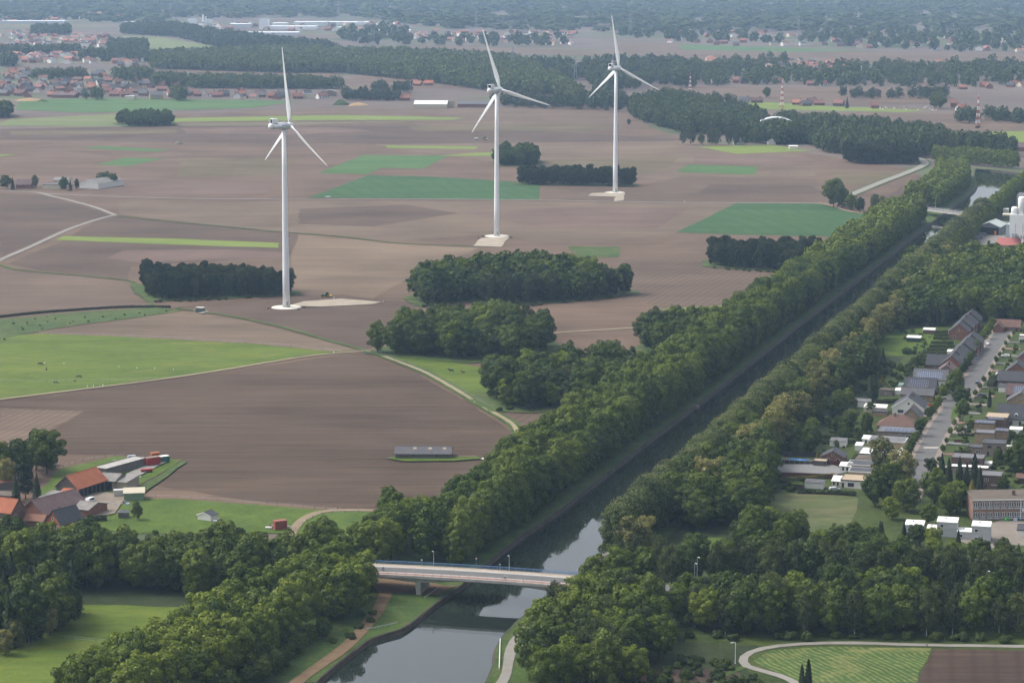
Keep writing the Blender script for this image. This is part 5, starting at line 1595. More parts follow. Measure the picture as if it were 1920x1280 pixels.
def house(label, px0, px1, pyb, depth, hw, hr=3.0, style='gx', wall=None, rf=None, azm=STREET_AZ, win=(), rwin=(), lwin=(), door=None, chim=None, group=None, name='house', cat='house', over=0.35, frame=None, solar=None, lwall=None, loc=None, width=None):
    if loc is None:
        c, w = place(px0, px1, pyb, azm)
    else:
        c, w = loc, width
    t = thing(name, label, cat, (c.x, c.y, 0), -R(azm), group)
    x0, x1, y0, y1 = -w / 2, w / 2, 0.0, depth
    wall = wall or W_RED
    rf = rf or R_SLATE
    mb = MB()
    if style == 'flat':
        mb.box(x0, x1, y0, y1, -0.2, hw)
        mb.build('wall', wall, t)
        e = 0.12
        rm = MB().box(x0 - e, x1 + e, y0 - e, y1 + e, hw, hw + 0.12).build('roof', rf, t)
        tr = MB()
        tr.box(x0 - e - .05, x1 + e + .05, y0 - e - .05, y0 - e + .12, hw - 0.12, hw + 0.3).box(x0 - e - .05, x1 + e + .05, y1 + e - .12, y1 + e + .05, hw - 0.12, hw + 0.3)
        tr.box(x0 - e - .05, x0 - e + .12, y0 - e + .12, y1 + e - .12, hw - 0.12, hw + 0.3).box(x1 + e - .12, x1 + e + .05, y0 - e + .12, y1 + e - .12, hw - 0.12, hw + 0.3)
        tr.build('fascia', lwall or FRAME_D, rm)
        zr = hw + 0.12
    elif style in ('gx', 'gy', 'hip', 'mono'):
        v = [(x0, y0, -.2), (x1, y0, -.2), (x1, y1, -.2), (x0, y1, -.2), (x0, y0, hw), (x1, y0, hw), (x1, y1, hw), (x0, y1, hw)]
        f = [(0, 3, 2, 1), (0, 1, 5, 4), (1, 2, 6, 5), (2, 3, 7, 6), (3, 0, 4, 7)]
        ym, xm = (y0 + y1) / 2, 0.0
        if style == 'gx':
            v += [(x0, ym, hw + hr), (x1, ym, hw + hr)]
            f = [(0, 3, 2, 1), (0, 1, 5, 4), (1, 2, 6, 9, 5), (2, 3, 7, 6), (3, 0, 4, 8, 7)]
            sl = hr / (depth / 2)
            planes = [[(x0 - over, y0 - over, hw - sl * over), (x1 + over, y0 - over, hw - sl * over), (x1 + over, ym, hw + hr), (x0 - over, ym, hw + hr)],
                      [(x1 + over, y1 + over, hw - sl * over), (x0 - over, y1 + over, hw - sl * over), (x0 - over, ym, hw + hr), (x1 + over, ym, hw + hr)]]
        elif style == 'gy':
            v += [(xm, y0, hw + hr), (xm, y1, hw + hr)]
            f = [(0, 3, 2, 1), (0, 1, 5, 8, 4), (1, 2, 6, 5), (2, 3, 7, 9, 6), (3, 0, 4, 7)]
            sl = hr / (w / 2)
            planes = [[(x0 - over, y1 + over, hw - sl * over), (x0 - over, y0 - over, hw - sl * over), (xm, y0 - over, hw + hr), (xm, y1 + over, hw + hr)],
                      [(x1 + over, y0 - over, hw - sl * over), (x1 + over, y1 + over, hw - sl * over), (xm, y1 + over, hw + hr), (xm, y0 - over, hw + hr)]]
        elif style == 'mono':
            v[6] = (x1, y1, hw + hr); v[7] = (x0, y1, hw + hr)
            sl = hr / depth
            planes = [[(x0 - over, y0 - over, hw - sl * over), (x1 + over, y0 - over, hw - sl * over), (x1 + over, y1 + over, hw + hr + sl * over), (x0 - over, y1 + over, hw + hr + sl * over)]]
        else:
            i = min(w, depth) / 2
            r0, r1 = (x0 + i, x1 - i)
            if r0 >= r1: r0 = r1 = 0.0
            planes = [[(x0 - over, y0 - over, hw - .1), (x1 + over, y0 - over, hw - .1), (r1, ym, hw + hr), (r0, ym, hw + hr)],
                      [(x1 + over, y1 + over, hw - .1), (x0 - over, y1 + over, hw - .1), (r0, ym, hw + hr), (r1, ym, hw + hr)],
                      [(x1 + over, y0 - over, hw - .1), (x1 + over, y1 + over, hw - .1), (r1, ym, hw + hr), (r1, ym + .001, hw + hr)],
                      [(x0 - over, y1 + over, hw - .1), (x0 - over, y0 - over, hw - .1), (r0, ym, hw + hr), (r0, ym + .001, hw + hr)]]
        mb.add(v, f)
        mb.build('wall', wall, t)
        mr = MB()
        for P_ in planes:
            a_, b_, c_ = (Vector(P_[k]) for k in range(3))
            n = (b_ - a_).cross(c_ - a_).normalized()
            if n.z < 0: n = -n
            top = [Vector(q) + n * 0.2 for q in P_]
            bot = [Vector(q) + n * 0.03 for q in P_]
            mr.add(top + bot, [(0, 1, 2, 3), (7, 6, 5, 4), (0, 4, 5, 1), (1, 5, 6, 2), (2, 6, 7, 3), (3, 7, 4, 0)])
        rm = mr.build('roof', rf, t)
        if style == 'gx':
            MB().tube([(x0 - over, ym, hw + hr + .2), (x1 + over, ym, hw + hr + .2)], 0.14, 6).build('ridge', rf, rm)
            MB().box(x0 - over, x1 + over, y0 - over - .16, y0 - over - .02, hw - sl * over - .12, hw - sl * over + .04).build('gutter', FRAME_D, rm)
        elif style == 'gy':
            MB().tube([(xm, y0 - over, hw + hr + .2), (xm, y1 + over, hw + hr + .2)], 0.14, 6).build('ridge', rf, rm)
            for s_ in (-1, 1):
                MB().tube([(xm, y0 - over - .03, hw + hr + .06), (s_ * (w / 2 + over), y0 - over - .03, hw - sl * over + .06)], 0.1, 4).build('verge_board', FRAME if wall in (W_WHITE,) else FRAME_D, rm)
        zr = hw + hr
    if chim:
        for cx, cy in chim:
            MB().box(cx - .35, cx + .35, cy - .3, cy + .3, hw + 0.1, zr + 0.9).build('chimney', W_BROWN if wall not in (W_TAN, W_YEL) else W_TAN, rm)
    for x, z, a_, b_ in win:
        window(t, x, z, a_, b_, 'f', y0 - 0.0, frame)
    for y, z, a_, b_ in rwin:
        window(t, y, z, a_, b_, 'r', x1, frame)
    for y, z, a_, b_ in lwin:
        window(t, y, z, a_, b_, 'l', x0, frame)
    if door is not None:
        d_ = MB().box(door - .5, door + .5, y0 - .06, y0 - .002, 0, 2.1).build('door', DOOR_M, t)
        MB().box(door + .3, door + .38, y0 - .10, y0 - .06, 1.0, 1.15).build('handle', steel_grey, d_)
    if solar:
        sx, n1, n2, mt = solar
        if style == 'gx':
            s_ = math.atan2(hr, depth / 2)
            ph = (depth / 2) / math.cos(s_) / (n2 + 1.2)
            solar_array(rm, sx, 0.5, n1, n2, 1.0, ph, s_, hw + 0.5 * math.tan(s_) + 0.32, mt)
        else:
            solar_array(rm, sx, 1.2, n1, n2, 1.7, 1.0, R(20), hw + 0.35, mt, True)
    return t

def front_windows(w, n, z, ww=1.3, hh=1.25):
    return [(-w / 2 + w * (k + 0.5) / n, z, ww, hh) for k in range(n)]

# --- terraces on the near side of the street (staggered units seen almost along the ridge)
def terrace(base, n, step, w, hw, hr, labels, dirn=None, sh=1.1):
    az_ = R(STREET_AZ)
    d = Vector((math.sin(az_), math.cos(az_), 0))
    s_ = Vector((math.cos(az_), -math.sin(az_), 0))
    for k in range(n):
        p = base + d * (k * step) + s_ * (sh * k * 0.5)
        house(labels % ordinal(k), 0, 0, 0, step - 0.02, hw + (0.35 if k % 2 else 0), hr, 'gy', W_BROWN if k % 2 else W_RED, R_SLATE, STREET_AZ,
              win=[(-2.2, 1.5, 1.2, 1.3), (0, 5.4, .9, .9)] if k == 0 else (), rwin=[(2.5, 1.5, 1.3, 1.3), (step - 2.5, 4.2, 1.2, 1.2)],
              chim=[(0.6, step - 1.2)], group='terraced houses', name='terraced_house', loc=p, width=w, over=0.25)
terrace(G(1783, 700), 6, 13.5, 10, 4.6, 4.0, '%s slate roofed unit up the nearer brick terrace')
terrace(G(1797, 638), 4, 13.5, 10.5, 4.6, 4.2, '%s slate roofed unit up the farther brick terrace')
house('brick house with wide dark roof at the foot of the terrace', 1738, 1802, 697, 10, 3.4, 4.2, 'gx', W_BROWN, R_SLATE, win=[(-4, 1.5, 1.5, 1.3)], chim=[(-4, 5)])
house('brown gabled brick house before the dark roofed one', 1750, 1796, 714, 13, 3.0, 4.6, 'gy', W_GREY, R_PURP, win=[(-1.5, 1.5, 1.5, 1.4), (3, 1.5, 1.0, 1.4), (0, 5, 1, 1)], chim=[(1, 5)])
house('grey roofed house with a double row of blue solar panels', 1713, 1773, 724, 11, 3.2, 4.0, 'gx', W_WHITE, R_GREY, win=[(-4, 1.6, 1.4, 1.2), (3, 1.6, 1.4, 1.2)], solar=(-6.5, 12, 2, SOLAR_P), chim=[(3, 6.4)])
house('slate roofed house with one dark field of solar panels', 1697, 1752, 742, 11, 3.2, 4.3, 'gx', W_GREY, R_SLATE, solar=(-5.5, 9, 3, SOLAR), chim=[(-5, 6)], rwin=[(3, 1.6, 1.4, 1.3)])
house('low slate roofed house before the dark solar roof', 1690, 1748, 752, 8, 3.0, 2.4, 'gx', W_TAN, R_GREY, win=[(-3, 1.5, 1.5, 1.2), (3, 1.5, 1.5, 1.2)], chim=[(-4, 4), (4, 4)])
house('white gabled house with slate roof facing the camera', 1674, 1730, 778, 15, 3.3, 4.6, 'gy', W_WHITE, R_SLATE, win=[(-3.2, 1.6, 2.6, 1.4), (0.3, 5.2, 0.9, 0.9), (2.6, 1.6, 1.0, 1.2)], rwin=[(4, 1.6, 1.4, 1.3), (9, 1.6, 1.4, 1.3)], chim=[(1.5, 7)], frame=FRAME_D)
house('tan brick house with small grey gable beside the white one', 1689, 1724, 795, 11, 3.0, 4.0, 'gy', W_TAN, R_GREY, win=[(0, 4.2, .8, .8)], chim=[(.8, 5)])
house('red-brown hip roofed bungalow', 1646, 1716, 812, 12, 2.8, 4.2, 'hip', W_RED, R_BROWN, win=[(-5, 1.5, 1.5, 1.2), (-2.5, 1.5, 1.5, 1.2), (1, 1.5, 2.2, 1.6)], chim=[(-1.5, 5)], over=.6)
house('flat roofed brick bungalow with rows of solar panels', 1645, 1716, 824, 13, 3.0, 0, 'flat', W_GREY, F_GREY, win=[(1.5, 1.6, 1.7, 1.1), (5, 1.6, 2.2, 1.3)], solar=(-5.5, 7, 3, SOLAR_P), rwin=[(3, 1.5, 1.4, 1.2)])
house('beige brick bungalow with grey flat roof', 1629, 1694, 842, 10, 3.2, 0, 'flat', W_YEL, F_GREY, win=[(-4.5, 1.5, .9, 1.8)], lwall=FRAME)
house('long white bungalow with broad pale flat roof', 1611, 1685, 868, 13, 3.4, 0, 'flat', W_WHITE, F_WHITE, rwin=[(2, 1.6, 1.0, 1.6), (4.5, 1.6, 1.0, 1.6), (7, 1.6, 1.0, 1.6), (9.5, 1.6, 1.0, 1.6)], win=[(2.5, 1.4, 1.2, 1.2)])
house('brick bungalow with brown flat roof', 1606, 1672, 876, 8.5, 2.9, 0.7, 'hip', W_GREY, F_BROWN, win=[(-3, 1.4, 2.2, 1.0), (3, 1.4, 1.5, 1.0)])
house('dark felt roofed bungalow streaked with pale patches', 1590, 1664, 886, 9, 2.8, 0, 'flat', W_GREY, F_DARK, win=[(-5, 1.4, 1.6, 1.0), (-1, 1.4, 2.0, 1.0)], lwall=FRAME)
house('yellow brick bungalow with dark felt roof behind the white one', 1592, 1650, 899, 8, 2.9, 0, 'flat', W_YEL, F_DARK, win=[(-1.5, 1.6, 1.8, .9)], lwall=FRAME)
house('white bungalow with beige flat roof at the bottom of the gardens', 1577, 1628, 916, 11, 3.1, 0, 'flat', W_WHITE, F_BEIGE, win=[(-1.5, 1.5, 2.4, 1.5), (3.4, 1.5, 1.5, 1.5)], frame=FRAME_D, door=-4.6)
t = house('lean-to glass veranda beside the white bungalow', 1560, 1576, 912, 6, 2.1, .8, 'mono', W_CREAM, F_WHITE, win=[(-1, 1.2, .9, 1.6), (.6, 1.2, .9, 1.6)], name='veranda', cat='veranda')
house('white veranda with glass front before the dark felt roof', 1575, 1594, 884, 4.5, 2.2, .6, 'mono', FRAME, F_WHITE, win=[(-.8, 1.2, 1.0, 1.6), (.8, 1.2, 1.0, 1.6)], name='veranda', cat='veranda')
house('white veranda beside the beige bungalow', 1617, 1630, 833, 5, 2.3, .5, 'mono', FRAME, F_WHITE, win=[(0, 1.2, 1.0, 1.6)], name='veranda', cat='veranda')
# garden buildings on that side
def shed(label, px0, px1, pyb, depth, h, wall, rf, hr=0.5, style='mono', **kw):
    return house(label, px0, px1, pyb, depth, h, hr, style, wall, rf, over=0.15, name='shed', cat='shed', **kw)
house('red brick garden house with dark gable', 1540, 1581, 868, 8, 2.6, 2.3, 'gy', W_RED, R_SLATE, win=[(-1.8, 1.3, 1.6, 1.5), (2.2, 1.3, 1.3, 1.2), (0, 3.4, .9, .9)], frame=FRAME)
shed('white shed with ivy and grey roof beside a hedge', 1509, 1543, 917, 4, 2.5, W_WHITE, R_GREY)
shed('white garden garage far behind the gardens', 1601, 1630, 764, 5, 2.6, W_WHITE, F_GREY)
shed('long cream lean-to with pale flat roof', 1620, 1660, 775, 6, 2.6, W_CREAM, F_WHITE)
shed('grey felt roofed garage between garden walls', 1636, 1662, 782, 5, 2.4, W_TAN, F_DARK, 0, 'flat')
shed('tan garden shed with flat roof by the dark conifers', 1649, 1672, 743, 6, 2.8, W_GREY, F_BROWN, 0, 'flat', win=[(0, 1.5, .9, .7)])
shed('small white shed beside the long pale bungalow', 1603, 1616, 846, 5, 2.3, W_WHITE, F_WHITE)
shed('pale shed with dark roof among the garden trees', 1556, 1585, 838, 5, 2.4, W_WHITE, F_GREY)
shed('small dark roofed white playhouse on the garden lawn', 1464, 1478, 830, 4, 1.8, W_WHITE, R_SLATE, 1.4, 'gy')
shed('brown open shelter on the paved garden', 1525, 1548, 875, 5, 2.2, W_WOOD, F_BEIGE, 0, 'flat')
shed('small dog house at the end of the pool fence', 1453, 1463, 873, 3, 1.6, W_WOOD, R_GREY, 1.0, 'gy')
shed('garden hut with a green sod roof by the hedge gate', 1484, 1503, 918, 4, 2.1, plain('dark red boards', (0.09, 0.03, 0.03), .8), G_LAWN, .8, 'hip')
shed('white roofed shed behind the farther terrace', 1731, 1752, 627, 4, 2.4, W_BROWN, F_WHITE)
shed('green garden cabin with pale roof on the lawn', 1700, 1725, 642, 5, 2.4, plain('green boards', (0.05, 0.09, 0.06), .8), F_WHITE)
shed('green roofed lean-to behind the solar roofed houses', 1684, 1692, 732, 5, 2.3, W_WHITE, plain('green sheet roof', (0.16, 0.25, 0.21), .6))
shed('white roofed lean-to behind the low slate house', 1678, 1688, 741, 4, 2.2, W_WHITE, F_WHITE)
shed('pale shed against the nearer terrace', 1776, 1790, 668, 4, 2.3, W_CREAM, F_WHITE)
shed('green roofed shed against the farther terrace', 1778, 1790, 630, 4, 2.3, W_WHITE, plain('green sheet roof', (0.16, 0.25, 0.21), .6))
# pool in its paved garden
field('patio', [(1432, 884), (1465, 872), (1560, 872), (1590, 886), (1560, 893), (1440, 889)], plain('grey paving', (0.22, 0.215, 0.21), .9), 'grey paved garden with pool', 'patio', 6, .05)
pl = G(1497, 868)
t = thing('swimming_pool', 'raised garden pool with blue water', 'pool', pl, -R(STREET_AZ))
MB().box(-7.5, 7.5, -2.2, 2.2, 0, 1.5).build('wall', plain('pool boards', (0.09, 0.085, 0.075), .8), t)
MB().box(-3.6, 3.6, -1.6, 1.6, 1.5, 1.56).build('water', plain('pool water', (0.07, 0.24, 0.55), .1, .6), t)
for k in range(8):
    MB().box(-7.5 + k * 2.1, -7.4 + k * 2.1, -2.32, -2.2, 0, 1.65).build('post', steel_grey, t)

# --- the other side of the street
house('brown roofed bungalow at the end of the street', 1866, 1911, 622, 9, 2.8, 3.2, 'gx', W_RED, R_BROWN, win=[(2, 1.4, 2, 1.2)], door=5.0)
house('gabled wing of the brown roofed bungalow', 1862, 1879, 625, 8, 2.8, 2.6, 'gy', W_RED, R_BROWN)
house('white garden garage right of the street trees', 1911, 1932, 640, 6, 2.8, 0, 'flat', W_WHITE, F_WHITE)
house('far slate roofed brick house at the right edge', 1906, 1940, 690, 12, 4.5, 4.0, 'gy', W_RED, R_SLATE)
house('brick house with slate gables above the white van', 1886, 1925, 712, 12, 4.0, 4.2, 'gy', W_RED, R_SLATE, win=[(-2.2, 3.8, 1.0, 1.2), (2, 3.8, 1, 1.2)], frame=FRAME)
house('two storey brick house with wide slate roof and yellow flag', 1872, 1940, 733, 10, 4.8, 3.6, 'gx', W_BROWN, R_SLATE, win=[(-2.5, 3.9, 1.4, 1.3), (1, 3.9, 1.4, 1.3), (4, 3.9, 1.4, 1.3)])
shed('white garage door block under the wide slate roof', 1872, 1884, 736, 6, 2.6, W_WHITE, R_SLATE, .8)
house('purple roofed house with a pale solar field', 1888, 1945, 752, 9, 3.0, 4.2, 'gx', W_BROWN, R_PURP, solar=(-4.0, 12, 2, SOLAR_P))
house('tan gabled house with dark roof at the right edge', 1889, 1938, 763, 9, 2.6, 4.0, 'gy', W_TAN, R_GREY, win=[(0, 4.2, .8, .8)])
t = house('white house with three rounded dormers in a slate roof', 1871, 1950, 799, 11, 3.2, 5.2, 'gx', W_WHITE, R_SLATE, win=[(-6.5, 1.5, 1.5, 1.3), (-3.5, 1.5, 1.5, 1.3), (3, 1.5, 1.4, 1.6)], door=0.4)
for k in range(3):
    dm = MB()
    x = -5.6 + k * 4.2
    dm.tube([(x, 0.9, 4.55), (x, 3.4, 4.55)], 0.85, 14).box(x - .85, x + .85, 0.9, 3.4, 3.7, 4.55)
    o = dm.build('dormer', W_WHITE, t)
    MB().box(x - .45, x + .45, 0.85, 0.895, 3.9, 5.0).build('pane', GLASS, o)
house('brick flat with beige gravel roof behind the solar boxes', 1848, 1887, 806, 11, 5.4, 0, 'flat', W_BROWN, F_BEIGE, win=[(2, 1.5, 1.5, 1.2)], solar=None)
house('tan box house with tilted solar rows, left of the pair', 1827, 1862, 814, 8, 4.6, 0, 'flat', W_TAN, F_GREY, solar=(-3.2, 4, 2, SOLAR_P))
house('dark brick box house with a grid of solar panels', 1848, 1884, 808, 6, 4.8, 0, 'flat', W_BROWN, F_DARK, solar=(-3.5, 4, 2, SOLAR_P))
house('tan cube house with grey flat roof above the street', 1828, 1862, 835, 8, 5.2, 0, 'flat', W_TAN, F_GREY)
house('small tan cube with white solar tray behind the tan cube house', 1865, 1888, 828, 7, 4.4, 0, 'flat', W_TAN, F_GREY, solar=(-1.8, 2, 2, SOLAR_P))
house('two storey tan house with dark flat roof and two upper windows', 1843, 1882, 857, 9, 5.6, 0, 'flat', W_GREY, F_DARK, win=[(-1.7, 4.2, 1.6, 1.1), (2, 4.2, 1.6, 1.1), (-2.2, 1.3, .9, 2.0)], frame=FRAME_D)
house('low dark roofed garage wing left of the two storey tan house', 1814, 1844, 852, 7, 2.9, 0, 'flat', W_GREY, F_DARK, win=[(1, 1.3, 2.2, 1.0)])
house('purple brick house with grey flat roof beside the dark firs', 1785, 1841, 882, 9, 5.0, 0, 'flat', W_BROWN, F_GREY, win=[(1.5, 3.8, 1.5, 1.0), (4.2, 3.8, 1.5, 1.0)], frame=FRAME_D)
house('low white roofed wing below the purple brick house', 1784, 1850, 890, 5, 2.9, 0, 'flat', W_GREY, F_WHITE, win=[(0, 1.6, 1.6, .9)])
house('purple brick two storey box with pale roof and blue door', 1839, 1875, 918, 9, 5.4, 0, 'flat', W_BROWN, F_GREY, win=[(-1.6, 3.9, 1.7, .9), (1.7, 2.0, 3, .4)], door=-1.9, frame=FRAME)
shed('white carport roof right of the purple brick house', 1843, 1858, 880, 3, 2.3, W_WHITE, F_WHITE)
shed('white awning right of the two storey tan house', 1882, 1896, 850, 3, 2.3, W_WHITE, F_WHITE)
shed('orange boarded garden shed at the right edge', 1896, 1922, 845, 5, 2.4, plain('orange boards', (0.30, 0.14, 0.06), .8), F_GREY)
shed('white shed roof among hedges at the right edge', 1893, 1915, 815, 4, 2.2, W_WHITE, F_WHITE)
shed('brown garden shed above the school', 1905, 1928, 908, 5, 2.5, plain('red brown boards', (0.13, 0.06, 0.045), .8), R_BROWN, 1.2, 'gx')

# --- school
az_s = -3
c, w = place(1823, 1965, 975, az_s)
sch = thing('school', 'two storey brick school with long rows of white windows', 'school', (c.x, c.y, 0), -R(az_s))
SW, SD, SH = w, 10.0, 7.6
MB().box(-SW / 2, SW / 2, 0, SD, -.2, SH).build('wall', brick('school brick', (0.30, 0.17, 0.125)), sch)
rm = MB().add([(-SW / 2 - .4, -.4, SH), (SW / 2 + .4, -.4, SH), (SW / 2 + .4, SD + .4, SH + 1.3), (-SW / 2 - .4, SD + .4, SH + 1.3), (-SW / 2 - .4, -.4, SH + .3), (SW / 2 + .4, -.4, SH + .3), (SW / 2 + .4, SD + .4, SH + 1.6), (-SW / 2 - .4, SD + .4, SH + 1.6)], [(0, 3, 2, 1), (4, 5, 6, 7), (0, 1, 5, 4), (1, 2, 6, 5), (2, 3, 7, 6), (3, 0, 4, 7)]).build('roof', F_BROWN, sch)
MB().box(-SW / 2 - .45, SW / 2 + .45, -.5, -.41, SH - .1, SH + .35).build('gutter', FRAME, rm)
MB().box(1.5, 2.6, 4, 5, SH + .8, SH + 2.6).build('chimney', W_BROWN, rm)
band = plain('blue grey spandrel', (0.22, 0.27, 0.32), .6)
nb = 11
bw = SW / nb
for r_ in range(2):
    z = 1.0 + r_ * 3.7
    for k in range(nb):
        x = -SW / 2 + bw * (k + .5)
        for q in range(3):
            window(sch, x + (q - 1) * bw * .27, z + 1.25, bw * .25, 1.7, 'f', 0)
        MB().box(x - bw * .4, x + bw * .4, -.07, -.003, z - .15, z + .38).build('spandrel', band, sch)
        MB().box(x - bw * .42, x + bw * .42, -.16, -.004, z - .32, z - .15).build('sill', FRAME, sch)
MB().box(SW * .13, SW * .13 + .25, -.2, -.05, 0, SH).build('downpipe', FRAME, sch)
bn_ = MB().box(SW * .155, SW * .27, -.09, -.03, 3.3, 4.25).build('banner', sign_white, sch)
MB().box(SW * .185, SW * .25, -.10, -.0905, 3.3, 4.25).build('banner_print', plain('banner orange', (0.75, 0.32, 0.03), .6), bn_)
# white classroom blocks
def cabin(label, px0, px1, pyb, depth, h, storeys, win=1):
    az_ = 14
    c, w = place(px0, px1, pyb, az_)
    t = thing('classroom_block', label, 'cabin', (c.x, c.y, 0), -R(az_), 'white classroom blocks')
    wl_ = plain('cabin grey', (0.42, 0.43, 0.43), .6)
    for s_ in range(storeys):
        MB().box(-w / 2, w / 2, 0, depth, s_ * h + (0 if s_ else -.2), s_ * h + h - .05).build('module', wl_, t)
        window(t, -w * .25, s_ * h + 1.5, 1.2, 1.1, 'f', 0)
        for k in range(2):
            window(t, depth * (.3 + .4 * k), s_ * h + 1.5, 1.2, 1.2, 'r', w / 2)
    r_ = MB().box(-w / 2 - .15, w / 2 + .15, -.15, depth + .15, storeys * h - .048, storeys * h + .2).build('roof', plain('white cabin roof', (0.72, 0.70, 0.68), .6), t)
    MB().tube([(-w * .1, depth * .6, storeys * h + .2), (-w * .1, depth * .6, storeys * h + .7)], .25, 8).build('vent', steel_grey, r_)
cabin('two storey white classroom block nearest the schoolyard', 1822, 1855, 1018, 8, 3.0, 2)
cabin('white classroom block in the middle of the row', 1757, 1793, 1008, 8, 2.8, 2)
cabin('leftmost white classroom block half behind trees', 1697, 1730, 1000, 8, 3.0, 1)
cabin('low white classroom link beside the nearest block', 1795, 1822, 1012, 6, 2.9, 1)
cabin('low pale classroom link left of the middle block', 1738, 1757, 1006, 6, 2.9, 1)
shed('dark roofed open shelter in the schoolyard', 1908, 1960, 1008, 8, 2.6, W_WHITE, R_SLATE, 1.0, 'gx')
for px_, lab, cm, sz in ((1888, 'green recycling igloo by the school wall', (0.06, 0.28, 0.05), 1.3), (1902, 'white bin by the school wall', (.6, .6, .6), .8), (1905.5, 'white bin next to the blue one by the school wall', (.6, .6, .6), .8), (1909, 'blue bin by the school wall', (.03, .07, .35), 1.0)):
    p = G(px_, 977)
    t = thing('bin', lab, 'bin', p)
    mt = plain('bin %.2f %.2f' % (cm[0], cm[2]), cm, .5)
    if 'igloo' in lab:
        MB().tube([(0, 0, 0), (0, 0, .8), (0, 0, 1.3), (0, 0, 1.6)], [1.1, 1.15, .85, .3], 14).build('body', mt, t, True)
        MB().tube([(0, -.95, 1.1), (0, -1.05, 1.1)], .22, 10).build('hatch', dark_gap, t)
    else:
        MB().add([(-.25, -.3, .1), (.25, -.3, .1), (.25, .3, .1), (-.25, .3, .1), (-.33, -.38, 1.1), (.33, -.38, 1.1), (.33, .38, 1.1), (-.33, .38, 1.1)], [(0, 3, 2, 1), (4, 5, 6, 7), (0, 1, 5, 4), (1, 2, 6, 5), (2, 3, 7, 6), (3, 0, 4, 7)]).build('body', mt, t)
        MB().box(-.36, .36, -.42, .4, 1.1, 1.18).build('lid', mt, t)
        for s_ in (-1, 1):
            MB().tube([(s_ * .3, .3, .12), (s_ * .36, .3, .12)], .12, 8).build('wheel', dark_gap, t)

# --- works beyond the trees
silo_w = plain('silo white', (0.74, 0.74, 0.73), .5, .3, 0, .08, .4)
hall = house('open-fronted works hall with pale gabled roof', 1834, 1873, 441, 26, 6.0, 3.2, 'gy', plain('hall cladding', (0.20, 0.20, 0.21), .7), plain('pale green sheet roof', (0.42, 0.46, 0.43), .6), azm=22, name='works_hall', cat='hall')
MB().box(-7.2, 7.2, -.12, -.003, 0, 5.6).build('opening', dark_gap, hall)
MB().box(4.2, 5.6, -.5, -.14, 0, 3.4).build('orange_gate', plain('orange paint', (0.75, 0.28, 0.03), .6), hall)
t = thing('silo', 'white works silo cluster on steel legs at the right edge', 'silo', G(1916, 478), -R(15))
MB().box(-9, 9, 2, 14, 14, 27).build('housing', silo_w, t)
for k, x in enumerate((-6, -1.5, 3, 7)):
    MB().tube([(x, 6, 27), (x, 6, (31, 38, 38, 38)[k]), (x, 6, (32, 39, 39, 39)[k])], [2.4, 2.4, 1.6], 16).build('cylinder', silo_w, t, True)
for x in (-5, 0, 5):
    MB().box(x - .1, x + .1, 1.9, 1.995, 14.5, 21).build('seam', plain('seam grey', (.25, .25, .26), .7), t)
for x, x2 in ((-3, 0), (0, 0), (3, 0)):
    MB().tube([(x * 1.3, 3, 14), (x2, 3, 9.5)], .25, 6).build('strut', silo_w, t)
MB().tube([(0, 3, -.2), (0, 3, 9.6)], .85, 10).build('leg', silo_w, t)
for x in (-8, 8):
    MB().tube([(x, 12, -.2), (x, 12, 14)], .6, 8).build('leg', silo_w, t)
MB().box(-14, -9.01, 3, 10, 26, 27).build('conveyor', W_CREAM, t)
house('grey block works building left of the silo', 1886, 1902, 447, 14, 9.5, 0, 'flat', plain('pale grey cladding', (0.42, 0.46, 0.48), .7), plain('pale cladding roof', (0.45, 0.47, 0.47), .7), azm=18, name='works_building', cat='building')
house('concrete works shed with two rust-red roofs', 1869, 1916, 478, 14, 6.5, 3.4, 'mono', plain('stained concrete', (0.33, 0.29, 0.24), .9, .2, 0, .3, .4), plain('rust red sheets', (0.36, 0.115, 0.10), .7), azm=14, win=[(-6, 3.5, 1.0, 3.0), (6.5, 3.2, 2.2, 2)], frame=FRAME_D, name='works_building', cat='building')
house('white quayside warehouse beyond the works', 1908, 1960, 387, 20, 8, 0.8, 'mono', W_WHITE, F_GREY, azm=18, name='warehouse', cat='building')
shed('white office cabin behind the works hall', 1881, 1890, 404, 5, 4.5, W_WHITE, F_WHITE)
pal = [plain('grey pallet', (0.24, 0.25, 0.27), .8), plain('dark stacked steel', (0.10, 0.10, 0.12), .7), plain('brown scrap', (0.11, 0.065, 0.05), .9)]
rows_px = [(1842, 444), (1836, 449), (1829, 452), (1822, 458), (1826, 463), (1815, 462), (1812, 468), (1806, 466), (1803, 473), (1797, 470), (1810, 474), (1818, 469)]
for k, (px_, py_) in enumerate(rows_px):
    p = G(px_, py_)
    t = thing('pallet_stack', '%s grey stack along the left side of the works yard, counted from the hall' % ordinal(k), 'pallet stack', p, -R(18 + random.uniform(-4, 4)), 'stacks in the works yard')
    for z in range(3):
        MB().box(-2.6, 2.6, -1.5, 1.5, z * .95, z * .95 + .16).build('base_board', pal[1], t)
        MB().box(-2.5, 2.5, -1.4, 1.4, z * .95 + .16, z * .95 + .93).build('load', pal[0], t)
for px_, py_, lab, mt in ((1822, 480, 'brown scrap heap at the near edge of the works yard', 2), (1852, 474, 'dark machine parts in the middle of the works yard', 1), (1862, 473, 'second pile of dark machine parts in the works yard', 1)):
    p = G(px_, py_)
    t = thing('scrap_heap', lab, 'scrap', p)
    mb = MB()
    for _ in range(26):
        x, y, z = random.gauss(0, 2), random.gauss(0, 1.6), random.uniform(.2, 2.2)
        s_ = random.uniform(.4, 1.2)
        mb.cbox((x, y, z * (1 - min(.8, abs(x) / 6))), (s_ * 1.6, s_, s_))
    mb.build('heap', pal[mt], t)['kind'] = 'stuff'
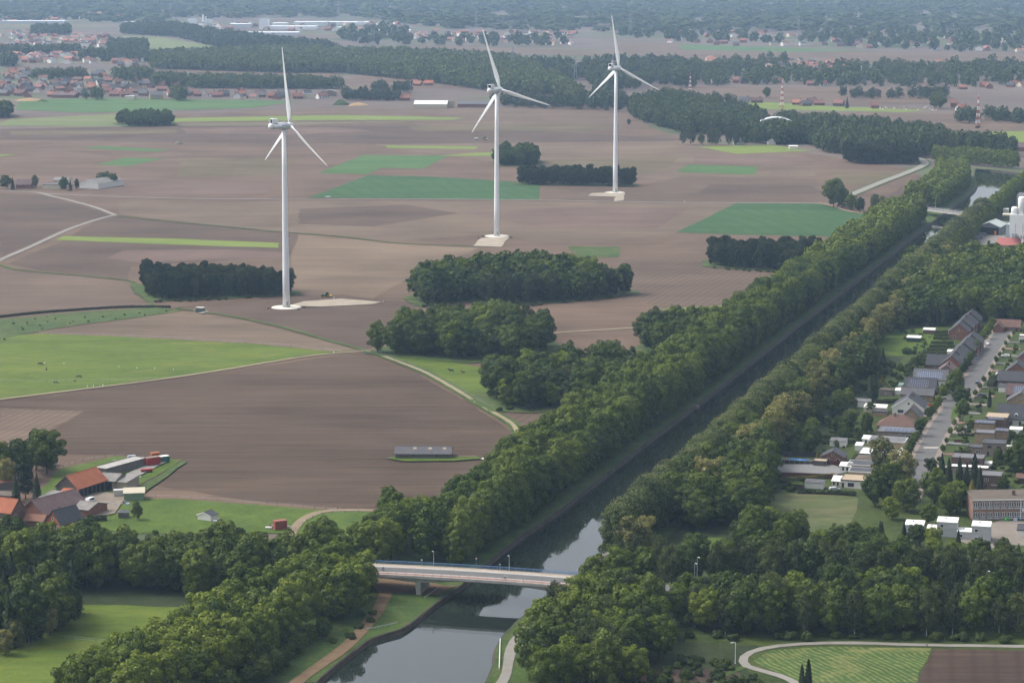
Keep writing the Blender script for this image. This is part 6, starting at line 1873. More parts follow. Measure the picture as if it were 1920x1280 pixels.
# ---------------------------------------------------------------- hedges, garden planting, street furniture
HEDGE_Y = leafmat('yellow hedge leaves', (0.09, 0.10, 0.015), (0.14, 0.14, 0.02), (0.20, 0.19, 0.03), 0.2)
HEDGE_D = leafmat('dark hedge leaves', (0.018, 0.036, 0.010), (0.030, 0.056, 0.014), (0.046, 0.078, 0.018), 0.2)
def hedge(label, pts, w=0.9, h=1.6, mat=None, name='hedge'):
    L = smooth_line([p[:2] for p in pts], 1.0)
    o2 = Vector((L[0].x, L[0].y))
    g = np.random.default_rng(len(L) * 7 + int(abs(L[0].x)))
    tot = sum((L[i + 1] - L[i]).length for i in range(len(L) - 1))
    n = int(min(5000, tot * (h * 2 + w) * 12))
    t_ = g.random(n) * (len(L) - 1)
    i = t_.astype(int)
    LA = np.array([[p.x - o2.x, p.y - o2.y] for p in L])
    f = (t_ - i)[:, None]
    c = LA[i] * (1 - f) + LA[i + 1] * f
    d = LA[i + 1] - LA[i]
    d /= np.maximum(np.linalg.norm(d, axis=1, keepdims=True), 1e-6)
    nn = np.stack([-d[:, 1], d[:, 0]], 1)
    per = g.random(n) * (2 * h + w)
    side = np.where(per < h, -1.0, np.where(per < 2 * h, 1.0, 0.0))
    off = np.where(side != 0, side * w / 2, (per - 2 * h) - w / 2) + g.normal(size=n) * .06
    z = np.where(side == -1, per, np.where(side == 1, per - h, h)) + g.normal(size=n) * .06
    p = np.concatenate([c + nn * off[:, None], z[:, None]], 1)
    nr = np.concatenate([nn * side[:, None], np.where(side == 0, 1.0, .25)[:, None]], 1)
    nr = unit(nr + g.normal(size=(n, 3)) * .3)
    t = thing(name, label, 'hedge', (o2.x, o2.y, 0))
    link(bpy.data.objects.new('foliage', quads_mesh('foliage', leaf_quads(p, nr, .42, g), mat or LM['hedge'])), t)
    MB().tube([(LA[k][0], LA[k][1], h * .45) for k in range(0, len(LA))], w * .38, 5).build('stem_mass', bark, t)
    return t
def wall_run(label, pts, h, mat, name='garden_wall', w=0.25, cat='wall'):
    L = smooth_line([p[:2] for p in pts], 3.0)
    o2 = L[0].copy()
    t = thing(name, label, cat, (o2.x, o2.y, 0))
    for i in range(len(L) - 1):
        a_, b_ = L[i] - o2, L[i + 1] - o2
        d = (b_ - a_).normalized()
        n_ = Vector((-d.y, d.x)) * w / 2
        mb = MB()
        q = [a_ - n_, b_ - d * .03 - n_, b_ - d * .03 + n_, a_ + n_]
        mb.prism([(v.x, v.y) for v in q], -.1, h)
        mb.build('panel', mat, t)
    return t
fence_red = plain('red brown fence', (0.12, 0.045, 0.035), .85, .2, 0, .2, .6)
fence_dark = plain('dark fence boards', (0.05, 0.045, 0.042), .9, .2, 0, .3, .6)
wall_run('long red-brown board fence below the pool garden', PX([(1450, 895), (1500, 896), (1560, 899), (1578, 900)]), 2.2, fence_red, 'fence', .12, 'fence')
wall_run('short red-brown fence beside the brick garden house', PX([(1548, 873), (1566, 873), (1586, 874)]), 2.0, fence_red, 'fence', .12, 'fence')
wall_run('dark board fence behind the pool', PX([(1470, 857), (1500, 857), (1530, 858)]), 2.2, fence_dark, 'fence', .12, 'fence')
wall_run('grey panel fence below the dark garden tree', PX([(1536, 781), (1570, 780), (1612, 780)]), 2.0, W_WOOD, 'fence', .12, 'fence')
wall_run('dark gate panels left of the white gabled house drive', PX([(1733, 775), (1745, 775), (1752, 775)]), 2.2, fence_dark, 'fence', .12, 'fence')
wall_run('dark red fence at the street corner garden', PX([(1789, 831), (1800, 831), (1817, 832)]), 1.6, fence_red, 'fence', .12, 'fence')
hedge('long dark hedge under the white bungalow garden', PX([(1495, 926), (1530, 927), (1580, 929), (1605, 931)]), 1.2, 2.0, HEDGE_D)
hedge('bright yellow hedge above the white shed', PX([(1480, 903), (1520, 901), (1550, 898), (1565, 896)]), 1.4, 2.0, HEDGE_Y)
hedge('clipped green hedge across the middle gardens', PX([(1536, 823), (1570, 822), (1610, 820), (1640, 820)]), 1.4, 2.0)
hedge('second clipped hedge below the first in the middle gardens', PX([(1540, 833), (1570, 833), (1615, 832)]), 1.3, 1.8)
hedge('dark tall hedge left of the veranda garden', PX([(1462, 905), (1475, 906), (1500, 907)]), 1.2, 2.0, HEDGE_D)
for k, (y_, x0_, x1_) in enumerate(((645, 1745, 1788), (652, 1742, 1790), (658, 1738, 1786), (664, 1730, 1780), (671, 1720, 1772), (677, 1708, 1768), (683, 1704, 1745), (637, 1750, 1786), (631, 1752, 1782), (625, 1735, 1780))):
    hedge('%s garden hedge counted up the slope behind the terraces' % ordinal(9 - k if k > 6 else 6 - k) + (' top' if k > 6 else ''), PX([(x0_, y_), ((x0_ + x1_) / 2, y_), (x1_, y_)]), 1.3, 1.7)
hedge('square clipped hedge on the street corner', PX([(1797, 812), (1803, 805), (1822, 797), (1830, 797)]), 2.0, 1.9)
hedge('front hedge of the street corner lawn', PX([(1796, 818), (1812, 818), (1828, 818)]), 1.4, 1.7)
hedge('dark hedge beside the two storey slate house', PX([(1858, 728), (1862, 718), (1868, 712)]), 3.5, 2.6, HEDGE_D)
hedge('hedge before the low garage wing', PX([(1790, 851), (1800, 850), (1812, 849)]), 1.2, 1.5)
hedge('hedge at the right edge below the white shed roof', PX([(1889, 822), (1900, 822), (1925, 823)]), 1.4, 2.0)
hedge('hedge behind the purple brick house', PX([(1845, 871), (1870, 872), (1900, 873)]), 1.3, 1.8)
hedge('dark hedge by the white garage in the upper gardens', PX([(1545, 760), (1580, 758), (1600, 758)]), 1.6, 2.0, HEDGE_D)
hedge('dark hedge row beside the tan garden shed', PX([(1640, 757), (1660, 757), (1685, 756)]), 1.6, 2.2, HEDGE_D)
hedge('hedge between beige and white bungalows', PX([(1590, 872), (1600, 866), (1606, 858)]), 1.2, 1.8)
hedge('hedge under the trees left of the mown meadow drive', PX([(1505, 1008), (1530, 1008), (1560, 1009)]), 1.6, 2.0, HEDGE_D)
hedge('thin dark hedge above the young orchard strip', PX([(-20, 598), (60, 589), (150, 582), (240, 577), (320, 577)]), 1.6, 1.4, HEDGE_D)

# garden trees, singly surveyed
GT = [(1805, 792, 'street', 1.9, 'leafy tree on the grass island in the street'), (1790, 747, 'oak', .75, 'brownish round tree above the grass island'), (1802, 766, 'oak', .62, 'lighter round tree on the grass island'),
      (1640, 752, 'cypress', 1.25, 'tall dark conifer column beside the tan garden shed'), (1632, 754, 'cypress', 1.1, 'second dark conifer column beside the tan garden shed'), (1654, 727, 'gold', .8, 'golden conifer beside the dark columns'),
      (1655, 693, 'spruce', .75, 'dark pyramidal spruce below the green lawn'), (1572, 772, 'oak', .62, 'dark round garden tree by the white garage'), (1515, 800, 'robinia', .62, 'pale garden tree behind the clipped hedges'),
      (1520, 852, 'oak', .7, 'broad dark garden tree above the pool'), (1533, 862, 'gold', .5, 'yellow-green conifer by the garden house'), (1484, 845, 'cypress', .6, 'small dark cypress beside the playhouse'),
      (1625, 812, 'lime', .5, 'rounded garden tree before the hip roofed bungalow'), (1590, 808, 'oak', .55, 'dark spreading garden tree left of the rounded one'), (1550, 795, 'shrub', 1.6, 'large shrub under the panel fence'),
      (1652, 898, 'robinia', .95, 'large pale-flowered tree below the bungalows'), (1690, 925, 'robinia', 1.0, 'large flowering tree beside the street end'), (1668, 940, 'oak', .95, 'dark oak under the flowering trees'), (1640, 950, 'oak', .8, 'dark oak at the mown meadow corner'), (1700, 960, 'oak', .8, 'dark oak below the street end'), (1672, 975, 'fresh', .55, 'pale young tree above the white classrooms'),
      (1745, 915, 'pine', .85, 'dark fir with spreading boughs beside the street'), (1765, 918, 'spruce', .95, 'tall dark fir right of the spreading one'), (1778, 920, 'spruce', .85, 'dark fir in the middle of the fir group'), (1798, 925, 'spruce', .9, 'broad dark fir before the purple brick house'), (1812, 925, 'spruce', .8, 'fir before the low white roofed wing'), (1826, 928, 'cypress', 1.35, 'tall pointed cypress left of the purple brick box'), (1836, 930, 'cypress', 1.1, 'second pointed cypress left of the purple brick box'), (1822, 938, 'gold', 1.0, 'golden conifer above the school'),
      (1752, 945, 'oak', .85, 'dark rounded tree left of the school'), (1793, 962, 'lime', .8, 'bright rounded tree left of the school'), (1780, 965, 'oak', .7, 'dark rounded tree beside the bright one'), (1740, 985, 'fresh', .5, 'small yellowish tree above the classrooms'), (1880, 930, 'oak', .42, 'wide brownish shrub above the school roof'),
      (1905, 890, 'oak', .8, 'dark garden tree at the right edge above the school'), (1925, 880, 'oak', .9, 'dark tree cut by the right edge'), (1855, 765, 'cypress', .75, 'dark cypress beside the street drive'), (1889, 728, 'cypress', .8, 'slim dark tree before the slate house'), (1871, 868, 'lime', .38, 'small round tree before the two storey tan house'), (1817, 850, 'shrub', 1.3, 'light shrub before the garage wing'),
      (1850, 577, 'oak', .9, 'tree beside the end of the terrace'), (1828, 600, 'oak', .85, 'dark tree behind the farther terrace'), (1855, 605, 'lime', .8, 'lighter tree behind the farther terrace'), (1770, 612, 'spruce', .9, 'dark spruce left of the farther terrace'), (1757, 610, 'spruce', .85, 'second dark spruce left of the farther terrace'), (1744, 612, 'spruce', .95, 'third dark spruce left of the farther terrace'), (1712, 610, 'oak', .6, 'low dark tree beyond the lawn'), (1690, 625, 'oak', .6, 'dark tree at the left end of the lawn'),
      (1700, 665, 'shrub', 1.5, 'bright shrub on the lawn edge'), (1670, 690, 'shrub', 1.4, 'yellow-green shrub below the lawn'), (1688, 703, 'street', 1.0, 'small tree beside the gravel garden'), (1720, 690, 'oak', .4, 'small dark tree left of the terrace foot')]
for px_, py_, k, s_, lab in GT:
    p = G(px_, py_)
    plant(k, p.x, p.y, s_, lab)
# street trees and planting beds along both footways
az_ = R(STREET_AZ)
i = 0
for x, y, d in row_line(SL, -6.3, 17, 12, 470, .4):
    plant('street', x, y, random.uniform(1.0, 1.35), '%s street tree up the left footway' % ordinal(i), 'street trees on the left footway')
    q = Vector((x, y)) + Vector((math.sin(az_), math.cos(az_))) * 4
    plant('shrub', q.x, q.y, random.uniform(.4, .55), '%s clipped bush up the left footway' % ordinal(i), 'bushes on the left footway')
    i += 1
i = 0
for x, y, d in row_line(SL, 6.3, 19, 40, 470, .4):
    plant('street', x, y, random.uniform(.5, .75), '%s small round street tree up the right footway' % ordinal(i), 'street trees on the right footway')
    i += 1
i = 0
for x, y, d in row_line(SL, -11.5, 12, 120, 470, 1.5):
    plant('shrub', x, y, random.uniform(.5, .9), '%s front garden bush along the left houses' % ordinal(i), 'front garden bushes')
    i += 1
i = 0
for x, y, d in row_line(SL, 12, 12, 60, 470, 1.5):
    plant('shrub', x, y, random.uniform(.5, .9), '%s front garden bush along the right houses' % ordinal(i), 'front garden bushes on the right')
    i += 1
# scattered garden shrubs
def shrubs(px, sp, label, group, lo=.4, hi=1.0):
    for k, p in enumerate(scatter(PX(px), sp, .48)):
        plant('shrub', p[0], p[1], random.uniform(lo, hi), label, group)
shrubs([(1540, 790), (1640, 785), (1640, 835), (1545, 850)], 6.5, 'leafy shrub in the middle gardens', 'shrubs of the middle gardens')
shrubs([(1640, 690), (1720, 685), (1700, 740), (1640, 745), (1600, 745)], 6.5, 'leafy shrub in the upper gardens', 'shrubs of the upper gardens', .5, 1.3)
shrubs([(1440, 890), (1560, 900), (1480, 925), (1445, 920)], 8, 'garden shrub near the green roofed hut', 'shrubs near the green roofed hut')
shrubs([(1690, 616), (1790, 640), (1780, 690), (1720, 690)], 7, 'small shrub among the terrace gardens', 'shrubs of the terrace gardens', .3, .8)
shrubs([(1840, 790), (1930, 800), (1930, 915), (1860, 915), (1845, 870)], 6.5, 'garden shrub behind the street on the right', 'shrubs of the right gardens', .4, 1.0)
shrubs([(1200, 1262), (1300, 1240), (1390, 1250), (1440, 1300), (1150, 1300), (1180, 1225)], 5.5, 'low bush beside the path bend', 'bushes beside the path bend', .6, 1.3)
shrubs([(1240, 1192), (1500, 1196), (1900, 1200), (1900, 1206), (1500, 1203), (1250, 1202)], 6, 'low bush at the foot of the wooded slope', 'bushes at the foot of the slope', .7, 1.3)
shrubs([(965, 1185), (990, 1160), (1040, 1130), (1050, 1140), (1000, 1180), (985, 1220), (975, 1260)], 6, 'young bush beside the riverside path', 'bushes beside the riverside path', .6, 1.2)
shrubs([(640, 1215), (690, 1180), (705, 1150), (690, 1140), (650, 1180), (600, 1220)], 6, 'bush at the foot of the poplars by the muddy track', 'bushes by the muddy track', .6, 1.1)
shrubs([(0, 600), (290, 580), (330, 584), (130, 612), (0, 640)], 13, 'sapling in the young orchard strip', 'orchard saplings', .25, .45)
shrubs([(285, 566), (420, 561), (548, 554), (545, 556), (420, 563), (288, 568)], 5, 'undergrowth bush at the pine wood edge', 'bushes at the pine wood edge', .5, .9)
shrubs([(778, 574), (900, 575), (980, 574), (1180, 555), (1180, 557), (990, 577), (800, 578)], 8, 'undergrowth bush at the larger copse edge', 'bushes at the larger copse edge', .6, 1.1)
shrubs([(935, 768), (1000, 771), (1100, 766), (1180, 742), (1182, 747), (1100, 771), (935, 772)], 7, 'undergrowth bush at the ragged copse edge', 'bushes at the ragged copse edge', .6, 1.1)
shrubs([(1330, 501), (1440, 509), (1500, 514), (1440, 512), (1330, 504)], 6, 'undergrowth bush at the avenue pine wood edge', 'bushes at the avenue pine wood', .5, .8)

# drives and terraces in front of the houses
paver = [plain('drive pavers', (0.27, 0.235, 0.20), .9, .2, 0, .2, .5), plain('grey drive', (0.19, 0.185, 0.18), .9, .2, 0, .2, .5), plain('red drive', (0.26, 0.16, 0.13), .9, .2, 0, .2, .5)]
SLs = smooth_line(SL, 3.0)
for k in range(30):
    side = -1 if k % 2 else 1
    j = int(len(SLs) * (.16 + .78 * k / 30))
    d = (SLs[j + 1] - SLs[j]).normalized()
    nn = Vector((d.y, -d.x)) * side
    c0 = SLs[j] + nn * 6.3
    c1 = SLs[j] + nn * random.uniform(12, 17)
    hw_ = random.uniform(1.6, 3.2)
    field('driveway', [tuple(c0 - d * hw_), tuple(c0 + d * hw_), tuple(c1 + d * hw_), tuple(c1 - d * hw_)], paver[k % 3], '%s driveway up the %s side of the street' % (ordinal(k // 2), 'left' if side < 0 else 'right'), 'driveway', 1e9, 0, True)
# ---------------------------------------------------------------- vehicles
tyre_m = plain('tyre rubber', (0.03, 0.03, 0.03), .8)
def paint(name, c):
    return plain('paint ' + name, c, .3, .5, 0, .06, .8)
def car(label, p, rz, col, van=False, cat='car', z=0.0):
    t = thing('van' if van else 'car', label, 'van' if van else cat, (p.x, p.y, z or p.z), rz)
    L_, W_ = (2.5, .95) if van else (2.15, .88)
    prof = [(-L_, .35), (-L_, .95), (-L_ + .15, 1.05), (-L_ + .35, 1.95 if van else 1.35), (.9 if van else .55, 1.98 if van else 1.42), (1.55 if van else 1.2, 1.15 if van else .98), (L_ - .1, .85), (L_, .55), (L_, .35)]
    n = len(prof)
    vs, fs = [], []
    for s_, k in ((-1, 1), (1, 1)):
        for x, z_ in prof:
            vs.append((x, s_ * W_ * (1 if z_ < 1.06 else .86), z_))
    fs = [tuple(range(n)), tuple(range(2 * n - 1, n - 1, -1))] + [(i, n + i, n + (i + 1) % n, (i + 1) % n) for i in range(n)]
    body = MB().add(vs, fs).build('body', col, t)
    zt = 1.9 if van else 1.34
    g_ = MB()
    for s_ in (-1, 1):
        g_.add([(-L_ + .45, s_ * W_ * .99, 1.08), (1.0, s_ * W_ * .99, 1.08), (.5, s_ * W_ * .875, zt), (-L_ + .6, s_ * W_ * .875, zt)], [(0, 1, 2, 3)])
    g_.build('side_window', GLASS, body)
    a_, b_ = ((.95, 1.93), (1.53, 1.18)) if van else ((.6, 1.38), (1.17, 1.02))
    MB().add([(a_[0] + .03, -W_ * .8, a_[1] + .01), (a_[0] + .03, W_ * .8, a_[1] + .01), (b_[0] + .03, W_ * .86, b_[1] + .02), (b_[0] + .03, -W_ * .86, b_[1] + .02)], [(0, 1, 2, 3)]).build('windscreen', GLASS, body)
    for x in (-L_ + .75, L_ - .75):
        for s_ in (-1, 1):
            MB().tube([(x, s_ * (W_ - .18), .32), (x, s_ * (W_ + .02), .32)], .32, 12).build('wheel', tyre_m, t)
    for s_ in (-1, 1):
        MB().cbox((L_ + .0, s_ * .6, .68), (.06, .3, .14)).build('headlight', sign_white, t)
        MB().cbox((-L_ - .0, s_ * .65, .8), (.06, .22, .16)).build('tail_light', sign_red, t)
    return t
silver, whitep, darkblue, redpt = paint('silver', (.48, .49, .50)), paint('white', (.72, .72, .72)), paint('dark blue', (.02, .03, .08)), paint('red', (.4, .03, .02))
car('silver car beside the white bungalow', G(1565, 919), R(8), silver)
car('dark blue car before the terrace foot', G(1815, 686), R(195), darkblue)
car('silver car parked before the nearer terrace', G(1822, 678), R(190), silver)
car('grey van with dark windows parked before the nearer terrace', G(1824, 672), R(190), silver, True)
car('white car parked by the farther terrace', G(1847, 630), R(185), whitep)
car('white van right of the village street', G(1876, 706), R(0), whitep, True)
car('white car on the pale lane across the plain', G(614.5, 371), R(180), whitep)
car('silver car on the embankment road right of the bridge', G(1347, 1111, 5.2), R(170), silver, z=5.75)
car('white car in the trees beyond the bridge', G(1338, 1043), R(150), whitep)
car('white van glimpsed among the embankment trees', G(1360, 1098, 5.0), R(175), whitep, True)
for k, (f_, sd, off, cl, lab) in enumerate(((.22, -1, 9, whitep, 'white car on a left drive near the street end'), (.34, 1, 9.5, silver, 'silver car on a right drive above the dark firs'), (.45, -1, 9.5, redpt, 'red car on a drive left of the crossing'), (.52, 1, 9, darkblue, 'dark car on a right drive by the corner hedge'), (.66, -1, 9, silver, 'silver car on a left drive above the island'), (.78, 1, 9, whitep, 'white car on a right drive near the small round trees'), (.6, 1, 3.2, darkblue, 'dark car parked at the right kerb'), (.86, -1, 3.2, silver, 'silver car parked at the far left kerb'))):
    j = int(len(SLs) * f_)
    d = (SLs[j + 1] - SLs[j]).normalized()
    q = SLs[j] + Vector((d.y, -d.x)) * sd * off
    car(lab, Vector((q.x, q.y, .3)), math.atan2(d.y, d.x) + (0 if off < 5 else 1.57), cl, z=.3)
def tractor(label, p, rz, s_=1.0):
    gr, ye = paint('tractor green', (.04, .14, .035)), paint('tractor yellow', (.65, .50, .02))
    t = thing('tractor', label, 'tractor', p, rz)
    t.scale = (s_, s_, s_)
    MB().box(.1, 2.4, -.45, .45, .75, 1.6).build('bonnet', gr, t)
    cab = MB().box(-1.3, .1, -.8, .8, .9, 1.55).box(-1.35, .15, -.85, .85, 2.65, 2.85).build('cab', gr, t)
    MB().box(-1.2, .02, -.74, .74, 1.55, 2.65).build('glazing', GLASS, cab)
    for s2 in (-1, 1):
        w_ = MB().tube([(-.9, s2 * .75, .9), (-.9, s2 * 1.25, .9)], .9, 16).build('rear_wheel', tyre_m, t)
        MB().tube([(-.9, s2 * 1.252, .9), (-.9, s2 * 1.28, .9)], .5, 12).build('rim', ye, w_)
        w_ = MB().tube([(1.7, s2 * .6, .6), (1.7, s2 * .95, .6)], .6, 14).build('front_wheel', tyre_m, t)
        MB().tube([(1.7, s2 * .952, .6), (1.7, s2 * .98, .6)], .32, 12).build('rim', ye, w_)
    MB().tube([(1.6, .3, 1.6), (1.6, .3, 2.5)], .06, 6).build('exhaust', dark_gap, t)
    MB().box(-2.9, -1.5, -1.5, 1.5, .5, 1.0).build('implement', ye, t)
tractor('green tractor with yellow rims on the hardstanding by the nearest turbine', G(611, 557), R(200), 1.15)
tractor('green tractor working the far plain left of the middle turbine', G(908, 262), R(180), 1.2)
t = thing('farm_trailer', 'pale sprayer trailer working left of the far tractor', 'trailer', G(893, 262), R(180))
MB().box(-2, 2, -1.1, 1.1, .9, 2.2).build('tank', whitep, t)
MB().box(-2.4, 2.6, -.9, .9, .65, .9).build('chassis', steel_grey, t)
for s_ in (-1, 1):
    MB().tube([(-.5, s_ * .9, .6), (-.5, s_ * 1.2, .6)], .6, 12).build('wheel', tyre_m, t)
# barge on the far basin
t = thing('barge', 'small dark work barge moored on the far canal basin', 'barge', G(1888, 365, WZ), R(8))
MB().prism([(-12, -2.5), (9, -2.5), (13, -1.2), (13, 1.2), (9, 2.5), (-12, 2.5)], WZ - .5, .6).build('hull', plain('barge black', (.035, .035, .045), .6), t)
MB().box(-10, -5, -1.8, 1.8, .6, 3.0).build('wheelhouse', plain('barge grey green', (.10, .12, .11), .6), t)
MB().box(-3, 8, -1.7, 1.7, .6, 1.3).build('hold_cover', plain('barge hold', (.06, .07, .07), .7), t)
MB().tube([(6, 0, 1.2), (6, 0, 5)], .1, 6).build('mast', steel_grey, t)
# green hut beside the track and its white marker
t = thing('transformer_hut', 'small green transformer hut beside the field track', 'hut', G(375.5, 585), R(-18))
MB().box(-2.2, 2.2, -1.3, 1.3, 0, 2.6).build('wall', plain('hut green', (0.12, 0.17, 0.145), .7), t)
MB().box(-2.4, 2.4, -1.5, 1.5, 2.6, 2.8).build('roof', pad_mat, t)
for x in (-1.1, 1.1):
    MB().box(x - .7, x + .7, -1.35, -1.302, .1, 2.2).build('door', plain('hut door', (0.09, 0.13, 0.115), .6), t)
field('pad', [(372, 588), (388, 584), (392, 586), (378, 590)], conc, 'pale slab beside the green hut', 'pad', 5, .05)
for px_, py_, lab in ((364, 584, 'white marker post beside the green hut'), (626, 560, 'white marker post beside the tractor'), (718, 567, 'white marker post at the tip of the hardstanding'), (1283, 380, 'white marker post on the straight lane'), (193, 725, 'white meadow post near the track'), (175, 726, 'white meadow post left of its twin near the track'), (164, 727, 'short white post by the meadow corner'), (223, 690, 'white post in the middle of the meadow'), (257, 692, 'white post right of the meadow middle'), (290, 693, 'white post in the right half of the meadow'), (325, 695, 'white post near the right end of the meadow'), (120, 684, 'white post between the horses'), (626, 662, 'white post at the tip of the meadow')):
    p = G(px_, py_)
    t = thing('marker_post', lab, 'post', p)
    MB().tube([(0, 0, -.1), (0, 0, 1.1)], .1, 6).build('shaft', sign_white, t)
    MB().tube([(0, 0, 1.1), (0, 0, 1.3)], [.13, .08], 6).build('cap', sign_white, t)
# fence lines: posts with a wire
def post_fence(label, pts, sp, h=1.3, r=.07, mat=None):
    L = smooth_line(pts, 1.5)
    o2 = L[0].copy()
    t = thing('post_fence', label, 'fence', (o2.x, o2.y, 0))
    me = MB().tube([(0, 0, -.1), (0, 0, h)], r, 5).mesh('post')
    me.materials.append(mat or W_WOOD)
    acc, nx = 0.0, 0.0
    for i in range(len(L) - 1):
        acc += (L[i + 1] - L[i]).length
        if acc >= nx:
            q = link(bpy.data.objects.new('post', me), t)
            q.location = ((L[i] - o2).x, (L[i] - o2).y, 0)
            nx += sp
    for z in (h * .5, h * .92):
        MB().tube([((p - o2).x, (p - o2).y, z) for p in L[::2]], .02, 3).build('wire', steel_grey, t)
post_fence('post fence across the horse meadow', PX([(-10, 717), (80, 716), (150, 716), (240, 714), (300, 712)]), 5)
post_fence('post fence along the top of the horse meadow', PX([(72, 626), (240, 632), (480, 645), (640, 660)]), 7)
post_fence('post fence below the large ploughed field', PX([(270, 932), (380, 937), (500, 946), (640, 958)]), 5)
post_fence('post fence round the small horse meadow', PX([(700, 661), (770, 685), (850, 725), (930, 770)]), 5)
post_fence('post fence crossing the shaded meadow', PX([(120, 1198), (180, 1204), (260, 1208)]), 4)
post_fence('post fence behind the farm paddock', PX([(108, 882), (150, 866), (215, 856), (240, 853)]), 5)
post_fence('post fence beside the curving dirt track', PX([(548, 1000), (575, 978), (610, 965), (680, 962)]), 5)
# ---------------------------------------------------------------- the farm at the left
FA = 38.0
def fb(label, px0, px1, pyb, depth, hw, hr, style, wall, rf, azm, **kw):
    kw.setdefault('name', 'barn'); kw.setdefault('cat', 'barn')
    return house(label, px0, px1, pyb, depth, hw, hr, style, wall, rf, azm=azm, **kw)
field('farmyard', [(60, 960), (130, 925), (200, 925), (240, 930), (215, 965), (110, 985)], plain('farmyard earth', (0.25, 0.21, 0.165), .95, .1, 0, .35, .15), 'bare earth farmyard between barns', 'yard')
field('track', [(236, 932), (280, 905), (345, 866), (352, 868), (300, 905), (262, 932)], G_ROUGH, 'worn grass track beside the farm field', 'path')
field('slab', [(238, 890), (300, 862), (316, 866), (255, 897)], conc, 'concrete slab with containers behind the farm', 'pad', 6, .1)
big = fb('open-sided barn with bright orange tiled roof', 104, 148, 934, 18, 4.4, 4.2, 'gy', W_WOOD, R_ORANGE, 27, over=.6)
BW = place(104, 148, 934, 27)[1] / 2
for k in range(7):
    MB().box(BW + .12, BW + .42, .6 + k * 2.6, .9 + k * 2.6, 0, 4.25).build('post', W_WOOD, big)
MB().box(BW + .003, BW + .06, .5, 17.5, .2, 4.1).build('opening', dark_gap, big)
fb('low lean-to with rusty red tiles below the orange barn', 110, 138, 941, 5, 2.8, 1.2, 'mono', W_CREAM, R_ORANGE, 14)
b2 = fb('dark-mouthed cart shed with sagging grey roof', 182, 216, 918, 12, 3.6, 1.6, 'gx', plain('shed blockwork', (0.38, 0.33, 0.25), .9), R_FIBRE, 14, over=.6)
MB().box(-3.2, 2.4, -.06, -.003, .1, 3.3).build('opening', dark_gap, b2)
fb('pale grey shed at the right end of the barns', 214, 238, 919, 10, 3.2, .9, 'mono', plain('shed blockwork', (0.38, 0.33, 0.25), .9), R_FIBRE, 20)
fb('long narrow open shelter with silvery sheet roof', 174, 200, 893, 25, 3.2, 0, 'flat', W_WOOD, plain('silvery sheets', (0.36, 0.34, 0.31), .6, .3, 0, .35, .4), 31, name='shelter', cat='shelter')
fb('long low grey roofed byre in the farmyard', 108, 168, 968, 12, 3.0, 1.6, 'gx', W_RED, R_FIBRE, 26)
fb('dark mouthed grey lean-to beside the byre', 72, 108, 948, 8, 2.8, 1.0, 'mono', W_WOOD, R_FIBRE, 28)
fb('big barn with purple-brown tiled roof', 36, 86, 978, 22, 3.4, 4.6, 'gy', W_RED, R_PURP, 34, over=.5)
fb('small barn with pale skylight strips in a red roof', 44, 82, 990, 6, 2.8, 1.6, 'gx', W_BROWN, R_RUST, 12)
sk = bpy.data.objects
house('orange gabled brick farmhouse cut by the left edge', -40, 24, 990, 9, 6.2, 4.0, 'gx', W_BROWN, R_ORANGE, azm=24, win=[(-4.5, 1.6, 1.3, 1.6), (-.5, 1.6, 1.3, 1.6), (-4.5, 4.6, 1.2, 1.4), (-.5, 4.6, 1.2, 1.4)], rwin=[(3, 4.6, 1.2, 1.4), (3, 1.6, 1.2, 1.4)])
house('orange brick house with slate roof and white dormer', 84, 116, 996, 11, 3.0, 4.6, 'gy', plain('orange brick', (0.36, 0.13, 0.065), .9), R_SLATE, azm=36, win=[(-1.8, 1.6, 1.2, 1.2), (1.6, 1.6, 2.0, 1.2), (-.2, 4.6, .8, 1.1)], chim=[(-1, 4)])
house('low brick outbuilding at the left edge behind the farm', -25, 22, 945, 8, 3.2, 0, 'flat', W_RED, F_BROWN, azm=15, name='outbuilding', cat='outbuilding')
fb('rusty roofed open shed under the left trees', -8, 28, 918, 5, 2.8, .8, 'mono', W_WOOD, R_RUST, -25)
fb('white marquee tent roof among the farm trees', 22, 38, 898, 5, 2.4, 1.8, 'gy', W_WHITE, F_WHITE, -20, name='tent', cat='tent')
gs = fb('pale green lean-to shed with cream roof', 233, 270, 939, 7, 3.0, .5, 'mono', plain('pale green boards', (0.20, 0.30, 0.19), .8), plain('cream sheet roof', (0.48, 0.43, 0.32), .7), -8, name='shed', cat='shed')
fb('small grey garden kiosk below the green shed', 222, 240, 972, 3, 2.2, .8, 'hip', W_WOOD, R_GREY, 0, name='shed', cat='shed')
fb('small white-gabled animal shed in the paddock', 370, 396, 976, 4.5, 2.0, 1.1, 'gy', W_WHITE, R_SLATE, 28, name='shed', cat='shed', over=.3)
lb = fb('long derelict grey barn alone in the ploughed field', 741, 845, 861, 10, 2.3, 2.0, 'gx', W_WOOD, plain('weathered slate sheets', (0.115, 0.11, 0.118), .8, .2, 0, .3, .4), 1.5, over=.4)
for x in (-3.5, 2.8, 8.6):
    MB().add([(x - .7, 3.0, 3.74), (x + .7, 3.0, 3.74), (x + .7, 4.1, 4.18), (x - .7, 4.1, 4.18)], [(0, 1, 2, 3)]).build('roof_patch', F_BEIGE, lb)
window(lb, -4, 1.6, .7, .6, 'f', 0, FRAME_D); window(lb, 5.5, 1.6, .8, .7, 'f', 0, FRAME_D)
field('grass_patch', [(728, 862), (742, 856), (846, 858), (890, 856), (905, 862), (850, 866), (760, 867)], G_LAWN, 'grass fringe round the derelict barn', 'grass')
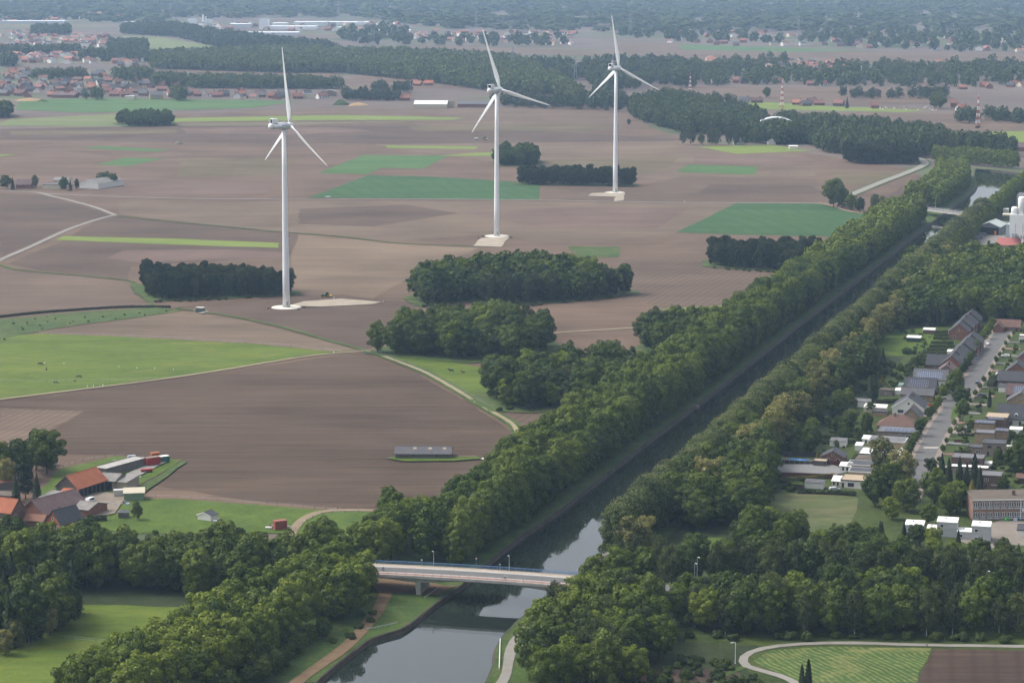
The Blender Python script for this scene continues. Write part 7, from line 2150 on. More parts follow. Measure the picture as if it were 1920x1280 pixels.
for px_, lab, a_ in ((857, 'white plastic sheet lying beside the derelict barn', 2), (903, 'white plastic sheet against the avenue', 3)):
    p = G(px_, 861)
    t = thing('plastic_sheet', lab, 'sheet', p)
    mb = MB()
    g = random.Random(px_)
    vs = [(x * .8 - 2, y * .5, .12 + g.uniform(0, .3)) for y in range(4) for x in range(7)]
    mb.add(vs, [(y * 7 + x, y * 7 + x + 1, y * 7 + x + 8, y * 7 + x + 7) for y in range(3) for x in range(6)])
    mb.build('sheet', sign_white, t)
t = thing('timber_stack', 'low stack of reddish timber beside the derelict barn', 'timber', G(875, 858), 0)
for k in range(6):
    MB().box(-3.6 + random.uniform(-.4, .4), 3.6 + random.uniform(-.3, .3), -.7 + k % 3 * .5, -.3 + k % 3 * .5, .15 + k // 3 * .35, .45 + k // 3 * .35).build('beam', plain('reddish timber', (.24, .15, .11), .9), t)
# containers, wagons and clutter behind the farm
def container(label, px, py, L_, W_, H_, col, rz, name='container', wheels=False, lid=None):
    t = thing(name, label, name.replace('_', ' '), G(px, py), rz)
    z0 = .8 if wheels else .1
    MB().box(-L_ / 2, L_ / 2, -W_ / 2, W_ / 2, z0, z0 + H_).build('body', col, t)
    ribs = MB().box(-.05, .05, -W_ / 2 - .06, -W_ / 2 - .002, z0 + .1, z0 + H_ - .1).mesh('rib')
    ribs.materials.append(col)
    for k in range(int(L_ / .6)):
        link(bpy.data.objects.new('rib', ribs), t).location = (-L_ / 2 + .4 + k * .6, 0, 0)
    MB().box(-L_ / 2 - .05, L_ / 2 + .05, -W_ / 2 - .05, W_ / 2 + .05, z0 + H_, z0 + H_ + .1).build('roof', lid or col, t)
    MB().box(-L_ / 2 - .08, -L_ / 2 - .002, -W_ / 2 + .15, W_ / 2 - .15, z0 + .15, z0 + H_ - .15).build('door', col, t)
    if wheels:
        for x in (-L_ * .35, L_ * .35):
            for s_ in (-1, 1):
                MB().tube([(x, s_ * (W_ / 2 - .3), .45), (x, s_ * (W_ / 2), .45)], .45, 10).build('wheel', tyre_m, t)
red_c = plain('red wagon', (0.40, 0.035, 0.03), .6)
teal_c = plain('teal container', (0.045, 0.17, 0.15), .6)
container('red wagon on the concrete slab', 286, 873, 6, 2.6, 2.8, red_c, R(38), 'wagon', True, plain('faded wagon roof', (.24, .17, .14), .8))
container('teal container with pale roof behind the red wagon', 305, 867, 5, 2.6, 2.6, teal_c, R(38), 'container', False, F_WHITE)
container('red-brown container beside the dirt track', 525, 992, 4.5, 2.6, 3.2, plain('red brown container', (0.30, 0.085, 0.06), .6), R(28))
container('white tank trailer beside the green shed', 226, 931, 5, 2.4, 2.0, plain('pale tank', (.50, .48, .45), .6), R(10), 'trailer', True)
container('orange wagon behind the red one', 291, 860, 3.5, 2, 1.8, plain('orange wagon', (.42, .12, .04), .6), R(30), 'wagon', True)
container('low red boat-like trailer on the slab', 275, 886, 4.5, 1.6, .7, red_c, R(20), 'trailer', True)
car('white pickup by the orange barn', G(171, 941), R(60), whitep, True)
car('old blue-white van among the scrap behind the farm', G(250, 862), R(20), paint('pale blue', (.35, .42, .5)), True)
clutter_m = [plain('clutter white', (.55, .54, .50), .7), plain('clutter grey', (.22, .21, .20), .8), plain('clutter blue', (.07, .13, .3), .6), plain('clutter brown', (.13, .09, .07), .8)]
def clutter(label, px, py, n, sp, seed):
    g = random.Random(seed)
    p = G(px, py)
    t = thing('junk_pile', label, 'junk', p)
    for mi in range(4):
        mb = MB()
        for _ in range(n // 4 + 1):
            x, y = g.gauss(0, sp), g.gauss(0, sp * .8)
            a_, b_, c_ = g.uniform(.3, 1.3), g.uniform(.2, .9), g.uniform(.15, .8)
            mb.box(x - a_, x + a_, y - b_, y + b_, 0, c_)
        o = mb.build('junk', clutter_m[mi], t)
        o['kind'] = 'stuff'
clutter('white and dark junk spread across the farmyard', 200, 945, 46, 4.0, 1)
clutter('machines and crates beside the concrete slab', 248, 864, 22, 3.2, 2)
clutter('scrap and barrels left of the red wagon', 262, 868, 18, 2.2, 3)
clutter('rubble heap at the end of the slab', 247, 893, 14, 1.5, 4)
clutter('timber and junk beside the red-brown container', 518, 988, 14, 2.2, 5)
clutter('white garden things right of the animal shed', 410, 977, 10, 1.6, 6)
clutter('tank and sacks at the corner of the derelict barn', 735, 860, 8, .9, 7)
for px_, py_, lab in ((98, 872, 'orchard tree behind the paddock'),):
    p = G(px_, py_); plant('shrub', p.x, p.y, 1.2, lab)
hedge('dark clipped hedge beside the byre', PX([(140, 982), (165, 979), (200, 976)]), 1.6, 2.2, HEDGE_D)
field('mound', [(505, 990), (515, 984), (522, 990)], plain('sand heap', (.36, .24, .13), .95), 'sand heap beside the container', 'mound', 5, .1)

# ---------------------------------------------------------------- lone farm on the plain
fb('long barn with pale grey roof at the lone farm', 148, 186, 354, 40, 4.5, 3.5, 'gy', W_WHITE, R_FIBRE, 24)
house('red-brown farmhouse at the lone farm', 30, 58, 354, 12, 3.5, 4, 'gx', W_RED, R_PURP, azm=0)
fb('pale flat shed at the lone farm', 80, 112, 355, 14, 4, 0, 'flat', W_CREAM, F_GREY, 4)
fb('second pale shed behind the flat one at the lone farm', 100, 128, 349, 12, 5, 2, 'gx', W_CREAM, R_FIBRE, 8)
t = thing('hay_stack', 'small hay tent standing alone on the far left plain', 'haystack', G(335, 270), 0)
MB().tube([(0, 0, -.1), (0, 0, 1.2), (0, 0, 3.4)], [4.5, 3.6, .3], 10).build('cover', plain('hay cover', (.20, .19, .17), .9), t)
MB().box(-1.2, 1.2, -4.2, -3.2, 0, 1.6).build('bales', plain('straw', (.40, .32, .18), .95), t)

# ---------------------------------------------------------------- animals
def skinned(name, verts, edges, radii, mat, parent=None):
    me = bpy.data.meshes.new(name)
    me.from_pydata(verts, edges, [])
    o = bpy.data.objects.new(name, me)
    COL.objects.link(o)
    md = o.modifiers.new('skin', 'SKIN')
    md.use_smooth_shade = True
    sv = me.skin_vertices[0].data if me.skin_vertices else None
    if sv is None:
        with bpy.context.temp_override(object=o, active_object=o):
            bpy.ops.mesh.customdata_skin_add()
        sv = me.skin_vertices[0].data
    for i, r in enumerate(radii):
        rr = r if isinstance(r, tuple) else (r, r)
        sv[i].radius = rr
    sv[0].use_root = True
    o.modifiers.new('sub', 'SUBSURF').levels = 1
    o.modifiers['sub'].render_levels = 1
    dg = bpy.context.evaluated_depsgraph_get()
    m2 = bpy.data.meshes.new_from_object(o.evaluated_get(dg))
    m2.name = name
    bpy.data.objects.remove(o)
    m2.materials.clear()
    m2.materials.append(mat)
    m2.polygons.foreach_set('use_smooth', [True] * len(m2.polygons))
    return m2

def horse_mesh(mat, graze, cow=False):
    k = .82 if cow else 1.0
    body = [(-.75, 0, 1.15), (-.35, 0, 1.12), (.1, 0, 1.08), (.5, 0, 1.12), (.8, 0, 1.25)]
    rad = [(.27, .30), (.29, .33), (.30, .36), (.28, .34), (.2, .26)] if not cow else [(.3, .34), (.33, .38), (.36, .42), (.32, .38), (.2, .26)]
    if graze:
        neck = [(1.15, 0, 1.0), (1.4, 0, .62), (1.55, 0, .35), (1.72, 0, .14)]
    else:
        neck = [(1.1, 0, 1.55), (1.28, 0, 1.85), (1.5, 0, 1.78), (1.72, 0, 1.6)]
    V_, E_, Rr = [], [], []
    V_ += body; Rr += rad
    E_ += [(i, i + 1) for i in range(4)]
    n = len(V_)
    V_ += neck; Rr += [(.15, .2), (.12, .16), (.11, .14), (.07, .08)]
    E_ += [(4, n), (n, n + 1), (n + 1, n + 2), (n + 2, n + 3)]
    for s in (-1, 1):
        n = len(V_)
        V_ += [(.62, s * .2, .85), (.62, s * .2, .48), (.6, s * .2, .08), (.68, s * .2, .03)]
        Rr += [.12, .07, .05, .06]
        E_ += [(3, n), (n, n + 1), (n + 1, n + 2), (n + 2, n + 3)]
        n = len(V_)
        V_ += [(-.6, s * .2, .82), (-.85, s * .2, .52), (-.78, s * .2, .08), (-.7, s * .2, .03)]
        Rr += [.16, .075, .05, .06]
        E_ += [(0, n), (n, n + 1), (n + 1, n + 2), (n + 2, n + 3)]
    n = len(V_)
    V_ += [(-1.0, 0, 1.2), (-1.12, 0, .8), (-1.1, 0, .45)]
    Rr += [.06, .06, .04]
    E_ += [(0, n), (n, n + 1), (n + 1, n + 2)]
    for s in (-1, 1):
        n = len(V_)
        hx, hy, hz = neck[1] if not graze else neck[1]
        V_ += [(hx - .02, s * .09, hz + .2)]
        Rr += [.035]
        E_ += [(len(body) + 1, n)]
    if cow:
        V_ = [(x, y, z * .92) for x, y, z in V_]
    return skinned('body', V_, E_, Rr, mat)
coat = {'bay': plain('bay coat', (.075, .032, .02), .6), 'black': plain('black coat', (.012, .011, .012), .55), 'chestnut': plain('chestnut coat', (.16, .055, .025), .6), 'white': plain('white coat', (.60, .57, .52), .7)}
m, nt, out = new_mat('piebald coat')
nn_ = noise(nt, mapping(nt), 1.1, 1, .5)
rr_ = ramp(nt, nn_, [(.49, (.015, .013, .013)), (.52, (.62, .60, .56))])
principled(nt, out, rr_, .6)
coat['piebald'] = m
HM = {}
def animal(name, label, px, py, coat_k, graze, rz, s_=1.0, group=None):
    k = (name, coat_k, graze)
    if k not in HM:
        HM[k] = horse_mesh(coat[coat_k], graze, name == 'cow')
    o = link(bpy.data.objects.new(name, HM[k]))
    o.location = G(px, py)
    o.rotation_euler = (0, 0, rz)
    o.scale = (s_, s_, s_)
    return tag(o, label, name, group)
animal('horse', 'bay horse grazing at the upper left of the meadow', 75, 685, 'bay', True, R(0), 1.1)
animal('horse', 'white pony right behind the bay horse', 84, 684, 'white', True, R(80), .9)
animal('horse', 'black horse seen end-on in the meadow', 87, 695, 'black', False, R(95), 1.0)
animal('horse', 'dark bay horse grazing on the right of the meadow', 149, 709, 'bay', True, R(175), 1.1)
animal('horse', 'small black foal left of the dark bay horse', 140, 716, 'black', True, R(100), .8)
animal('horse', 'piebald pony near the bottom of the meadow', 105, 720, 'piebald', True, R(190), 1.0)
animal('horse', 'black horse standing in the small meadow by the copse', 846, 698, 'black', False, R(190), 1.15)
animal('horse', 'chestnut foal beside the black horse in the small meadow', 868, 700, 'chestnut', False, R(170), .9)
cows = [(1655, 207), (1662, 204), (1677, 205), (1686, 203), (1686, 207), (1695, 204), (1699, 207), (1721, 208), (1732, 205), (1735, 203), (1748, 208), (1755, 209), (1650, 205), (1710, 205), (1744, 206)]
for k, (px_, py_) in enumerate(cows):
    animal('cow', '%s white cow counting from the left in the green pasture' % ('leftmost' if k == 12 else ordinal(sorted((c[0], c[1]) for c in cows).index((px_, py_)))), px_, py_, 'white', k % 2 == 0, R(random.uniform(0, 360)), 1.5, 'white cattle in the pasture')

# ---------------------------------------------------------------- people
skin_m = plain('skin', (.42, .26, .19), .6)
def person(label, loc, rz, top, bottom, pose='walk', hat=None, bike=False):
    t = thing('person', label, 'person', loc, rz)
    st = .22 if pose == 'walk' else .1
    if pose == 'ride':
        hip, knee, foot = [(0, s * .12, 1.02) for s in (-1, 1)], [(.32, -.12, .85), (.28, .12, .62)], [(.12, -.12, .42), (.1, .12, .2)]
        ch, hd = (.22, 0, 1.42), (.42, 0, 1.68)
        hands = [(.55, s * .22, 1.12) for s in (-1, 1)]
        pel = (0, 0, 1.05)
    else:
        hip = [(0, s * .1, .9) for s in (-1, 1)]
        knee = [(st * .5, -.1, .5), (-st * .3, .1, .48)]
        foot = [(st, -.1, .06), (-st, .1, .08)]
        ch, hd = (.03, 0, 1.35), (.05, 0, 1.66)
        hands = [(-.2, -.27, .82), (.22, .27, .86)]
        pel = (0, 0, .95)
    V_ = [pel, (pel[0] * .5 + ch[0] * .5, 0, pel[2] * .5 + ch[2] * .5), ch, (hd[0] * .6 + ch[0] * .4, 0, ch[2] + .16), hd]
    Rr = [(.15, .12), (.14, .11), (.17, .11), .06, .105]
    E_ = [(0, 1), (1, 2), (2, 3), (3, 4)]
    for k, s in enumerate((-1, 1)):
        n = len(V_)
        V_ += [hip[k], knee[k], foot[k], (foot[k][0] + .16, foot[k][1], foot[k][2] - .02)]
        Rr += [.1, .07, .05, .05]
        E_ += [(0, n), (n, n + 1), (n + 1, n + 2), (n + 2, n + 3)]
        n = len(V_)
        sh = (ch[0], s * .2, ch[2] + .05)
        el = (sh[0] * .5 + hands[k][0] * .5 - .05, s * .27, sh[2] * .5 + hands[k][2] * .5)
        V_ += [sh, el, hands[k]]
        Rr += [.07, .05, .04]
        E_ += [(2, n), (n, n + 1), (n + 1, n + 2)]
    me = skinned('body', V_, E_, Rr, skin_m)
    for m_ in (top, bottom, plain('dark hair', (.03, .022, .016), .7)):
        me.materials.append(m_)
    for p_ in me.polygons:
        z = p_.center.z
        if z < pel[2] + .02 and abs(p_.center.y) < .2: p_.material_index = 2
        elif z < ch[2] + .12: p_.material_index = 1
        elif z > hd[2] + .03: p_.material_index = 3
    link(bpy.data.objects.new('body', me), t)
    return t
cl_dark, cl_navy, cl_white, cl_blue = plain('dark cloth', (.03, .03, .035), .8), plain('navy cloth', (.03, .04, .09), .8), plain('white cloth', (.6, .6, .6), .8), plain('blue cloth', (.06, .12, .32), .8)
person('walker in dark clothes on the grey path above the hay field', G(1738, 1214), R(180), cl_navy, cl_dark)
def bicycle(label, loc, rz):
    t = thing('bicycle', label, 'bicycle', loc, rz)
    fr = plain('bicycle frame', (.05, .06, .09), .4)
    for x in (-.52, .52):
        w_ = MB()
        pts = [(x + .34 * math.cos(a_), 0, .34 + .34 * math.sin(a_)) for a_ in np.linspace(0, 2 * math.pi, 17)]
        w_.tube(pts, .03, 5, False)
        w_.build('wheel', tyre_m, t)
    MB().tube([(-.52, 0, .34), (-.15, 0, .85)], .025, 5).tube([(-.15, 0, .8), (.42, 0, .85)], .025, 5).tube([(0, 0, .3), (.42, 0, .82)], .025, 5).tube([(-.15, 0, .9), (0, 0, .3)], .025, 5).tube([(.52, 0, .34), (.40, 0, 1.0)], .025, 5).build('frame', fr, t)
    MB().tube([(.42, -.28, 1.08), (.38, 0, 1.02), (.42, .28, 1.08)], .02, 5).build('handlebar', fr, t)
    MB().cbox((-.16, 0, .95), (.28, .16, .07)).build('saddle', tyre_m, t)
for px_, lab, lab2, tp in ((722, 'cyclist in blue riding near the left end of the bridge', 'bicycle under the cyclist in blue', cl_blue), (955, 'cyclist in white riding on the red track of the bridge', 'bicycle under the cyclist in white', cl_white)):
    q = on_bridge(BL * (px_ - 700) / 400, -2.2 if px_ < 800 else -4.8, 0.13 if px_ > 800 else 0.0)
    person(lab, q, brz, tp, cl_dark, 'ride')
    bicycle(lab2, q, brz)
# ---------------------------------------------------------------- far woods: masses of crowns
FARLEAF = leafmat('far wood leaves', (0.034, 0.062, 0.013), (0.078, 0.125, 0.022), (0.140, 0.195, 0.038), .2, .055)
FARDARK = leafmat('far dark leaves', (0.026, 0.048, 0.017), (0.056, 0.092, 0.026), (0.105, 0.150, 0.042), .2, .05)
def crown_template(seed, n, size):
    g = np.random.default_rng(seed)
    L = ell_lobes(g, .62, .40, .42, 12, .20, .75, .3)
    return lobed(g, L, n, size, (0, 0, .45), .8, .4, .35, .6)
TPL = {}
for q_, n_, s_ in (('hi', 420, .13), ('mid', 170, .21), ('lo', 80, .34)):
    TPL[q_] = [crown_template(400 + k, n_, s_) for k in range(5)]
def forest(label, polys, sp, h, q='mid', mat=None, wid=.8, name='far_wood', hv=.25, world=False):
    g = np.random.default_rng(len(label) + 3)
    parts = []
    for px in polys:
        for x, y in scatter(px if world else PX(px), sp, .45):
            hh = h * g.uniform(1 - hv, 1 + hv)
            ww = hh * wid * g.uniform(.85, 1.25)
            a = g.uniform(0, 6.28)
            v = TPL[q][g.integers(5)]
            ca, sa = math.cos(a) * ww, math.sin(a) * ww
            parts.append(np.stack([v[:, 0] * ca - v[:, 1] * sa + x, v[:, 0] * sa + v[:, 1] * ca + y, (v[:, 2] - .12) * hh * 1.12], 1))
    if not parts:
        return 0
    o = link(bpy.data.objects.new(name, quads_mesh(name, np.concatenate(parts), mat or FARLEAF)))
    tag(o, label, 'wood', None, 'stuff')
    return len(parts)
NF = {}
NF['canal'] = forest('dense tree belt along the far canal behind the last turbine', [[(1188, 222), (1182, 206), (1250, 192), (1330, 206), (1440, 236), (1420, 256), (1290, 251), (1240, 240)], [(1440, 244), (1500, 258), (1530, 262), (1580, 262), (1720, 276), (1760, 290), (1720, 297), (1600, 296), (1540, 284), (1520, 272), (1450, 262)], [(1440, 236), (1520, 240), (1700, 262), (1900, 288), (1900, 296), (1700, 272), (1520, 252)], [(1395, 261), (1510, 262), (1515, 271), (1460, 272), (1395, 267)]], 9.5, 17, 'hi')
NF['w1'] = forest('broad dark wood across the middle distance', [[(285, 114), (420, 106), (560, 101), (640, 108), (760, 108), (860, 115), (960, 120), (1000, 135), (1020, 150), (1060, 165), (1092, 190), (1080, 197), (1040, 180), (900, 168), (760, 150), (640, 138), (500, 137), (285, 130)]], 11.5, 18, 'mid', FARDARK)
NF['w2'] = forest('long tree line slanting across far fields', [[(230, 57), (330, 56), (400, 70), (560, 90), (640, 97), (560, 99), (400, 88), (330, 70), (230, 64)]], 13, 19, 'mid', FARDARK)
NF['w3'] = forest('tree belt behind the far village houses', [[(355, 160), (560, 162), (640, 165), (640, 168), (360, 166)], [(60, 147), (160, 147), (160, 149), (60, 149)], [(288, 158), (345, 157), (345, 164), (290, 164)], [(215, 146), (285, 146), (285, 152), (215, 152)], [(320, 186), (345, 186), (345, 190), (320, 190)], [(155, 186), (195, 187), (195, 188), (155, 188)]], 10, 16, 'hi', FARDARK)
NF['w4'] = forest('scattered tree groups round the hazy left villages', [[(205, 88), (275, 88), (275, 98), (205, 97)], [(0, 101), (150, 100), (150, 104), (0, 104)], [(0, 118), (30, 118), (30, 126), (0, 126)], [(60, 60), (130, 58), (130, 66), (60, 68)], [(150, 106), (280, 112), (280, 118), (150, 114)]], 13, 17, 'mid', FARDARK)
NF['w5'] = forest('wood around the church village', [[(1060, 196), (1110, 186), (1150, 188), (1192, 205), (1150, 206)], [(1090, 132), (1140, 122), (1280, 124), (1300, 168), (1230, 160), (1150, 175), (1110, 165)], [(1000, 127), (1086, 129), (1086, 134), (1000, 132)], [(1040, 142), (1100, 142), (1100, 152), (1040, 152)]], 20, 18, 'mid', FARDARK)
NF['w6'] = forest('garden trees among the far right villages', [[(1250, 128), (1330, 126), (1420, 132), (1500, 138), (1600, 140), (1600, 166), (1440, 160), (1340, 162), (1250, 160)], [(1560, 128), (1700, 132), (1920, 126), (1920, 160), (1800, 166), (1600, 164)], [(1370, 120), (1480, 118), (1480, 128), (1370, 130)]], 31, 16, 'mid', FARDARK, .85, 'far_wood', .4)
NF['w7'] = forest('field trees and hedges in the hazy distance', [[(640, 72), (1060, 76), (1060, 90), (640, 84)], [(1160, 62), (1400, 66), (1400, 76), (1160, 72)], [(1500, 62), (1920, 66), (1920, 100), (1700, 96), (1500, 80)], [(1240, 72), (1480, 78), (1480, 84), (1240, 80)], [(640, 58), (760, 58), (760, 76), (640, 76)]], 60, 17, 'lo', FARDARK, 1.1, 'far_wood', .4)
NF['w8'] = forest('hazy wooded country below the horizon', [[(-60, -12), (2000, -12), (2000, 58), (1500, 60), (1100, 62), (770, 52), (700, 35), (320, 35), (300, 44), (-60, 38)]], 104, 17, 'lo', FARDARK, 3.6, 'far_wood', .3)
NF['w9'] = forest('far-off woods right up to the horizon', [[(-200, -60), (2200, -60), (2200, -12), (-200, -12)]], 230, 20, 'lo', FARDARK, 9.0, 'far_wood', .3)
NF['w10'] = forest('trees around the far farm on the right', [[(1790, 226), (1830, 216), (1840, 232), (1800, 236)], [(1850, 224), (1930, 222), (1930, 232), (1850, 230)], [(1575, 180), (1680, 184), (1780, 180), (1790, 186), (1600, 186)], [(1340, 190), (1380, 194), (1360, 198), (1340, 196)], [(1620, 240), (1800, 258), (1800, 262), (1620, 246)]], 16, 13, 'hi', FARDARK, .9, 'far_wood', .35)
NF['w11'] = forest('trees along the far farm lane left of the last turbine', [[(640, 183), (720, 185), (760, 190), (640, 189)], [(920, 196), (980, 190), (1100, 200), (1180, 212), (1100, 206), (960, 203)], [(700, 168), (770, 170), (770, 174), (700, 172)]], 15, 13, 'hi', FARDARK, .9, 'far_wood', .35)

# ---------------------------------------------------------------- far villages
FR = {'orange': roof('far orange roof', (0.36, 0.15, 0.095)), 'red': roof('far red roof', (0.25, 0.115, 0.09)), 'grey': R_GREY, 'slate': R_SLATE, 'brown': R_BROWN}
FW = {'red brick': W_RED, 'brown brick': W_BROWN, 'white': W_WHITE, 'cream': W_CREAM, 'yellow brick': W_YEL}
FHM = {}
def far_house(label, p, w, d, hw, hr, azm, wk, rk, group, wins=True):
    k = (wk, rk)
    if k not in FHM:
        v = [(-.5, -.5, 0), (.5, -.5, 0), (.5, .5, 0), (-.5, .5, 0), (-.5, -.5, .5), (.5, -.5, .5), (.5, .5, .5), (-.5, .5, .5), (-.5, 0, 1), (.5, 0, 1)]
        wm = MB().add(v, [(0, 3, 2, 1), (0, 1, 5, 4), (1, 2, 6, 9, 5), (2, 3, 7, 6), (3, 0, 4, 8, 7)]).mesh('wall')
        wm.materials.append(FW[wk])
        rm_ = MB()
        for s_ in (-1, 1):
            q = [(-.53, s_ * .56, .44), (.53, s_ * .56, .44), (.53, 0, 1.0), (-.53, 0, 1.0)]
            up = [(x, y, z + .05) for x, y, z in q]
            rm_.add(up + [(x, y, z + .005) for x, y, z in q], [(0, 1, 2, 3), (7, 6, 5, 4), (0, 4, 5, 1), (1, 5, 6, 2), (2, 6, 7, 3), (3, 7, 4, 0)])
        r_ = rm_.mesh('roof')
        r_.materials.append(FR[rk])
        c_ = MB().box(.2, .29, -.05, .05, .85, 1.22).mesh('chimney')
        c_.materials.append(W_BROWN)
        g_ = MB().box(-.07, .07, -.51, -.502, .16, .36).mesh('window')
        g_.materials.append(GLASS)
        FHM[k] = (wm, r_, c_, g_)
    wm, r_, c_, g_ = FHM[k]
    t = thing('village_house', label, 'house', (p[0], p[1], 0), R(azm), group)
    t.scale = (w, d, hw + hr)
    link(bpy.data.objects.new('wall', wm), t)
    ro = link(bpy.data.objects.new('roof', r_), t)
    link(bpy.data.objects.new('chimney', c_), ro)
    if wins:
        for x in (-.3, 0.05, .32):
            link(bpy.data.objects.new('window', g_), t).location = (x, 0, 0)
WK = list(FW); RK = list(FR)
NV = [0]
SEEN_V = {}
def village(name, polys, n, wr=(.4, .25, .2, .1, .05), rr=(.2, .25, .25, .2, .1), wins=False, big=1.0):
    rg = random.Random(name)
    for poly in polys:
        P_ = PX(poly)
        xs_, ys_ = [p[0] for p in P_], [p[1] for p in P_]
        k, tries, got = 0, 0, []
        while k < n // len(polys) and tries < 4000:
            tries += 1
            p = (rg.uniform(min(xs_), max(xs_)), rg.uniform(min(ys_), max(ys_)))
            if not inside(p, P_) or any(abs(p[0] - q[0]) < 15 * big and abs(p[1] - q[1]) < 16 * big for q in got):
                continue
            got.append(p)
            k += 1
        u = [project(*p) for p in got]
        us = sorted(q[0] for q in u)
        ve = sorted(q[1] for q in u)
        for p, q in zip(got, u):
            wk = rg.choices(WK, wr)[0]
            rk = rg.choices(RK, rr)[0]
            a = us.index(q[0]) / len(us)
            b = ve.index(q[1]) / len(ve)
            pos = ('leftmost', 'left', 'central', 'right', 'rightmost')[int(a * 5)] + (' back', ' middle', ' front')[int(b * 3)]
            lab_ = '%s house, %s roof, %s in %s' % (wk, rk, pos, name)
            SEEN_V[lab_] = SEEN_V.get(lab_, 0) + 1
            if SEEN_V[lab_] > 1:
                lab_ = lab_.replace(' house,', ' house, ' + ('second', 'third', 'fourth', 'fifth', 'sixth')[min(4, SEEN_V[lab_] - 2)] + ' such,')
            far_house(lab_, p, rg.uniform(10, 15) * big, rg.uniform(8, 10) * big, rg.uniform(3, 5.2), rg.uniform(3, 4.2), rg.choice((0, 90, 10, -20, 75, 30)) + rg.uniform(-8, 8), wk, rk, name, wins)
            NV[0] += 1
village('the far left village', [[(-20, 158), (120, 152), (220, 152), (330, 160), (335, 184), (200, 184), (60, 184), (-20, 178)]], 95, wins=True)
village('the upper far left village', [[(-20, 136), (60, 134), (200, 140), (200, 146), (60, 150), (-20, 152)]], 30)
village('the row behind the nearest turbine', [[(345, 176), (560, 178), (770, 184), (770, 189), (560, 186), (440, 188), (345, 182)]], 42, (.3, .2, .35, .15, 0), wins=True)
village('the hazy left hamlet', [[(0, 106), (170, 112), (290, 118), (290, 128), (120, 122), (0, 116)]], 14)
village('the church village', [[(1160, 128), (1250, 128), (1262, 150), (1180, 152)]], 14, rr=(.5, .35, .1, .05, 0))
village('the far farm row', [[(1340, 150), (1480, 154), (1600, 158), (1600, 163), (1480, 160), (1340, 157)]], 13, (.4, .2, .3, .1, 0), wins=True)
village('the roofs beyond the far farm row', [[(1255, 112), (1400, 116), (1560, 122), (1560, 132), (1400, 126), (1255, 120)]], 17, rr=(.35, .35, .2, .1, 0))
village('the far right village', [[(1600, 122), (1740, 126), (1920, 124), (1920, 136), (1700, 136), (1600, 132)]], 18, rr=(.35, .3, .25, .1, 0))
village('the right roadside houses', [[(1650, 158), (1760, 164), (1920, 158), (1920, 164), (1780, 170), (1650, 163)]], 9)
village('the pasture side farms', [[(1328, 193), (1420, 190), (1420, 194), (1340, 198)], [(1480, 192), (1580, 196), (1580, 201), (1490, 199)]], 10, wins=True)
village('the farms at the right edge', [[(1790, 203), (1840, 205), (1840, 210), (1790, 208)], [(1860, 218), (1930, 216), (1930, 222), (1860, 223)]], 7, rr=(.6, .3, .1, 0, 0))
village('the hamlet behind the middle turbine', [[(760, 66), (960, 70), (1080, 74), (1080, 84), (900, 80), (760, 76)]], 14)
village('the farm by the middle wood', [[(775, 158), (815, 157), (815, 162), (775, 163)]], 3, rr=(1, 0, 0, 0, 0))
village('the arch bridge hamlet', [[(1380, 268), (1500, 262), (1510, 270), (1390, 274)]], 4, (.2, .1, .5, .2, 0), wins=True)
# singled out far buildings
def fbld(label, px0, px1, pyb, depth, hw, hr, style, wall, rf, azm=0, **kw):
    kw.setdefault('name', 'far_building'); kw.setdefault('cat', 'building')
    return house(label, px0, px1, pyb, depth, hw, hr, style, wall, rf, azm=azm, over=.3, **kw)
fbld('long farm shed with white roof at the far edge of the plain', 776, 838, 203, 24, 5, 4, 'gx', W_CREAM, F_WHITE, 4)
fbld('brick farm shed with blue-grey roof beside the white one', 858, 916, 202, 22, 4.5, 3, 'gx', W_RED, R_GREY, 2)
fbld('cream grain store between the two farm sheds', 832, 852, 202, 8, 8, 0, 'flat', W_YEL, F_BEIGE)
fbld('yellow house at the front of the far left village', 282, 305, 187, 12, 6.5, 4, 'gx', W_YEL, R_GREY, -12, win=[(-3, 1.6, 1.2, 1.3), (0, 1.6, 1.2, 1.3), (3, 1.6, 1.2, 1.3), (-3, 4.6, 1.2, 1.3), (0, 4.6, 1.2, 1.3), (3, 4.6, 1.2, 1.3)])
fbld('white flat workshop left of the yellow house', 233, 252, 188, 14, 5, 0, 'flat', W_CREAM, F_WHITE)
fbld('low brick hall in the far left village', 96, 140, 184, 16, 4, 3, 'gx', W_RED, R_PURP, 4)
fbld('long pale flat hall in the far house row', 566, 605, 185, 20, 6, 0, 'flat', W_CREAM, F_GREY)
fbld('grey vaulted barn beside the pale flat hall', 607, 630, 181, 18, 6, 3, 'gy', W_GREY, R_FIBRE)
fbld('orange roofed farmhouse by the pale field', 795, 812, 161, 10, 4, 4, 'gx', W_RED, R_ORANGE)
fbld('brick country house with long red roof at far right', 1374, 1404, 156, 14, 5, 4, 'gx', W_RED, FR['red'])
fbld('red roofed barn in the pasture at the right', 1634, 1648, 204, 10, 4, 5, 'gx', W_RED, FR['red'])
fbld('pink-red brick house beside the big solitary tree', 1782, 1796, 202, 10, 6, 4, 'gx', W_RED, FR['red'])
fbld('long purple roofed barn beyond the canal bend', 1870, 1930, 284, 16, 4, 4, 'gx', W_RED, R_PURP, 6)
fbld('low grey greenhouse beyond the canal bend', 1790, 1850, 262, 10, 3, .6, 'mono', W_GREY, F_GREY, 4)
fbld('white classical house in the trees near the arch bridge', 1476, 1488, 267, 10, 6, 3, 'gy', W_WHITE, R_SLATE)
fbld('white shed in the yellow-green field', 1480, 1496, 280, 6, 3, .5, 'mono', W_WHITE, F_WHITE)
fbld('grey cottage below the spaced tree row', 1376, 1392, 272, 9, 3, 3, 'gx', W_WHITE, R_GREY)
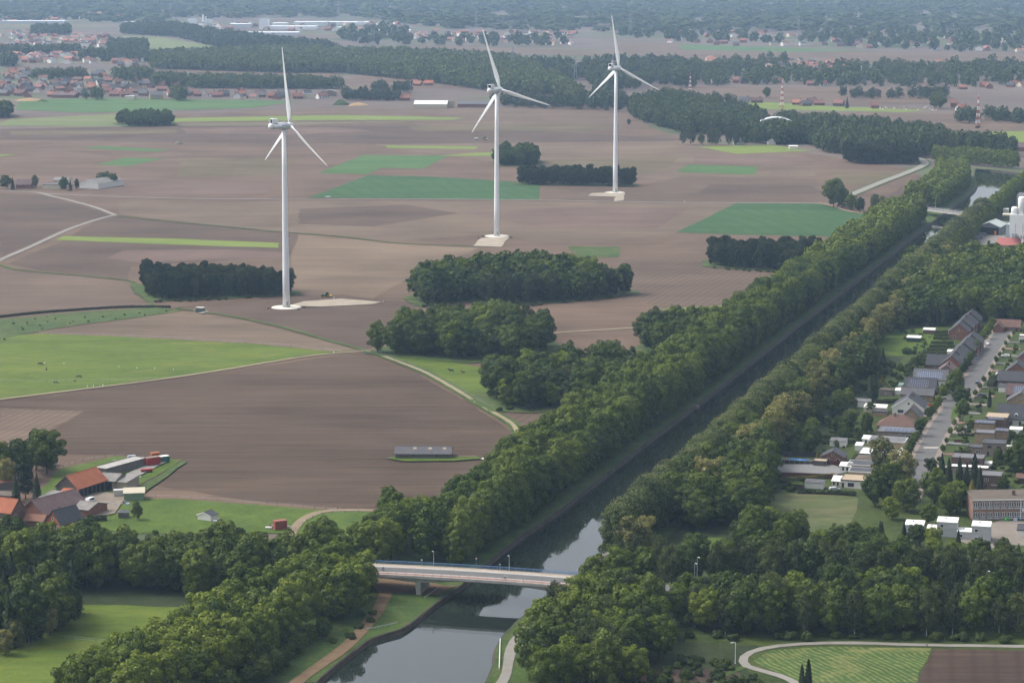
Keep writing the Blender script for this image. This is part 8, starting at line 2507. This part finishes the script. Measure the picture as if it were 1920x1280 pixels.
t = thing('church_tower', 'pale stone church tower with pointed spire in the far village', 'church', G(1152, 141), R(10))
MB().box(-4, 4, -4, 4, 0, 24).build('tower', plain('pale church stone', (0.42, 0.38, 0.31), .9), t)
MB().add([(-4.3, -4.3, 24), (4.3, -4.3, 24), (4.3, 4.3, 24), (-4.3, 4.3, 24), (0, 0, 37)], [(0, 1, 4), (1, 2, 4), (2, 3, 4), (3, 0, 4), (3, 2, 1, 0)]).build('spire', R_SLATE, t)
for x in (-1.5, 1.5):
    MB().box(x - .6, x + .6, -4.08, -4.003, 17, 21).build('belfry_opening', dark_gap, t)
MB().tube([(0, -4.1, 14.5), (0, -4.003, 14.5)], 1.3, 14).build('clock', sign_white, t)
MB().box(4.02, 22, -5, 5, 0, 10).build('nave', plain('pale church stone', (0.42, 0.38, 0.31), .9), t)
# white factory on the horizon
fac_w = plain('factory white', (0.72, 0.73, 0.74), .6)
fac_g = plain('factory grey', (0.50, 0.53, 0.56), .6)
for px0, px1, pb, d_, h_, mt, lab in ((486, 502, 56, 30, 26, fac_w, 'tall white factory block on the horizon'), (425, 560, 67, 60, 7, fac_g, 'longest white factory hall before the far wood'), (335, 385, 60, 60, 9, fac_w, 'white factory hall at the left of the works'), (430, 470, 52, 60, 9, fac_g, 'grey-white hall left of the tall block'), (510, 538, 51, 50, 10, fac_w, 'white hall right of the tall block'), (550, 612, 49, 70, 10, fac_w, 'long white hall in the back row'), (612, 690, 47, 70, 7, fac_w, 'thin white hall far right in the back row'), (500, 592, 56, 60, 8, fac_w, 'broken white hall in the middle row'), (352, 368, 45, 30, 14, fac_w, 'pale square factory block behind the trees'), (382, 398, 44, 30, 10, fac_w, 'white factory block under the chimneys'), (704, 770, 62, 60, 6, fac_w, 'white hall among trees right of the works'), (630, 645, 57, 40, 8, fac_w, 'white gabled hall below the crane'), (0, 120, 44, 60, 6, fac_g, 'pale row of distant halls at the left edge'), (230, 250, 46, 40, 6, fac_w, 'small white hall left of the works')):
    fbld(lab, px0, px1, pb, d_, h_, 0, 'flat', mt, fac_w if d_ > 35 else fac_g, random.uniform(-3, 3), name='factory_hall', cat='factory')
for px_, h_, lab in ((381, 26, 'left white factory chimney'), (386, 22, 'right white factory chimney')):
    t = thing('chimney_stack', lab, 'chimney', G(px_, 47), 0)
    MB().tube([(0, 0, 0), (0, 0, h_)], [3.2, 2.4], 12).build('shaft', fac_w, t)
    MB().tube([(0, 0, h_), (0, 0, h_ + 1)], [2.9, 2.9], 12).build('rim', fac_g, t)
t = thing('truck', 'orange truck on the road below the last turbine', 'truck', G(1131, 201), R(-20))
MB().box(-4, 2, -1.3, 1.3, 1, 3.6).build('box', plain('truck orange', (.55, .13, .03), .5), t)
MB().box(2.1, 4, -1.2, 1.2, .8, 3.0).build('cab', plain('truck red', (.45, .04, .03), .5), t)
for x in (-2.5, -1.2, 3):
    for s_ in (-1, 1):
        MB().tube([(x, s_ * 1.0, .5), (x, s_ * 1.3, .5)], .5, 8).build('wheel', tyre_m, t)
p = G(1179, 234); plant('oak', p.x, p.y, .4, 'lone small tree in the bare field below the last turbine')
# earth heaps below the village
for px_, py_, w_, h_, lab, mt in ((640, 197, 26, 7, 'dark overgrown earth heap behind the nearest turbine', G_ROUGH), (672, 198, 30, 4, 'orange sand heap beside the overgrown one', plain('orange sand', (.40, .27, .13), .95)), (55, 189, 42, 4, 'orange sand heap below the far left village', plain('orange sand', (.40, .27, .13), .95)), (80, 191, 22, 3, 'dark overgrown heap beside the left sand heap', G_ROUGH)):
    t = thing('earth_heap', lab, 'heap', G(px_, py_))
    vs, fs = [], []
    g = random.Random(px_)
    n = 12
    for j in range(5):
        for k in range(n):
            a = 2 * math.pi * k / n
            r_ = w_ / 2 * (1 - j / 4.6) * g.uniform(.85, 1.15)
            vs.append((r_ * math.cos(a), r_ * .6 * math.sin(a), h_ * (j / 4) ** .8 * g.uniform(.85, 1.1) - .1))
    for j in range(4):
        for k in range(n):
            fs.append((j * n + k, j * n + (k + 1) % n, (j + 1) * n + (k + 1) % n, (j + 1) * n + k))
    fs.append(tuple(range(4 * n, 5 * n)))
    MB().add(vs, fs).build('mound', mt, t)
def settlement(label, polys, n, seed):
    # roofs too far off to tell apart: one mass of small houses
    rg = random.Random(seed)
    mats = [FR['orange'], FR['red'], FR['slate'], W_WHITE, W_RED, W_CREAM]
    vs, fs, mi = [], [], []
    for poly in polys:
        P_ = PX(poly)
        x0, x1, y0, y1 = min(p[0] for p in P_), max(p[0] for p in P_), min(p[1] for p in P_), max(p[1] for p in P_)
        k = tries = 0
        while k < n // len(polys) and tries < 6000:
            tries += 1
            x, y = rg.uniform(x0, x1), rg.uniform(y0, y1)
            if not inside((x, y), P_): continue
            k += 1
            w, d, h, r_ = rg.uniform(6, 10), rg.uniform(4.5, 7), rg.uniform(3.5, 6), rg.uniform(3, 4.5)
            a = rg.uniform(-.6, .6) + rg.choice((0, 1.57))
            ca, sa = math.cos(a), math.sin(a)
            b = len(vs)
            for u, v, z in ((-w, -d, 0), (w, -d, 0), (w, d, 0), (-w, d, 0), (-w, -d, h), (w, -d, h), (w, d, h), (-w, d, h), (-w, 0, h + r_), (w, 0, h + r_)):
                vs.append((x + u * ca - v * sa, y + u * sa + v * ca, z))
            rm_, wm_ = rg.choices((0, 1, 2), (.35, .3, .35))[0], rg.choices((3, 4, 5), (.4, .4, .2))[0]
            for f, m_ in (((0, 1, 5, 4), wm_), ((1, 2, 6, 9, 5), wm_), ((2, 3, 7, 6), wm_), ((3, 0, 4, 8, 7), wm_), ((4, 5, 9, 8), rm_), ((6, 7, 8, 9), rm_)):
                fs.append(tuple(b + q for q in f)); mi.append(m_)
    me = bpy.data.meshes.new('far_settlement')
    me.from_pydata(vs, [], fs)
    for m_ in mats: me.materials.append(m_)
    me.polygons.foreach_set('material_index', mi)
    me.update()
    tag(link(bpy.data.objects.new('far_settlement', me)), label, 'settlement', None, 'stuff')
settlement('scatter of tiny roofs in the hazy far left', [[(0, 60), (200, 68), (230, 90), (0, 96)], [(0, 20), (300, 20), (320, 34), (0, 44)], [(0, 102), (280, 106), (280, 122), (0, 118)]], 330, 1)
settlement('scatter of tiny roofs in the hazy far right', [[(1240, 56), (1920, 70), (1920, 98), (1240, 84)], [(1260, 112), (1600, 120), (1600, 136), (1260, 128)], [(1560, 120), (1920, 122), (1920, 138), (1560, 134)], [(740, 58), (1080, 64), (1080, 86), (740, 80)]], 360, 2)
settlement('low white works sheds round the far factory', [[(330, 44), (760, 44), (760, 60), (330, 58)]], 60, 3)
print('far', NF, 'village', NV)
grow()
# ---------------------------------------------------------------- the air
m, nt, out = new_mat('haze air')
pv = N(nt, 'ShaderNodeVolumePrincipled')
pv.inputs['Density'].default_value = 5.4e-5
pv.inputs['Color'].default_value = (0.50, 0.72, 1.0, 1)
pv.inputs['Anisotropy'].default_value = 0.1
nt.links.new(pv.outputs[0], out.inputs['Volume'])
hz = MB().box(-17000, 17000, -2500, 19000, -3.0, 232.0).build('haze', m)
tag(hz, 'pale blue summer haze over the whole plain', 'haze', None, 'stuff')
